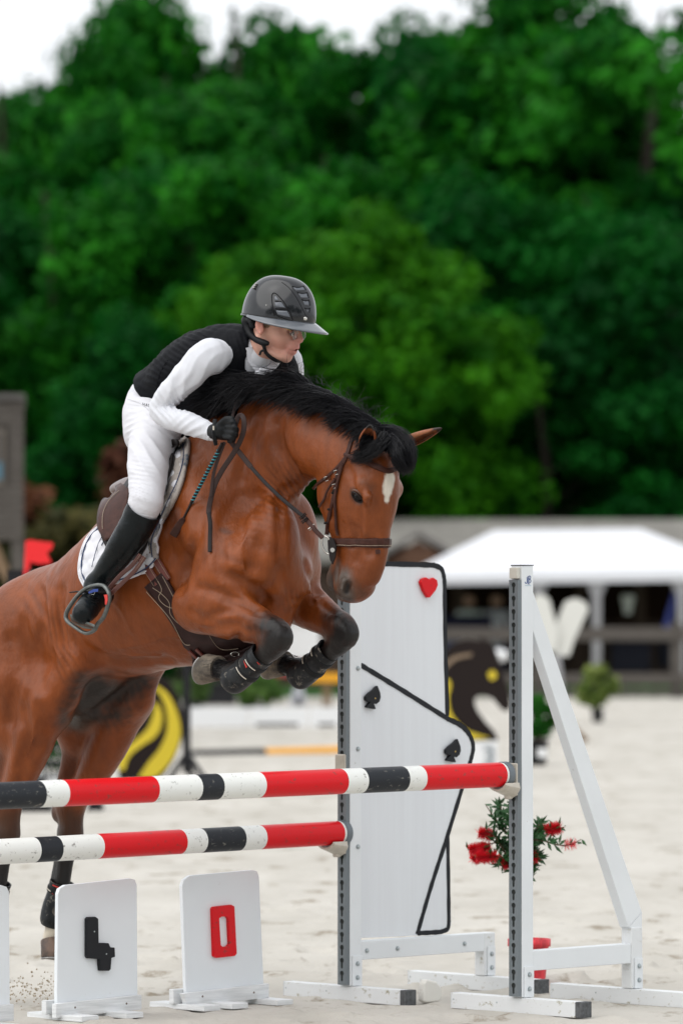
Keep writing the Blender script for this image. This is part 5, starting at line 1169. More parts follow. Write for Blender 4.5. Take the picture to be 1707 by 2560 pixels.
M_SILV = mat('polished_steel', (.62, .60, .56), rough=.18, metal=1)
M_HAIR = mat('black_hair', (.004, .004, .006), rough=.33, spec=.75)
M_REIN = mat('rubber_rein', (.045, .030, .028), rough=.6, bump=[(260, .8, .0015)])
# eye
eyec, _n = EYEP; _n = (_n+Vector((.1, -.3, 0))).normalized()
ey = MB(); ec = eyec-_n*.011; M = Matrix.Translation(ec); n_ = 20
ey.lathe([(.0001, -.020)]+[(.020*math.sin(a), -.020*math.cos(a)) for a in np.linspace(.15, PI-.15, 14)]+[(.0001, .020)], M, n_); ey.build('eye', mat('horse_eye', (.004, .003, .003), rough=.08, spec=.6), HORSE)
lid = mat('eyelid', (.018, .012, .010), rough=.45); lh = mat('lid_coat', (.085, .030, .013), rough=.5)
u_ = Vector((.75, -.1, -.62)).normalized(); w_ = _n.cross(u_).normalized(); u_ = w_.cross(_n).normalized()
def arc(rx, ry, a0, a1, lift, n=14): return [ec+u_*(rx*math.cos(a))+w_*(ry*math.sin(a))+_n*(lift*(1-.35*abs(math.cos(a)))) for a in np.linspace(a0, a1, n)]
sg = 1 if w_.z > 0 else -1
b = MB(); b.tube(arc(.027, .0155*sg, 0, PI, .0195), [.002]+[.0042]*12+[.002], 8); b.build('eyelid', lid, HORSE)
b = MB(); b.tube(arc(.026, -.0145*sg, 0, PI, .015), [.002]+[.0032]*12+[.002], 8); b.build('eyelid', lid, HORSE)
b = MB(); b.tube(arc(.031, .024*sg, .1, PI-.1, .012), [.002]+[.006]*12+[.002], 8); b.build('eyelid', lh, HORSE)
# nostril
nh, nn_ = hit(TREE, 869, 1470)
# ears
def ear(base, tip, width, face, cols, name='ear'):
    base, tip, face = Vector(base), Vector(tip), Vector(face).normalized(); ax = tip-base; L_ = ax.length; t = ax/L_; face = (face-t*face.dot(t)).normalized(); sd_ = t.cross(face)
    bm_v = []; F2 = []; nu, nv2 = 15, 17; C2 = []
    for j in range(nv2):
        v = j/(nv2-1); wd = width*(math.sin(PI*min(1, (v*.86+.14)))**.75)*(1-.25*v)+.002; dp = wd*(.95-.45*v)
        for i in range(nu):
            a = (i/(nu-1)*2-1)*math.radians(118); p = base+t*(v*L_)+sd_*(wd*math.sin(a)*(1 if abs(a) < 1.57 else .96))-face*(dp*math.cos(a)); bm_v.append(p+sd_*(.012*v*v*L_/.1*.2)); C2.append(cols[0] if v < .85 else cols[1])
    for j in range(nv2-1):
        for i in range(nu-1): F2.append((j*nu+i, j*nu+i+1, (j+1)*nu+i+1, (j+1)*nu+i))
    me_ = bpy.data.meshes.new(name); me_.from_pydata([tuple(v) for v in bm_v], [], F2); me_.polygons.foreach_set('use_smooth', [True]*len(F2)); set_cols(me_, np.array(C2))
    o = new_obj(name, me_, mat('ear_coat', BAY, rough=.6, vcol=True, noise=.3, nscale=40), HORSE); s = o.modifiers.new('thick', 'SOLIDIFY'); s.thickness = .0045; s.offset = 0
    ss = o.modifiers.new('sub', 'SUBSURF'); ss.levels = ss.render_levels = 1; return o, (base, t, L_, face, sd_, width)
eb = hit(TREE, 912, 1116, -.012)[0]
o1_, e1_ = ear(eb+Vector((0, -.015, -.02)), N_(924, 1064, -.075)+Vector((.0, -.07, .0)), .036, (-.10, -1, .10), (BAY, BLK))
eb2 = N_(1000, 1116, .07)
o2_, e2_ = ear(eb2, N_(1101, 1069, .10), .029, (.15, -.55, -.85), ((.26, .085, .03), (.03, .015, .01)))
def strands(name, roots, n, fn, m, parent, r=.0011, seg=7):   # fn(i, rnd) -> list of points
    V = []; F = []; rnd = random.Random(len(name)*7+n)
    for i in range(n):
        pts = fn(i, rnd); k = len(pts); b0 = len(V); rr = r*rnd.uniform(.7, 1.5)
        prev = None
        for j, p in enumerate(pts):
            t = (pts[min(j+1, k-1)]-pts[max(j-1, 0)]); t.normalize()
            u = t.cross(Vector((.3, 1, .2))); u.normalize(); w = t.cross(u); q = rr*(1-.85*(j/(k-1))**2)
            for a in (0, 2.094, 4.189): V.append(p+u*(math.cos(a)*q)+w*(math.sin(a)*q))
        for j in range(k-1):
            for c in range(3): F.append((b0+j*3+c, b0+j*3+(c+1) % 3, b0+(j+1)*3+(c+1) % 3, b0+(j+1)*3+c))
    me_ = bpy.data.meshes.new(name); me_.from_pydata([tuple(v) for v in V], [], F); me_.polygons.foreach_set('use_smooth', [True]*len(F))
    return new_obj(name, me_, m, parent)
# inner hair of the ears
for (bs, t, L_, fc_, sd2, wd), dn, cc in ((e1_, 320, 'black_hair'), (e2_, 260, 'tan_ear_hair')):
    def fn(i, R, bs=bs, t=t, L_=L_, fc_=fc_, sd2=sd2, wd=wd):
        v = R.uniform(.05, .7); s = R.choice((-1, 1)); p = bs+t*(v*L_)+sd2*(wd*.9*s*math.sin(PI*(v*.86+.14)))
        d = (-sd2*s*R.uniform(.2, .8)+fc_*R.uniform(.1, .5)+t*R.uniform(.3, .8)).normalized(); return [p, p+d*.008, p+d*.016+t*.002]
    strands('ear_hair', None, dn, fn, M_HAIR if cc == 'black_hair' else mat('tan_ear_hair', (.30, .20, .12), rough=.7), o1_ if dn == 320 else o2_, .0007)
# mane
CREST = spline([(H(575, 1035, 0)), (H(625, 985, 0)), (H(690, 962, 0)), (H(755, 965, 0)), (H(820, 990, 0)), (H(880, 1026, 0)), (H(935, 1066, 0)), (N_(972, 1092, 0))], 20)
CR = [Vector(c) for c in CREST]
mc = SDF(); mc.chain([(H(590, 1020, -.02), 0.0222), (H(640, 975, -.03), 0.0296), (H(700, 962, -.04), 0.0333), (H(760, 978, -.04), 0.0333), (H(830, 1002, -.03), 0.0281), (H(890, 1032, -.02), 0.0222), (H(945, 1068, 0), 0.0178)], k=.03)
mc.chain([(H(585, 1020, -.06), 0.0222), (H(580, 1060, -.10), 0.0163)], k=.03); mc.chain([(H(690, 985, -.09), 0.0148), (H(760, 1010, -.10), 0.0163), (H(830, 1028, -.09), 0.0118)], k=.03)
mm_ = mc.mesh('mane', .006); 
MANE = new_obj('mane', mm_, mat('mane_mass', (.003, .003, .004), rough=.6, spec=.15, bump=[(90, 1, .006, (.5, .5, 2.5))]), HORSE)
def flow(t): return Vector((-.62, .25, -.10+.3*math.sin(t*9)))
def mane_fn(i, R):
    t = R.random()**.9; j = int(t*(len(CR)-1)); p0 = CR[j]+HF.L*R.gauss(-.012, .022)+Vector((0, 0, R.uniform(-.01, .015)))
    side = R.uniform(-.2, 1.0); lock = math.sin(t*47)+.6*math.sin(t*101+1); ln = R.uniform(.14, .30)*min(1, .5+t*3)*(1.08-.66*t)*(1+.22*math.sin(t*38+2))
    d = Vector((-.62+.30*lock, -.25*side, .62+.42*math.sin(t*31)+.25*math.sin(t*73)+R.gauss(0, .14))).normalized(); g = Vector((-.80+.16*lock, -.30*side-.02, -.50*side-.22+.22*math.sin(t*57)+R.gauss(0, .06)))
    pts = []; p = p0.copy(); v = d.copy(); sg = 8
    for k in range(sg):
        pts.append(p.copy()); v = (v*.66+g*(.38+.06*k)).normalized(); v.x += .08*math.sin(k*1.5+lock*2); v.z += .07*math.sin(k*1.1+t*60); p = p+v*(ln/sg)
    return pts
strands('mane_hair', None, 7000, mane_fn, M_HAIR, MANE, .00135)
def fly_fn(i, R):
    t = R.uniform(.1, 1); p = CR[int(t*(len(CR)-1))]+Vector((0, 0, .03)); v = Vector((R.gauss(-.1, .5), R.gauss(0, .3), 1)).normalized(); ln = R.uniform(.05, .13); g = Vector((R.choice((-1, 1))*.5, 0, -.55)); pts = []
    for k in range(8): pts.append(p.copy()); v = (v+g*.28).normalized(); p = p+v*ln/8
    return pts
strands('loose_hair', None, 130, fly_fn, M_HAIR, MANE, .0006)
# forelock, gathered in a bun between the ears
fk = SDF(); FKP = [(N_(955, 1092, -.01), .026), (N_(982, 1106, -.01), .031), (N_(1002, 1130, 0), .028), (N_(1006, 1156, 0), .017)]
fk.chain(FKP, k=.03); fk.chain([(N_(965, 1105, -.03), .024), (N_(935, 1128, -.06), .018), (N_(905, 1145, -.08), .010)], k=.03)
FL = new_obj('forelock', fk.mesh('forelock', .005), mat('mane_mass', (.006, .006, .008)), HORSE)
fkt = bvh(FL.data)
def fore_fn(i, R):
    if i % 3 == 0: path = [(955, 1090, -.03), (940, 1112, -.06), (915, 1135, -.08), (888, 1148, -.10)]
    elif i % 3 == 1: path = [(950, 1082, 0), (985, 1082, .0), (1018, 1112, 0), (1020, 1160, 0), (1008, 1178, 0)]
    else: path = [(960, 1098, -.02), (985, 1115, -.03), (995, 1145, -.03), (1008, 1172, -.01)]
    jx, jy = R.gauss(0, 8), R.gauss(0, 7); L_ = R.uniform(-.03, .02); tw = R.uniform(0, 6)
    pts = [N_(x+jx+3*math.sin(k*1.3+tw), y+jy, s+L_) for k, (x, y, s) in enumerate(spline(path, 3))]; out = []
    for p in pts:
        q, nn, _i, dd = fkt.find_nearest(p)
        if dd is not None and (p-q).dot(nn) < .001: p = q+nn*R.uniform(.001, .004)
        h2 = TREE.find_nearest(p)
        if h2[0] is not None and (p-h2[0]).dot(h2[1]) < .003: p = h2[0]+h2[1]*R.uniform(.002, .005)
        out.append(p)
    return out
strands('forelock_hair', None, 1500, fore_fn, M_HAIR, FL, .0012)
# tail
def tail_fn(i, R):
    p = H(26, 1505, 0)+Vector((R.gauss(0, .016), R.gauss(0, .02), R.gauss(0, .012))); v = Vector((-.75, .62, R.uniform(-.05, .25))).normalized(); ln = R.uniform(.45, .85); pts = []
    for k in range(9): pts.append(p.copy()); v = (v+Vector((-.02, .02, -.17-.02*k))+Vector((R.gauss(0, .03), R.gauss(0, .03), 0))).normalized(); p = p+v*ln/8
    return pts
tc_ = SDF(); tc_.chain([(H(48, 1505, 0), .045), (H(12, 1495, .0), .040), (H(-40, 1530, 0), .045), (H(-80, 1620, 0), .045), (H(-100, 1760, 0), .03)], k=.03)
TL = new_obj('tail', tc_.mesh('tail', .01), mat('mane_mass', (.006, .006, .008)), HORSE); strands('tail_hair', None, 1500, tail_fn, M_HAIR, TL, .0016)
# hooves
M_HOOF = mat('hoof_horn', (.16, .125, .09), rough=.55, nscale=18, col2=(.045, .038, .032), stretch=(1, 1, .5), bump=[(60, .5, .002)])
def hoof(c, ax, toe, r, L_, m=M_HOOF):   # c coronet centre, ax down the hoof, toe forward
    c, ax, toe = Vector(c), Vector(ax).normalized(), Vector(toe); toe = (toe-ax*toe.dot(ax)).normalized(); sd_ = ax.cross(toe); n = 24; vs = []; rows = [(0, .86, 0), (.06, .90, .0), (.5, .99, .10), (.98, 1.12, .2), (1.0, 1.10, .2)]
    for h, k, sh in rows:
        for i in range(n):
            a = 2*PI*i/n; f = 1.12 if math.cos(a) > 0 else .9; drop = .0 if h < .9 else .0
            vs.append(c+ax*(h*L_*(1+.15*math.cos(a)))+toe*(r*k*f*math.cos(a)+sh*r)+sd_*(r*k*math.sin(a)))
    fs = [(i*n+k, i*n+(k+1) % n, (i+1)*n+(k+1) % n, (i+1)*n+k) for i in range(len(rows)-1) for k in range(n)]
    b = MB(); b.add(vs, fs, smooth=True); b.add(vs[:n], [tuple(range(n))]); b.add(vs[-n:], [tuple(range(n))]); o = b.build('hoof', m, HORSE)
    sh = MB(); m_ = 20; pts = [c+ax*(L_*(1.0+.15*math.cos(a))+.006)+toe*(r*1.0*(1.12 if math.cos(a) > 0 else .9)*math.cos(a)+.2*r)+sd_*(r*1.0*math.sin(a)) for a in np.linspace(-2.4, 2.4, m_)]
    sh.tube(pts, .008, 6, flat=.6, up=ax); sh.build('horseshoe', mat('worn_steel', (.28, .27, .26), rough=.35, metal=.9), o); return o
M_HOOFM = mat('muddy_hoof', (.20, .165, .125), rough=.8, nscale=22, col2=(.06, .05, .04), bump=[(70, .7, .003)])
for dx, dy, s in ((0, 0, -.2), (166, -12, .2)):
    c = H(548+dx, 1668+dy, s); hoof(c, H(505+dx, 1668+dy, s)-c+Vector((0, 0, .012)), Vector((-.2, .2, -1)), .055, .078, M_HOOFM)
    fur = lambda i, R, dx=dx, dy=dy, s=s: (lambda p, d: [p, p+d*.012, p+d*.028])(H(562+dx+R.uniform(-16, 12), 1672+dy, s)+Vector((R.gauss(0, .02), -.03, R.uniform(-.035, .035))), Vector((-.7, -.1, R.gauss(0, .25))).normalized())
    strands('fetlock_hair', None, 260, fur, M_HAIR, HORSE, .0008)
M_HOOFR = mat('hind_hoof', (.16, .10, .07), rough=.6, nscale=14, col2=(.035, .03, .027), bump=[(60, .4, .002)])
hoof(H(130, 2350, .18), (.10, -.35, -1), (.5, -.5, -.35), .054, .082, M_HOOFR); hoof(H(-32, 2350, -.18), (-.02, 0, -1), (.5, -.5, -.55), .060, .085, M_HOOFR)
# ------------------------------------------------------------------ tendon boots
M_BOOT = mat('black_shell_boot', (.020, .022, .024), rough=.42, noise=.4, nscale=30, dirt=((.22, .20, .17), 26, .56), bump=[(50, .3, .002)])
M_BRED = mat('red_print', (.55, .03, .02), rough=.5)
def tendon_boot(pts, r0, r1, label, flip=1, strapn=2):
    c = Vector(pts[1]); t = thing('tendon_boot', c, label, 'leg boot', 'black tendon boots on the horse\'s legs')
    A, B_, C_ = [Vector(p) for p in pts]; s = SDF(); s.chain([(A, r0), (A.lerp(B_, .5), r0*.92), (B_, r0*1.0), (C_, r1)], k=.02)
    me_ = s.mesh('shell', .005); bm = bmesh.new(); bm.from_mesh(me_); ax = (C_-A).normalized()
    bmesh.ops.bisect_plane(bm, geom=bm.verts[:]+bm.edges[:]+bm.faces[:], plane_co=A+ax*.01, plane_no=-ax, clear_outer=True)
    bmesh.ops.bisect_plane(bm, geom=bm.verts[:]+bm.edges[:]+bm.faces[:], plane_co=C_+ax*r1*.55, plane_no=ax, clear_outer=True)
    bm.to_mesh(me_); bm.free(); sh = new_obj('shell', me_, M_BOOT, t); so_ = sh.modifiers.new('t', 'SOLIDIFY'); so_.thickness = .006; so_.offset = 1
    tr = bvh(me_); ax_ = (B_-A).normalized()
    for k in range(strapn):
        cc = A.lerp(C_, .28+.3*k); P, Q = ring(tr, cc, ax_, 28, .006, .3); b = MB(); b.strap(P, Q, .024, .004, closed=True); b.build('strap', mat('black_webbing', (.014, .015, .016), rough=.6, bump=[(300, .5, .001)]), t)
        b = MB(); b.strap([P[i % 28] for i in range(0, 6)], [Q[i % 28] for i in range(0, 6)], .005, .0055); b.build('trim', M_CUP, t)
    return t, tr
def FLP(K, s): return lambda x, y: H(x+K[0], y+K[1], s)
P = FLP((690, 1588), -.2); tb1, tt1 = tendon_boot([P(-30, 44), P(-78, 92), P(-104, 110)], .046, .051, 'black tendon boot with red badges on the near foreleg')
for px, py, w, h in ((647, 1646, 7, 17), (617, 1659, 5, 14)):
    q = [(px-w*.7, py-h*.55), (px+w*.4, py-h*.6), (px+w, py+h*.45), (px+w*.1, py+h*.7)]; patch('badge', q, tt1, .009, .002, M_BRED, tb1, step=3, fb=lambda a, c: H(a, c, -.27))
P = FLP((855, 1578), .2); tendon_boot([P(-30, 44), P(-78, 92), P(-104, 110)], .045, .050, 'black tendon boot with two straps on the far foreleg')
tb3, tt3 = tendon_boot([H(158, 2200, .18), H(138, 2270, .18), H(136, 2295, .18)], .047, .052, 'black tendon boot with red marks on the hind leg behind the board with the 4', strapn=1)
for y in (2212, 2232): line_on('red_mark', tt3, [(137-.08*(y-2200), y), (150, y+6), (158, y+4)], .003, M_BRED, tb3, .008, 4, fb=lambda a, c: H(a, c, .13))
tendon_boot([H(0, 2200, -.18), H(-22, 2270, -.18), H(-24, 2295, -.18)], .047, .052, 'black tendon boot at the left edge, mostly outside the view', strapn=1)
# ------------------------------------------------------------------ bridle and reins
BR_ = thing('bridle', N_(905, 1085, 0), 'brown leather bridle with padded noseband on the horse\'s head', 'bridle')
def tt(name, pts, w, m=M_LEATH, off=.002, t=.005, tree=TREE, par=None): return band_on(name, tree, pts, w, m, par or BR_, off, t, 5, NF)
tt('cheek_strap', [(885, 1088), (878, 1104), (869, 1134), (856, 1163), (845, 1186), (839, 1224), (831, 1262), (822, 1300), (817, 1336)], .017)
tt('cheek_strap', [(858, 1160), (849, 1196), (843, 1226), (840, 1250), (842, 1285), (844, 1322), (848, 1338)], .012, off=.006)
bb_ = tt('browband', [(862, 1136), (885, 1145), (910, 1152), (940, 1167), (968, 1177), (984, 1174), (995, 1168)], [.014+.009*math.sin(PI*i/30) for i in range(31)], off=.003, t=.007)
tt('headpiece', [(936, 1066), (955, 1070), (964, 1080)], .02, off=.004)
tt('throat_strap', [(864, 1144), (845, 1167), (818, 1192), (800, 1206), (784, 1221)], .012)
tt('strap_end', [(842, 1196), (828, 1222), (815, 1246), (804, 1265)], .010, off=.010)
P, Q = ring(TREE, N_(893, 1356, 0), Vector((0, 0, 1))+HD.F*.02, 48, .002, .17)
for _ in range(2): P = [(P[i-1]+P[i]*2+P[(i+1) % 48])/4 for i in range(48)]; Q = [(Q[i-1]+Q[i]*2+Q[(i+1) % 48]).normalized() for i in range(48)]
b = MB(); b.strap(P, Q, [.034+.010*max(0, q.dot(HD.F)) for q in Q], .011, closed=True); nb = b.build('noseband', M_LEATH, BR_, bevel=.002)
for dz in (-.0085, .0085):
    b = MB(); b.tube([p+q*.0115+Vector((0, 0, dz)) for p, q in zip(P, Q)], .0009, 5, closed=True, caps=False); b.build('stitching', M_STITCH, nb)
tt('noseband_loop', [(944, 1374), (945, 1384)], .02, off=.004)
for x, y in ((846, 1180), (843, 1214), (822, 1194)):
    h = hit(TREE, x, y, .010); b = MB(); u = Vector((.94, 0, .3)); q = [h[0]+u*a+Vector((-.3, 0, .94))*c for a, c in ((-.011, -.008), (.011, -.008), (.011, .008), (-.011, .008))]; b.tube(q, .0016, 6, closed=True, caps=False); b.build('buckle', M_SILV, BR_)
for x, y in ((838, 1232), (829, 1272), (840, 1228), (820, 1306)):
    h = hit(TREE, x, y, .006); b = MB(); b.strap([h[0]+Vector((-.011, 0, 0)), h[0]+Vector((.011, 0, 0))], [h[1], h[1]], .010, .003); b.build('keeper', M_LEATD, BR_)
rc0 = hit(TREE, 818, 1363, .012, lambda a, c: N_(a, c, -.06))[0]; rc0 = N_(818, 1363, -.085)
cu, cw = Vector((.82, -.2, -.25)).normalized(), Vector((.15, 0, -1)).normalized()
b = MB(); b.tube([rc0+cu*(.022*math.cos(a))+cw*(.034*math.sin(a)) for a in np.linspace(0, 2*PI, 33)[:-1]], .0038, 8, closed=True, caps=False); b.build('bit_ring', M_SILV, BR_)
b = MB(); b.tube([N_(833, 1375, -.086), N_(838, 1376, -.06)], .007, 10); b.tube([N_(831, 1375, -.095), N_(832, 1375, -.088)], .009, 10); b.build('bit', M_SILV, BR_)
gp = [(826, 1342), (836, 1348), (842, 1368), (840, 1392), (833, 1411), (827, 1400), (822, 1375), (821, 1352)]
b = MB(); P_ = [N_(x, y, -.078) for x, y in gp]; n = len(P_); b.add([p for p in P_]+[p-HD.L*.005 for p in P_], [tuple(range(n)), tuple(range(n, 2*n))[::-1]]+[(i, (i+1) % n, n+(i+1) % n, n+i) for i in range(n)]); b.build('bit_guard', M_LEATD, BR_, bevel=.001)
def lift(p, gap=.008, tree=TREE):       # keep a point just in front of the body when it would sink into it
    d = (p-EYE); L_ = d.length; d = d/L_; q, nn, i_, ds = tree.ray_cast(EYE, d)
    if q is not None and L_ > ds-gap: return EYE+d*(ds-gap)
    return p
def free(name, pts, w, m, parent, t=.004, n=6, nrm=None, tree=TREE):
    P_ = [lift(H(*q), .008, tree) for q in spline(pts, n)]
    for _ in range(3): P_ = [P_[0]]+[(P_[i-1]+P_[i]*2+P_[i+1])/4 for i in range(1, len(P_)-1)]+[P_[-1]]
    b = MB(); b.strap(P_, [nrm or (EYE-p).normalized() for p in P_], w, t); return b.build(name, m, parent)
free('rein', [(572, 1097, -.235), (596, 1128, -.22), (628, 1168, -.20)], .020, M_REIN, BR_)
free('rein', [(627, 1167, -.2), (665, 1209, -.19), (715, 1256, -.17), (757, 1290, -.15)], .015, M_LEATD, BR_)
free('rein', [(756, 1289, -.15), (772, 1306, -.14), (790, 1328, -.13), (807, 1345, -.12)], .018, M_LEATH, BR_, t=.006)
for x, y, s in ((757, 1290, -.155), (762, 1300, -.155), (779, 1318, -.14)):
    p = H(x, y, s); b = MB(); d = Vector((.62, -.2, -.75)).normalized(); e = Vector((.75, 0, .66)); b.tube([p+e*.014+d*-.003, p+e*.015+d*.004, p-e*.015+d*.004, p-e*.014-d*.003], .0026 if x != 779 else .0016, 6, closed=True, caps=False); b.build('rein_stop' if x != 779 else 'buckle', M_LEATD if x != 779 else M_SILV, BR_)
free('rein', [(574, 1098, -.25), (588, 1064, -.24), (596, 1042, -.235), (606, 1040, -.23), (611, 1058, -.23), (606, 1090, -.23), (586, 1130, -.23), (556, 1175, -.23), (536, 1215, -.235), (524, 1262, -.24), (522, 1284, -.24)], .020, M_REIN, BR_)
free('rein', [(562, 1105, -.25), (548, 1140, -.25), (534, 1185, -.245), (528, 1240, -.245)], .013, M_REIN, BR_)
free('rein_end', [(522, 1282, -.24), (526, 1310, -.245), (525, 1345, -.245), (525, 1380, -.245)], .016, M_LEATD, BR_)
free('rein', [(577, 1060, -.2), (590, 1010, -.16), (600, 1000, -.14)], .012, M_REIN, BR_)
# ------------------------------------------------------------------ saddle, pad, girth, stirrup
FBt = lambda x, y: H(x, y, -.16)
SDL = thing('saddle', H(380, 1200, 0), 'brown close-contact jumping saddle with knee roll and stirrup on the horse\'s back', 'saddle')
PAD = thing('saddle_pad', H(300, 1350, 0), 'white quilted saddle pad with navy piping under the saddle', 'saddle pad')
M_PADW = mat('white_quilting', (.64, .64, .68), rough=.8, bump=[(180, .3, .001)]); M_NAVY = mat('navy_piping', (.012, .03, .09), rough=.6); M_PADU = mat('pad_lining', (.36, .32, .29), rough=.85, bump=[(60, .5, .003)], dirt=((.06, .08, .11), 9, .52))
quilt = lambda x, y, p: .010*abs(math.sin((x*.8+y)*.095))**.6*abs(math.sin((x-y*.45)*.085+.5))**.6
padp = sm([(292, 1300), (262, 1318), (234, 1340), (216, 1372), (207, 1410), (208, 1440), (220, 1462)], 4)+sm([(232, 1472), (262, 1466), (320, 1452), (372, 1428), (398, 1400)], 4)+sm([(400, 1380), (402, 1340), (430, 1270), (455, 1200)], 3)+[(460, 1130), (440, 1100), (330, 1240)]
patch('panel', padp, TRUNK, .012, .010, M_PADW, PAD, step=5, puff=quilt, fb=FBt)
line_on('piping', TRUNK, [(292, 1302), (266, 1319), (239, 1343), (222, 1374), (214, 1410), (216, 1438), (227, 1460)], .0032, M_NAVY, PAD, .020, fb=FBt)
line_on('edge_binding', TRUNK, [(290, 1299), (260, 1316), (232, 1339), (214, 1371), (205, 1410), (206, 1442), (220, 1468), (236, 1474)], .005, M_PADW, PAD, .014, fb=FBt)
line_on('piping', TRUNK, [(262, 1460), (320, 1446), (372, 1422), (398, 1396)], .003, M_NAVY, PAD, .022, fb=FBt)
for pts in ([(283, 1322), (262, 1352), (250, 1384), (240, 1420)], [(272, 1320), (262, 1336)], [(276, 1345), (264, 1368)]): line_on('printed_stroke', TRUNK, pts, .0016, M_NAVY, PAD, .0215, fb=FBt)
patch('lining', sm([(452, 1095), (478, 1102), (474, 1150), (460, 1215), (434, 1272), (404, 1326), (398, 1362), (402, 1398)], 4)+sm([(392, 1400), (378, 1372), (380, 1330), (410, 1270), (436, 1200), (448, 1130)], 4), TRUNK, .020, .014, M_PADU, PAD, step=6, fb=FBt)
line_on('piping', TRUNK, [(468, 1110), (464, 1160), (450, 1215), (424, 1272), (396, 1328), (386, 1362), (388, 1395)], .0022, M_NAVY, PAD, .0215, fb=FBt)
flap = sm([(405, 1110), (440, 1098), (447, 1140), (440, 1195), (418, 1255), (388, 1318), (378, 1368), (362, 1395)], 4)+sm([(348, 1402), (310, 1395), (280, 1370), (268, 1330), (272, 1285), (292, 1250), (330, 1225)], 4)
patch('flap', flap, TRUNK, .040, .010, M_LEATD, SDL, step=8, fb=FBt)
patch('knee_roll', sm([(410, 1130), (438, 1115), (442, 1150), (432, 1200), (408, 1260), (380, 1312), (372, 1350)], 4)+sm([(362, 1345), (368, 1305), (392, 1250), (408, 1195), (410, 1150)], 4), TRUNK, .052, .014, M_LEATD, SDL, step=6, fb=FBt)
line_on('stitching', TRUNK, [(427, 1125), (428, 1170), (414, 1225), (390, 1285), (372, 1340)], .0012, M_STITCH, SDL, .0535, fb=FBt)
patch('skirt', sm([(285, 1360), (268, 1330), (273, 1285), (295, 1250), (326, 1228)], 4)+[(345, 1240), (335, 1300), (310, 1350)], TRUNK, .052, .008, M_LEATH, SDL, step=7, fb=FBt)
line_on('stitching', TRUNK, [(283, 1335), (284, 1300), (300, 1268), (324, 1246)], .0012, M_STITCH, SDL, .0545, fb=FBt)
ss_ = SDF(); ss_.ell(H(330, 1222, .0), (HF.F*.07, HF.L*.10, Vector((.0, 0, .030))), k=.04); ss_.chain([(H(330, 1232, 0), .05), (H(385, 1205, 0), .045), (H(440, 1125, 0), .045)], k=.07); ss_.ell(H(440, 1118, 0), (HF.F*.05, HF.L*.09, Vector((0, 0, .04))), k=.04)
ss_.ell(H(335, 1262, 0), (HF.F*.07, HF.L*.10, Vector((0, 0, .04))), k=.02)
new_obj('seat', ss_.mesh('seat', .008), mat('taupe_leather', (.19, .155, .150), rough=.32, spec=.5, nscale=40, noise=.12, bump=[(150, .2, .001)]), SDL)
wp = SDF(); wp.ell(H(455, 1102, -.03), (HF.F*.05, HF.L*.08, Vector((0, 0, .03))), k=.02); tag(new_obj('sheepskin_roll', wp.mesh('w', .007), mat('black_fleece', (.008, .008, .01), rough=.9, bump=[(120, 1, .01)])), 'black fleece wither pad tucked under the saddle pommel', 'wither pad')
GIR = thing('girth', H(500, 1600, 0), 'wide dark brown leather belly-guard girth with two reddish buckle straps', 'girth')
M_BIL = mat('red_brown_strap', (.125, .030, .022), rough=.4, noise=.15, nscale=30)
for o_ in (0, 27):
    q = band_on('billet', TRUNK, [(338+o_, 1372-o_*.35), (360+o_, 1404-o_*.4), (384+o_, 1440-o_*.4), (396+o_, 1462-o_*.45)], .036, M_BIL, GIR, .010, .005, fb=FBt)
    for e in (-7, 7): band_on('stitching', TRUNK, [(340+o_+e*.8, 1376-o_*.35-e*.6), (362+o_+e*.8, 1406-o_*.4-e*.6), (396+o_+e*.8, 1460-o_*.45-e*.6)], .0014, M_STITCH, q, .0152, .001, fb=FBt)
gpl = [(366, 1468), (408, 1432), (423, 1448), (457, 1511), (477, 1562), (522, 1566), (568, 1578), (603, 1586), (649, 1580), (653, 1590), (642, 1612), (607, 1637), (560, 1658), (510, 1668), (488, 1652), (478, 1622), (464, 1612), (454, 1588), (423, 1541), (396, 1500)]
patch('belly_guard', gpl, TRUNK, .016, .012, M_LEATG, GIR, step=8, fb=lambda x, y: H(x, y, -.10))
patch('stud_guard', [(485, 1640), (520, 1634), (560, 1628), (610, 1612), (646, 1596), (640, 1618), (606, 1640), (560, 1664), (520, 1676), (494, 1668)], TRUNK, .030, .010, M_LEATG, GIR, step=7, fb=lambda x, y: H(x, y, -.11))
for pts in ([(372, 1478), (430, 1542), (462, 1600), (480, 1606)], [(412, 1440), (452, 1514), (472, 1558)], [(388, 1468), (408, 1482), (428, 1504), (430, 1530), (448, 1552), (470, 1566)], [(400, 1452), (410, 1474), (402, 1492), (420, 1512), (444, 1522), (456, 1548), (474, 1562)], [(525, 1576), (540, 1600), (560, 1616), (600, 1612)]): line_on('stitching', TRUNK, pts, .0013, M_STITCH, GIR, .0175, fb=lambda x, y: H(x, y, -.10))
for pts in ([(478, 1618), (498, 1636)], [(496, 1614), (516, 1632)]): band_on('billet', TRUNK, pts, .016, M_BIL, GIR, .020, .005, fb=lambda x, y: H(x, y, -.12))
b = MB(); p = hit(TRUNK, 594, 1616, .036, lambda a, c: H(a, c, -.12))[0]; b.tube([p+Vector((.016*math.cos(a), 0, .009*math.sin(a))) for a in np.linspace(0, 6.28, 17)[:-1]], .003, 6, closed=True, caps=False); b.build('steel_ring', M_SILV, GIR)
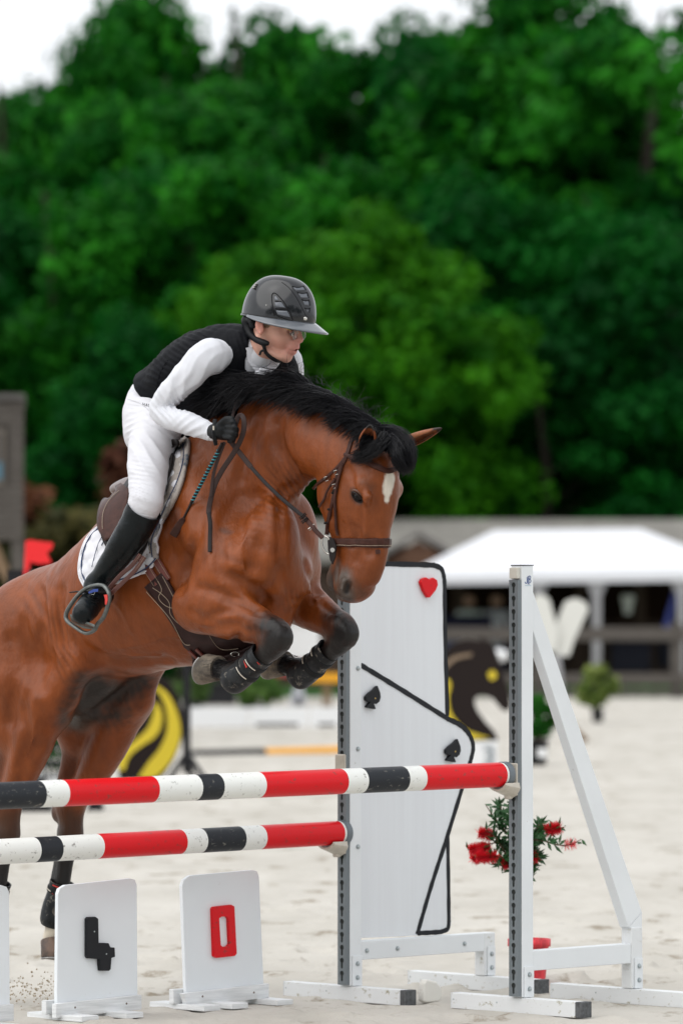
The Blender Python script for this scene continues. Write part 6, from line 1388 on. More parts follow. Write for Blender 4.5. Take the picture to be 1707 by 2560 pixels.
# stirrup leather and iron
def hs_(pts, s, n=6): return [H(x, y, s if not hasattr(s, '__len__') else s[0]) for x, y in spline(pts, n)]
for pts, s in (([(352, 1386), (330, 1414), (300, 1440), (268, 1478)], -.43), ([(362, 1392), (340, 1424), (312, 1452), (276, 1486)], -.435)):
    P_ = [H(x, y, s) for x, y in spline(pts, 5)]; b = MB(); b.strap(P_, [(EYE-p).normalized() for p in P_], .017, .004); l_ = b.build('stirrup_leather', mat('red_leather', (.085, .030, .024), rough=.4), SDL)
    b = MB(); b.strap([p+(EYE-p).normalized()*.0042 for p in P_], [(EYE-p).normalized() for p in P_], .0012, .001); b.build('stitching', M_STITCH, l_)
patch('stirrup_bar_cover', sm([(300, 1398), (318, 1375), (345, 1350), (372, 1330)], 3)+sm([(380, 1340), (360, 1375), (338, 1400), (318, 1412), (303, 1412)], 3), TRUNK, .095, .006, M_LEATH, SDL, step=6, fb=lambda x, y: H(x, y, -.38))
IR = [(246, 1462), (262, 1466), (274, 1486), (271, 1512), (260, 1542), (245, 1560), (236, 1576), (216, 1583), (192, 1570), (170, 1553), (166, 1536), (178, 1512), (200, 1484), (222, 1468)]
M_IRON = mat('grey_stirrup_iron', (.13, .14, .135), rough=.42, metal=.6, noise=.2, nscale=60)
P_ = [H(x, y, -.455) for x, y in spline(IR+[IR[0]], 5)][:-1]; b = MB(); b.tube(P_, .0076, 8, closed=True, caps=False, flat=1.3, up=HF.L); ir = b.build('stirrup_iron', M_IRON, SDL)
b = MB(); q = [H(x, y, -.50) for x, y in ((176, 1541), (206, 1556), (238, 1568))]+[H(x, y, -.415) for x, y in ((240, 1574), (210, 1572), (180, 1557))]; n = 6
b.add(q+[v+Vector((0, 0, .010)) for v in q], [tuple(range(6)), tuple(range(6, 12))[::-1]]+[(i, (i+1) % 6, 6+(i+1) % 6, 6+i) for i in range(6)]); b.build('tread', M_IRON, ir, bevel=.002)
def chip(pts, m): 
    b = MB(); A = [H(x, y, -.467) for x, y in pts]; C_ = [H(x, y, -.459) for x, y in pts]; n = len(A); b.add(A+C_, [tuple(range(n)), tuple(range(n, 2*n))[::-1]]+[(i, (i+1) % n, n+(i+1) % n, n+i) for i in range(n)]); b.build('inlay', m, ir)
chip([(221, 1480), (234, 1473), (246, 1472), (246, 1479), (236, 1480), (223, 1484)], mat('blue_inlay', (.008, .035, .22), rough=.4)); chip([(260, 1487), (269, 1486), (270, 1500), (267, 1512), (263, 1511), (263, 1497)], M_BRED)
# ------------------------------------------------------------------ riding crop
CRP = thing('riding_crop', H(556, 1100, -.27), 'riding crop with turquoise spiral handle and leather flap held against the shoulder', 'riding crop')
ca, cb = lift(H(556, 1108, -.26), .012), lift(H(478, 1258, -.26), .012); n = 60
V_ = []; b = MB(); b.tube([ca.lerp(cb, i/20) for i in range(21)], .0062, 8); b.build('shaft', M_LEATD, CRP)
b = MB(); dcr = (cb-ca).normalized(); e1c = dcr.orthogonal().normalized(); e2c = dcr.cross(e1c); b.tube([ca.lerp(cb, .12+.86*i/140)+e1c*(.0062*math.cos(i*.75))+e2c*(.0062*math.sin(i*.75)) for i in range(141)], .0024, 5); b.build('spiral_grip', mat('turquoise_cord', (.02, .20, .24), rough=.5), CRP)
cc_ = lift(H(458, 1298, -.26), .012); b = MB(); b.tube([cb, cc_], [.005, .004], 8); b.build('tip', M_LEATD, CRP)
fb_ = lift(H(434, 1338, -.26), .012); b = MB(); b.strap([cc_.lerp(fb_, k) for k in (-.1, .1, .5, 1.0)], [(EYE-cc_).normalized()]*4, [.012, .026, .032, .034], .006); b.build('flap', M_LEATH, CRP, bevel=.001)
# ================================================================== THE RIDER
RD = thing('person', H(400, 1100, 0), 'young rider in black helmet, black vest and white breeches leaning forward over the neck', 'person')
def crumple(me_, amp, sc, seed=0, dirs=None, sharp=1.0):     # cloth folds: vertices moved along their normals
    n = len(me_.vertices); V_ = np.zeros(n*3, np.float32); me_.vertices.foreach_get('co', V_); V_ = V_.reshape(-1, 3).astype(float)
    N3 = np.zeros(n*3, np.float32); me_.vertices.foreach_get('normal', N3); N3 = N3.reshape(-1, 3)
    R = np.random.default_rng(seed); h = np.zeros(n)
    for i in range(6):
        d = np.array(dirs[i % len(dirs)], float)+R.normal(size=3)*.35 if dirs else R.normal(size=3); d /= np.linalg.norm(d); e = R.normal(size=3)
        s = np.sin(V_@d*sc*(.6+.35*i)+1.8*np.sin(V_@e*sc*.22+R.random()*6)+R.random()*6); h += (s*s*(3-2*np.abs(s))-.5)*1.1 if i % 2 else s*.8
    V_ += N3*(h*amp/3)[:, None]; me_.vertices.foreach_set('co', V_.astype(np.float32).ravel()); me_.update()
def folds(me_, L_):                     # local creases: (px, py, reach, wavelength, depth, direction, seed)
    tr = bvh(me_); n = len(me_.vertices); V_ = np.zeros(n*3, np.float32); me_.vertices.foreach_get('co', V_); V_ = V_.reshape(-1, 3).astype(float)
    N3 = np.zeros(n*3, np.float32); me_.vertices.foreach_get('normal', N3); N3 = N3.reshape(-1, 3); h = np.zeros(n)
    for x, y, r, wl, amp, dr, sd0 in L_:
        q = hit(tr, x, y, 0)
        if q is None: continue
        d = V_-np.array(q[0]); w = np.exp(-(d*d).sum(1)/(r*r)); dv = np.array(dr, float); dv /= np.linalg.norm(dv); ph = V_@dv*2*PI/wl+1.6*wob(V_, 13, sd0); s = np.sin(ph)
        h += w*amp*(1-2*np.abs(s)**.8+.4*np.sin(ph*.6+sd0))
    V_ += N3*h[:, None]; me_.vertices.foreach_set('co', V_.astype(np.float32).ravel()); me_.update()
TOR = [(H(398, 1000, 0), .12, .15), (H(440, 962, 0), .118, .15), (H(500, 915, 0), .13, .175), (H(560, 893, 0), .128, .18), (H(608, 880, 0), .105, .15), (H(640, 872, 0), .065, .085)]
NARM = [(H(528, 892, -.17), .072), (H(503, 906, -.215), .068), (H(450, 960, -.27), .057), (H(402, 1016, -.30), .046), (H(420, 1042, -.30), .046), (H(475, 1060, -.28), .044), (H(534, 1084, -.25), .034)]
FARM = [(H(690, 884, .165), .075), (H(715, 905, .22), .066), (H(722, 950, .26), .055), (H(700, 1010, .26), .046), (H(670, 1045, .22), .042), (H(640, 1060, .17), .034)]
NLEG = [(H(398, 1050, -.10), .105), (H(378, 1120, -.22), .092), (H(370, 1192, -.31), .077), (H(364, 1256, -.365), .062)]
FLEG = [(H(500, 1040, .12), .105), (H(560, 1110, .24), .092), (H(590, 1200, .33), .077), (H(600, 1260, .36), .062)]
SHN = [(H(368, 1250, -.365), .064), (H(350, 1300, -.37), .064), (H(318, 1352, -.375), .059), (H(281, 1408, -.375), .047), (H(243, 1462, -.37), .039)]
SHF = [(H(604, 1250, .365), .064), (H(586, 1300, .37), .064), (H(554, 1352, .375), .059), (H(517, 1408, .375), .047), (H(479, 1462, .37), .038)]
FOOT = [(H(250, 1478, -.365), .040), (H(233, 1500, -.40), .043), (H(219, 1522, -.455), .043), (H(208, 1534, -.495), .038)]
HEEL = [(H(243, 1462, -.37), .036), (H(262, 1492, -.345), .030)]
RH = Frame(H(664, 860, 0), math.radians(28))
def R(px, py, s=0.0): return RH.P(px+s*.47*635, py, s)
SKIN = (.60, .33, .25); LIP = (.50, .17, .15)
hd = SDF()
slim = lambda L_, d: [(p, r-d) for p, r in L_]
hd.loft([(c, a-.02, b_-.02) for c, a, b_ in TOR], HF.L, k=.05, col=SKIN)
for L_ in (NARM, FARM, NLEG, FLEG, SHN, SHF): hd.chain(slim(L_, .012), k=.03, col=SKIN)
hd.ell(H(408, 1030, 0), (HF.F*.11, HF.L*.145, Vector((0, 0, .10))), k=.05, col=SKIN); hd.chain(slim(FOOT, .012), k=.02, col=SKIN)
low = hd.mesh('body', .013)
hs2 = SDF()
hs2.chain([(H(622, 905, 0), .070), (H(646, 885, 0), .058), (R(660, 855), .056), (R(676, 830), .058)], k=.02, col=SKIN)
hs2.ell(R(690, 780), (RH.F*.098, RH.L*.076, Vector((0, 0, .100))), k=.03, col=SKIN)
hs2.ell(R(705, 838), (RH.F*.056, RH.L*.057, Vector((0, 0, .066))), k=.03, col=SKIN)
for s in (-1, 1):
    hs2.chain([(R(664, 845, .052*s), .016), (R(678, 872, .046*s), .015), (R(704, 890, .028*s), .015), (R(714, 890, .008*s), .018)], k=.022, col=SKIN)
    hs2.sph(R(714, 842, .036*s), .018, k=.03, col=(.57, .29, .225))
    hs2.sph(R(740, 854, .013*s), .0095, k=.007, col=(.58, .26, .21))
    hs2.chain([(R(741, 867, .005*s), .0068), (R(731, 869, .021*s), .0035)], k=.005, col=LIP)
    hs2.chain([(R(733, 881, .004*s), .0080), (R(725, 877, .019*s), .0035)], k=.005, col=LIP)
    hs2.chain([(R(742, 818, .010*s), .010), (R(733, 817, .042*s), .010)], k=.02, col=SKIN)
hs2.chain([(R(743, 820), .0105), (R(747, 834), .0105), (R(750, 849), .0135)], k=.010, col=(.58, .28, .22))
hs2.ell(R(733, 866), (RH.F*.018, RH.L*.026, Vector((0, 0, .022))), k=.02, col=SKIN)
hs2.chain([(R(718, 888), .017), (R(716, 893), .016)], k=.02, col=SKIN)
hs2.chain([(R(734, 874, -.016), .0040), (R(741, 874, 0), .0055), (R(734, 874, .016), .0040)], k=.003, sub=True)
for s in (-1, 1): hs2.sph(R(742, 832, .032*s), .014, k=.014, sub=True)
hm, HV, HC = hs2.mesh('head', .0032, cols=True, base=SKIN, smooth_it=1)
def hp(C2, V2, c, r, col, soft, amt=1):
    d = np.linalg.norm(V2-np.array(c), axis=1); w = np.clip((r-d)/soft, 0, 1)[:, None]*amt; return C2*(1-w)+np.array(col)*w
HC = HC*(1+.05*wob(HV, 90, 8))[:, None]
for (x, y, s, r, col, a) in ((706, 858, -.05, .035, (.60, .25, .20), .22), (690, 868, -.05, .03, (.60, .25, .21), .15), (752, 850, 0, .02, (.62, .24, .2), .5), (738, 874, 0, .013, (.05, .012, .010), .95), (735, 832, -.03, .02, (.40, .20, .16), .5), (676, 820, -.06, .03, (.45, .27, .21), .35), (731, 816, -.04, .012, (.2, .12, .07), .5)): HC = hp(HC, HV, R(x, y, s), r, col, .02, a)
set_cols(hm, HC)
lv = len(low.vertices); set_cols(low, np.tile(np.array(SKIN), (lv, 1)))
bmj = bmesh.new(); bmj.from_mesh(low); bmj.from_mesh(hm); mej = bpy.data.meshes.new('body'); bmj.to_mesh(mej); bmj.free(); mej.polygons.foreach_set('use_smooth', [True]*len(mej.polygons))
M_SKIN = mat('skin', SKIN, rough=.5, spec=.35, vcol=True, sss=.12, bump=[(300, .25, .0008)], dirt=((.50, .20, .16), 120, .69))
new_obj('body', mej, M_SKIN, RD); HT = bvh(hm)
# ear, eyes
e0 = R(648, 818, -.080); e0 = Vector(RH.P(649, 817, -.080))
es = SDF(); es.ell(e0, (RH.F*.017+Vector((0, 0, .004)), RH.L*.009, Vector((-.004, 0, .029))), k=.006, col=SKIN); es.chain([(RH.P(642, 806, -.086), .004), (RH.P(646, 800, -.088), .0045), (RH.P(655, 801, -.087), .004), (RH.P(658, 808, -.084), .003)], k=.004); es.sph(RH.P(652, 832, -.083), .0075, k=.006)
es.ell(RH.P(651, 817, -.092), (RH.F*.009, RH.L*.006, Vector((0, 0, .016))), k=.006, sub=True)
new_obj('ear', es.mesh('ear', .0025, smooth_it=1), mat('ear_skin', (.60, .27, .21), rough=.5, sss=.15), RD)
for s in (-1, 1):
    c = R(739, 833, .031*s); b = MB(); b.lathe([(.0001, -.0115)]+[(.0102*math.sin(a), -.0102*math.cos(a)) for a in np.linspace(.3, 2.84, 8)]+[(.0001, .0115)], Matrix.Translation(c), 14); b.build('eye', mat('shaded_eyeball', (.16, .13, .12), rough=.3, spec=.2), RD)  # the helmet peak's shadow is put into the dark eye colour
    b = MB(); cI = c+(RH.F*.96+Vector((0, 0, -.28))).normalized()*.0096; b.lathe([(.0045, 0), (.0001, .0008)], Matrix.Translation(cI)@(RH.F+Vector((0, 0, -.28))).to_track_quat('Z', 'Y').to_matrix().to_4x4(), 14); b.build('iris', mat('iris', (.05, .06, .06), rough=.1), RD)
    b = MB(); b.tube([R(737-3*math.cos(a), 831-2.5*math.sin(a), (.031+.015*math.cos(a))*s)+RH.F*.006 for a in np.linspace(0, PI, 8)], [.001]+[.0045]*6+[.001], 6); b.build('eyelid', mat('lid_skin', (.44, .23, .18), rough=.5), RD)
# hair at the temple and nape
def hairf(i, Rn):
    x, y = Rn.uniform(654, 676), 0; y = 806+(x-652)*.32+Rn.uniform(-5, 6)-max(0, x-664)*.5; h = hit(HT, x, y, .0008)
    if h is None: return [R(690, 780), R(690, 781), R(690, 782)]
    d = Vector((-.4, 0, -.9))+Vector((Rn.gauss(0, .2), 0, 0)); d = (d-h[1]*d.dot(h[1])).normalized(); return [h[0], h[0]+d*.005+h[1]*.0008, h[0]+d*.010+h[1]*.0008]
strands('hair', None, 420, hairf, mat('light_brown_hair', (.22, .14, .085), rough=.6), RD, .00035)
# shirt
M_SHIRT = mat('white_shirt', (.60, .61, .65), rough=.75, spec=.2, bump=[(9, .35, .012, (1, 1, .5)), (400, .3, .0006)])
sh = SDF(); sh.loft([(c, a-.012, b_-.012) for c, a, b_ in TOR], HF.L, k=.04); sh.chain(NARM, k=.04); sh.chain(FARM, k=.04); 
sh.chain([(H(628, 900, 0), .076), (H(640, 888, 0), .070)], k=.02)
ms = sh.mesh('shirt', .006); crumple(ms, .0040, 20, 3, [(1, 0, .3), (.6, .2, 1), (1, .3, -.4)]); folds(ms, [(410, 1020, .06, .045, .0050, (.8, 0, .6), 1), (445, 1005, .05, .040, .0040, (.9, 0, .2), 2), (505, 940, .09, .085, .0045, (.75, 0, -.65), 3), (480, 1065, .07, .06, .003, (.6, 0, -.8), 5), (440, 960, .09, .10, .004, (.9, 0, -.3), 6), (530, 1085, .04, .03, .003, (1, 0, -.3), 7)]); new_obj('shirt', ms, M_SHIRT, RD)
# collar and cravat
for pts in ([(622, 868, -.07), (628, 900, -.055), (650, 928, -.02), (668, 925, .0)], [(696, 895, .05), (684, 914, .03), (668, 926, 0)]):
    P_ = [H(x, y, s) for x, y, s in spline(pts, 6)]; b = MB(); b.strap(P_, [((EYE-p).normalized()*.8+Vector((0, 0, .3))).normalized() for p in P_], .030, .005); b.build('collar', M_SHIRT, RD)
b = MB(); P_ = [H(x, y, s) for x, y, s in spline([(660, 922, -.05), (650, 938, -.055), (640, 950, -.06)], 5)]; b.strap(P_, [(EYE-p).normalized() for p in P_], [.03]*4+[.045]*7, .008); b.build('cravat', M_SHIRT, RD)
# vest
M_VEST = mat('black_vest_fabric', (.0045, .005, .007), rough=.62, spec=.28, bump=[(12, .5, .012, (1, 1, .6)), (300, .3, .0008)])
vs_ = SDF(); vs_.loft([(H(392, 1002, 0), .128, .158)]+[(c, a, b_) for c, a, b_ in TOR[1:-1]]+[(H(632, 874, 0), .082, .10)], HF.L, k=.05)
vs_.chain([(H(470, 1010, -.03), .075), (H(540, 985, -.04), .085), (H(590, 935, -.03), .075)], k=.06)
vs_.chain([(H(395, 985, -.08), .085), (H(440, 940, -.11), .080), (H(500, 895, -.11), .075)], k=.05)
vs_.chain([(H(700, 925, .12), .07), (H(690, 900, .13), .07)], k=.05)
vs_.chain([(H(622, 858, .0), .062), (H(640, 905, -.0), .03)], k=.02)
vs_.chain([(H(628, 893, 0), .080), (H(655, 880, 0), .072), (H(672, 850, 0), .07)], k=.012, sub=True)   # neck opening
vs_.chain([(H(660, 960, -.10), .028), (H(652, 920, -.075), .030), (H(662, 895, -.04), .03)], k=.02, sub=True)
vs_.chain([(H(505, 892, -.268), .058), (H(475, 912, -.28), .058), (H(480, 945, -.285), .05)], k=.02, sub=True)   # arm hole
vm = vs_.mesh('vest', .006); crumple(vm, .0035, 32, 5, [(1, 0, .5), (.2, .2, 1)]); folds(vm, [(450, 860, .12, .040, .0040, (.5, 0, 1), 1), (380, 930, .10, .045, .0040, (.6, 0, .9), 2), (560, 960, .08, .05, .005, (1, 0, .3), 3), (590, 870, .06, .04, .003, (.9, 0, .4), 4)]); bm = bmesh.new(); bm.from_mesh(vm)
folds(vm, [(450, 860, .12, .040, .0035, (.5, 0, 1), 1), (380, 930, .10, .045, .0035, (.6, 0, .9), 2), (560, 960, .08, .05, .005, (1, 0, .3), 3), (590, 870, .06, .04, .003, (.9, 0, .4), 4), (480, 1000, .08, .05, .005, (.7, 0, .6), 5)]) if False else None
p0, p1 = H(334, 958, -.15), H(376, 1012, -.15); ax = (p1-p0).normalized(); nrm = ax.cross(HF.L).normalized(); nrm = nrm if nrm.x < 0 else -nrm
bmesh.ops.bisect_plane(bm, geom=bm.verts[:]+bm.edges[:]+bm.faces[:], plane_co=p0, plane_no=nrm, clear_outer=True); bm.to_mesh(vm); bm.free()
vo = new_obj('vest', vm, M_VEST, RD); VT = bvh(vm)
line_on('seam', VT, [(480, 850), (510, 856), (536, 882), (546, 920), (540, 955), (520, 982)], .0026, M_VEST, vo, .001, fb=lambda x, y: H(x, y, -.2))
line_on('seam', VT, [(508, 838), (545, 856), (568, 895), (570, 945)], .0016, M_VEST, vo, .001, fb=lambda x, y: H(x, y, -.2))
line_on('seam', VT, [(420, 900), (400, 935), (392, 975)], .0016, M_VEST, vo, .001, fb=lambda x, y: H(x, y, -.2))
# breeches
M_BREE = mat('white_breeches', (.60, .60, .635), rough=.65, spec=.25, bump=[(14, .3, .008, (1, 1, .6)), (500, .2, .0005)])
bs = SDF(); bs.ell(H(408, 1030, 0), (HF.F*.125, HF.L*.16, Vector((0, 0, .122))), k=.06); bs.chain(NLEG, k=.06); bs.chain(FLEG, k=.06); bs.chain([(H(372, 1000, -.02), .085), (H(385, 985, 0), .09)], k=.05)
bs.chain([(H(372, 1040, -.09), .09), (H(368, 1085, -.12), .09)], k=.06); bs.chain(slim(SHN[:2], .008), k=.03)
mb2 = bs.mesh('breeches', .006); crumple(mb2, .0022, 26, 9, [(.3, 0, 1), (.5, .2, .8)]); folds(mb2, [(345, 1235, .06, .022, .0026, (.35, 0, 1), 1), (370, 1295, .05, .020, .0022, (.2, 0, 1), 2), (420, 1050, .08, .045, .0050, (.6, 0, .9), 3), (330, 1060, .08, .045, .0035, (-.3, 0, 1), 4), (380, 1130, .12, .09, .0035, (.7, 0, .5), 5), (340, 1180, .07, .035, .0024, (.2, 0, 1), 6), (345, 1000, .05, .03, .0025, (.2, 0, 1), 7)]); BT_ = new_obj('breeches', mb2, M_BREE, RD); BTt = bvh(mb2)
for pts in ([(326, 1205), (345, 1212), (372, 1208)], [(322, 1235), (340, 1246), (362, 1248)], [(326, 1188), (350, 1192)], [(330, 1262), (345, 1276), (370, 1282)]):
    pass
line_on('pocket_seam', BTt, [(320, 998), (340, 1004), (362, 1016), (376, 1030)], .0012, mat('grey_thread', (.45, .45, .47)), BT_, .0008, fb=lambda x, y: H(x, y, -.2))
tx = [((0, 0), (0, 7)), ((0, 3.5), (4, 3.5)), ((4, 0), (4, 7)), ((7, 0), (9, 7)), ((9, 7), (11, 0)), ((8, 3), (10, 3)), ((14, 0), (14, 7)), ((14, 7), (17, 6)), ((17, 6), (17, 0))]
for (xa, ya), (xb, yb) in tx: line_on('printed_letter', BTt, [(358+xa, 1014-ya+xa*.25), (358+xb, 1014-yb+xb*.25)], .0009, mat('dark_print', (.03, .03, .04)), BT_, .001, 2, fb=lambda x, y: H(x, y, -.2), k=4)
# boots
M_RBOOT = mat('black_riding_boot', (.006, .008, .009), rough=.27, spec=.5, noise=.3, nscale=8, bump=[(16, .45, .008, (1, 1, 1.6)), (200, .2, .0006)], dirt=((.10, .095, .085), 60, .71))
for shn, ft_, hl, a, c in ((SHN, FOOT, HEEL, (332, 1240), (402, 1318)), (SHF, [(H(486, 1478, .365), .036), (H(500, 1502, .40), .036), (H(520, 1524, .455), .039), (H(530, 1538, .5), .033)], [(H(479, 1462, .37), .036), (H(498, 1492, .345), .03)], (568, 1240), (638, 1318))):
    rb_ = SDF(); rb_.chain(shn, k=.03); rb_.chain(ft_, k=.03); rb_.chain(hl, k=.03); mr = rb_.mesh('riding_boot', .005); crumple(mr, .0022, 40, 2, [(.8, .1, 1)])
    s = -.365 if shn is SHN else .365; p0, p1 = H(*a, s), H(*c, s); ax = (p1-p0).normalized(); nr = ax.cross(HF.L).normalized(); nr = nr if nr.z > 0 else -nr; bm = bmesh.new(); bm.from_mesh(mr)
    bmesh.ops.bisect_plane(bm, geom=bm.verts[:]+bm.edges[:]+bm.faces[:], plane_co=p0.lerp(p1, .5), plane_no=nr, clear_outer=True); bm.to_mesh(mr); bm.free()
    ro = new_obj('riding_boot', mr, M_RBOOT, RD); so_ = ro.modifiers.new('t', 'SOLIDIFY'); so_.thickness = .005; so_.offset = 1
    if shn is SHN:
        RT = bvh(mr); line_on('seam', RT, [(372, 1335), (345, 1372), (318, 1402), (286, 1436), (262, 1462)], .0014, M_RBOOT, ro, .006, fb=lambda x, y: H(x, y, -.4))
        band_on('spur_strap', RT, [(262, 1480), (240, 1482), (215, 1484)], .011, M_LEATD, ro, .007, .004, fb=lambda x, y: H(x, y, -.42))
        b = MB(); b.tube([H(x, y, -.42) for x, y in ((212, 1482), (195, 1479), (176, 1481))], [.0075, .007, .005], 8, flat=.5); b.build('spur_strap', M_LEATD, ro)
        b = MB(); b.tube([H(x, y, -.44) for x, y in ((224, 1485), (236, 1487), (238, 1481))], .0018, 6); b.build('buckle', M_SILV, ro)
        for yy in (1494, 1499, 1505): line_on('lace', RT, [(228, yy), (236, yy+4), (244, yy+1)], .0013, M_LEATD, ro, .0065, 4, fb=lambda x, y: H(x, y, -.45))
# glove: palm, four curled fingers, thumb
def glove(C0, flip, s, kx):
    g = SDF(); q = lambda x, y, ds=0: H(C0[0]+x*kx, C0[1]+y, s+ds)
    g.chain([(q(-34, 0, .01), .030), (q(-20, -2, 0), .033), (q(-4, -6, 0), .036)], k=.02)
    g.ell(q(0, -5, .005), (HF.F*.042, HF.L*.022, Vector((0, 0, .038))), k=.015)
    for i, (fx, fy) in enumerate([(14, -24), (18, -11), (17, 2), (11, 14)]):     # knuckle, middle joint, tip curled back into the palm
        r = (.0112, .0118, .0112, .0100)[i]
        g.chain([(q(fx-14, fy-2, -.018), r*1.05), (q(fx+2, fy, -.028), r), (q(fx+7, fy+7, -.012), r*.95), (q(fx-4, fy+9, .0), r*.85)], k=.006)
    g.chain([(q(-14, -20, -.02), .014), (q(0, -32, -.026), .0125), (q(14, -33, -.024), .011)], k=.010)
    return g.mesh('glove', .0034, smooth_it=1)
M_GLV = mat('black_glove', (.005, .006, .007), rough=.42, bump=[(40, .5, .003), (300, .2, .0006)])
new_obj('glove', glove((566, 1080), 1, -.262, 1), M_GLV, RD); new_obj('glove', glove((660, 1062), 1, .15, 1), M_GLV, RD)
b = MB(); P_ = [H(x, y, s) for x, y, s in spline([(538, 1050, -.27), (535, 1080, -.292), (540, 1112, -.275)], 6)]; b.strap(P_, [(EYE-p).normalized() for p in P_], .016, .006); b.build('glove_cuff', M_GLV, RD)
b = MB(); p = H(534, 1070, -.30); b.box((p.x-.003, p.y-.004, p.z-.008), (p.x+.003, p.y, p.z+.008)); b.build('glove_tab', M_CUP, RD)
# helmet
HL = bpy.data.objects.new('helmet', None); COL.objects.link(HL); HL.parent = RD; HL.location = (0, 0, 0); HL.matrix_parent_inverse = RD.matrix_world.inverted()
pit = math.radians(9); hF = (RH.F*math.cos(pit)-Vector((0, 0, 1))*math.sin(pit)).normalized(); hL = RH.L; hU = hL.cross(hF).normalized(); hU = hU if hU.z > 0 else -hU
hc = RH.P(698, 790, 0); A_, B2, U_ = .146, .118, .156
def hpnt(th, ph, k=1.0):                # th round the head from the front, ph up from the rim
    bulge = 1+.035*math.cos(2*th)*math.cos(ph); rr = max(math.cos(ph), 1e-4)**.74; return hc+hF*(A_*k*rr*math.cos(th)*bulge*(1.0 if math.cos(th) > 0 else 1.02))+hL*(B2*k*rr*math.sin(th))+hU*(U_*k*math.sin(ph)**1.0)
nT, nP = 72, 26; V_ = []; F2 = []
for j in range(nP):
    ph = -.10+(PI/2+.10)*j/(nP-1)
    for i in range(nT): V_.append(hpnt(2*PI*i/nT, max(ph, -.1) if j < nP-1 else PI/2-1e-3))
for j in range(nP-1):
    for i in range(nT): F2.append((j*nT+i, j*nT+(i+1) % nT, (j+1)*nT+(i+1) % nT, (j+1)*nT+i))
F2.append(tuple((nP-1)*nT+i for i in range(nT)))
b = MB(); 
M_HELM = mat('glossy_helmet', (.010, .011, .013), rough=.15, spec=.5, coat=.12)
V_ = [v if i >= nT*3 else v for i, v in enumerate(V_)]
b.add(V_, F2, smooth=True); ho = b.build('shell', M_HELM, HL); so_ = ho.modifiers.new('t', 'SOLIDIFY'); so_.thickness = .006; so_.offset = -1
hb_t = BVHTree.FromPolygons([Vector(v) for v in b.v], b.f)
b = MB(); b.tube([hpnt(2*PI*i/64, -.09, 1.008) for i in range(64)], .0035, 6, closed=True, caps=False); b.build('rim', mat('rim_grey', (.05, .055, .06), rough=.2), HL)
V_ = []; F2 = []; n1, n2 = 41, 7
for i in range(n1):
    th = (i/(n1-1)*2-1)*math.radians(125); w = .004+.054*max(0, math.cos(th*.70))**1.2
    for j in range(n2):
        t = j/(n2-1); p = hpnt(th, -.06+.03, 1.0); d = (hF*math.cos(th)*A_+hL*math.sin(th)*B2).normalized(); V_.append(p+d*(w*t)-hU*(.004+.034*t*max(0, math.cos(th*.62))+.003*math.sin(abs(th))))
for i in range(n1-1):
    for j in range(n2-1): F2.append((i*n2+j, i*n2+j+1, (i+1)*n2+j+1, (i+1)*n2+j))
b = MB(); b.add(V_, F2, smooth=True); po = b.build('peak', mat('peak_grey', (.105, .115, .13), rough=.16, coat=.5), HL, fix=False); so_ = po.modifiers.new('t', 'SOLIDIFY'); so_.thickness = .005; so_.offset = 0
M_VENT = mat('vent_black', (.006, .006, .007), rough=.35); M_VGREY = mat('vent_mesh', (.10, .11, .13), rough=.25, coat=.4)
FH = lambda x, y: RH.P(x, y, -.05)
def hl(pts, r=.0016, m=M_VENT): return line_on('vent_line', hb_t, pts, r, m, HL, .0005, 5, FH)
hl([(686, 790), (680, 752), (681, 735), (690, 734), (707, 752), (722, 775), (732, 800), (728, 802), (700, 792), (686, 784)], .0022)
for pl_ in ([(687, 756), (702, 754), (714, 770), (689, 767)], [(690, 776), (718, 777), (726, 794), (694, 786)], [(686, 742), (690, 740), (697, 750), (687, 751)]): patch('vent', pl_, hb_t, .0008, .0008, M_VGREY, HL, step=4, fb=FH)
hl([(688, 753), (704, 754)], .0022); hl([(688, 771), (718, 774)], .0028)
hl([(705, 706), (722, 719), (740, 742), (755, 770), (768, 796)], .0013)
for pl_ in ([(733, 718), (757, 717), (764, 725), (740, 727)], [(746, 733), (766, 733), (771, 745), (752, 744)], [(757, 751), (771, 752), (774, 764), (761, 762)], [(765, 772), (773, 772), (772, 782), (767, 780)]):
    patch('vent', pl_, hb_t, .0008, .0008, M_VGREY, HL, step=4, fb=FH); a, c = pl_[0], pl_[1]; hl([(a[0]-3, a[1]-2), ((a[0]+c[0])/2, a[1]+1), (c[0]+2, c[1]-2)], .0024); hl([(c[0]+2, c[1]-2), (pl_[2][0]+1, pl_[2][1])], .0018)
p, nn = hit(hb_t, 763, 797, .001, FH); b = MB(); b.lathe([(.008, 0), (.007, .0016), (.001, .002)], Matrix.Translation(p)@nn.to_track_quat('Z', 'Y').to_matrix().to_4x4(), 18); b.build('badge', M_SILV, HL)
p, nn = hit(hb_t, 666, 763, .001, FH); b = MB(); b.lathe([(.0022, 0), (.001, .0016)], Matrix.Translation(p)@nn.to_track_quat('Z', 'Y').to_matrix().to_4x4(), 10); b.build('rivet', M_SILV, HL)
for k, (x, y) in enumerate(((634, 720), (637, 715), (640, 710))): b = MB(); p, nn = hit(hb_t, x, y, .0, FH); b.box((p.x-.004, p.y-.02, p.z-.002), (p.x+.004, p.y+.01, p.z+.003)); b.build('rear_fin', M_SILV, HL, bevel=.001)
M_STR = mat('black_strap', (.010, .0105, .012), rough=.5)
hnp = SDF(); hnp.chain([(RH.P(618, 800, -.03), .018), (RH.P(624, 830, -.04), .016), (RH.P(640, 848, -.062), .013), (RH.P(658, 856, -.074), .013), (RH.P(668, 858, -.074), .010)], k=.012)
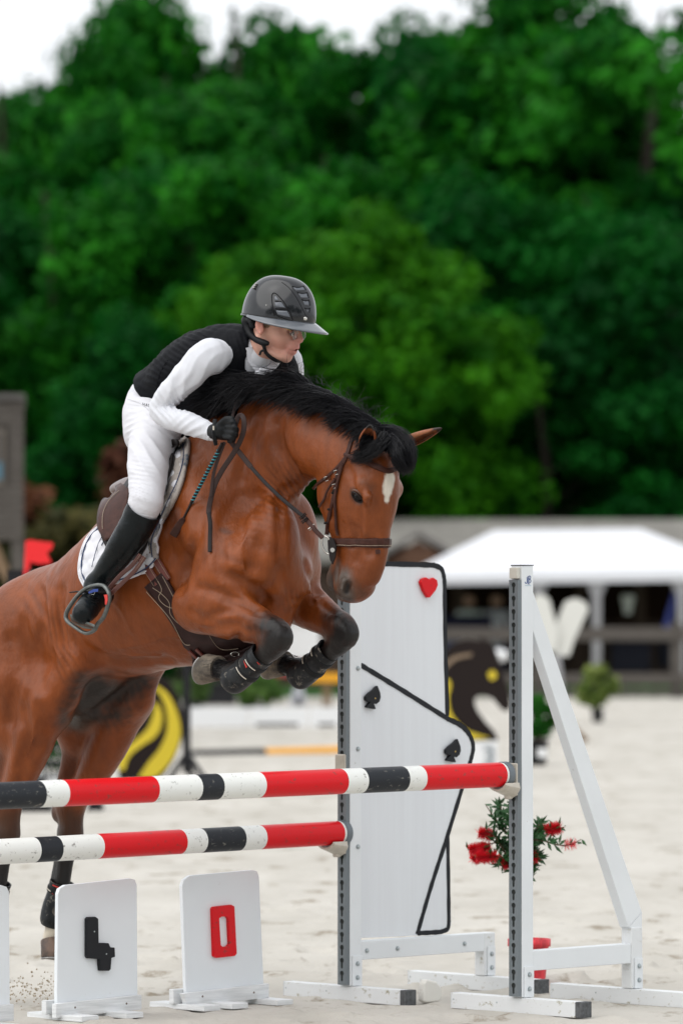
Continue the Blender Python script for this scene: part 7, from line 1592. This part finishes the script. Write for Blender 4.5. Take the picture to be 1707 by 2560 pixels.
hnp.chain([(RH.P(618, 800, -.02), .02), (RH.P(628, 800, -.06), .016), (RH.P(632, 815, -.068), .012)], k=.012); hnp.chain([(RH.P(618, 805, 0), .022), (RH.P(626, 838, 0), .018), (RH.P(632, 850, -.02), .014)], k=.02)
new_obj('nape_harness', hnp.mesh('nape_harness', .004), M_STR, HL)
P_ = [RH.P(x, y, s) for x, y, s in spline([(652, 852, -.078), (660, 866, -.074), (664, 880, -.062), (676, 893, -.052), (690, 901, -.035), (702, 903, -.01)], 5)]; b = MB(); b.strap(P_, [((EYE-p).normalized()+Vector((-.2, 0, -.3))).normalized() for p in P_], .015, .004); b.build('chin_strap', M_STR, HL)
b = MB(); P_ = [RH.P(x, y, -.084) for x, y in spline([(662, 876), (653, 878), (649, 888)], 4)]; b.strap(P_, [(EYE-p).normalized() for p in P_], .009, .004); b.build('strap_end', M_STR, HL)
# glasses
GL = thing('glasses', R(735, 832, 0), 'thin gold framed glasses worn under the helmet peak', 'glasses'); M_GOLD = mat('gold_wire', (.60, .40, .16), rough=.25, metal=.9)
b = MB(); b.tube([RH.P(656, 800, -.083), RH.P(690, 812, -.079), R(745, 826, -.060)], .0024, 6); b.build('temple', M_GOLD, GL)
b = MB(); b.tube([R(745, 826, .060), R(700, 812, .079)], .0018, 6); b.build('temple', M_GOLD, GL)
gl_m = mat('lens_glass', (.9, .92, .92), rough=.02, spec=.15); gn = gl_m.node_tree.nodes['Principled BSDF']; gn.inputs['Alpha'].default_value = .07
for s in (-1, 1):
    c = R(747, 836, .032*s); e1 = RH.L; e2 = Vector((0, 0, 1)); pts = [c+e1*(.023*math.cos(a))+e2*(.0195*math.sin(a)) for a in np.linspace(0, 2*PI, 29)[:-1]]
    b = MB(); b.tube(pts, .0011, 6, closed=True, caps=False); b.build('lens_rim', M_SILV, GL); b = MB(); b.add([p-RH.F*.0005 for p in pts]+[p+RH.F*.0005 for p in pts], [tuple(range(28)), tuple(range(28, 56))[::-1]]); b.build('lens', gl_m, GL)
b = MB(); b.tube([R(748, 831, -.010), R(752, 829, 0), R(748, 831, .010)], .0014, 6); b.build('bridge', M_SILV, GL)
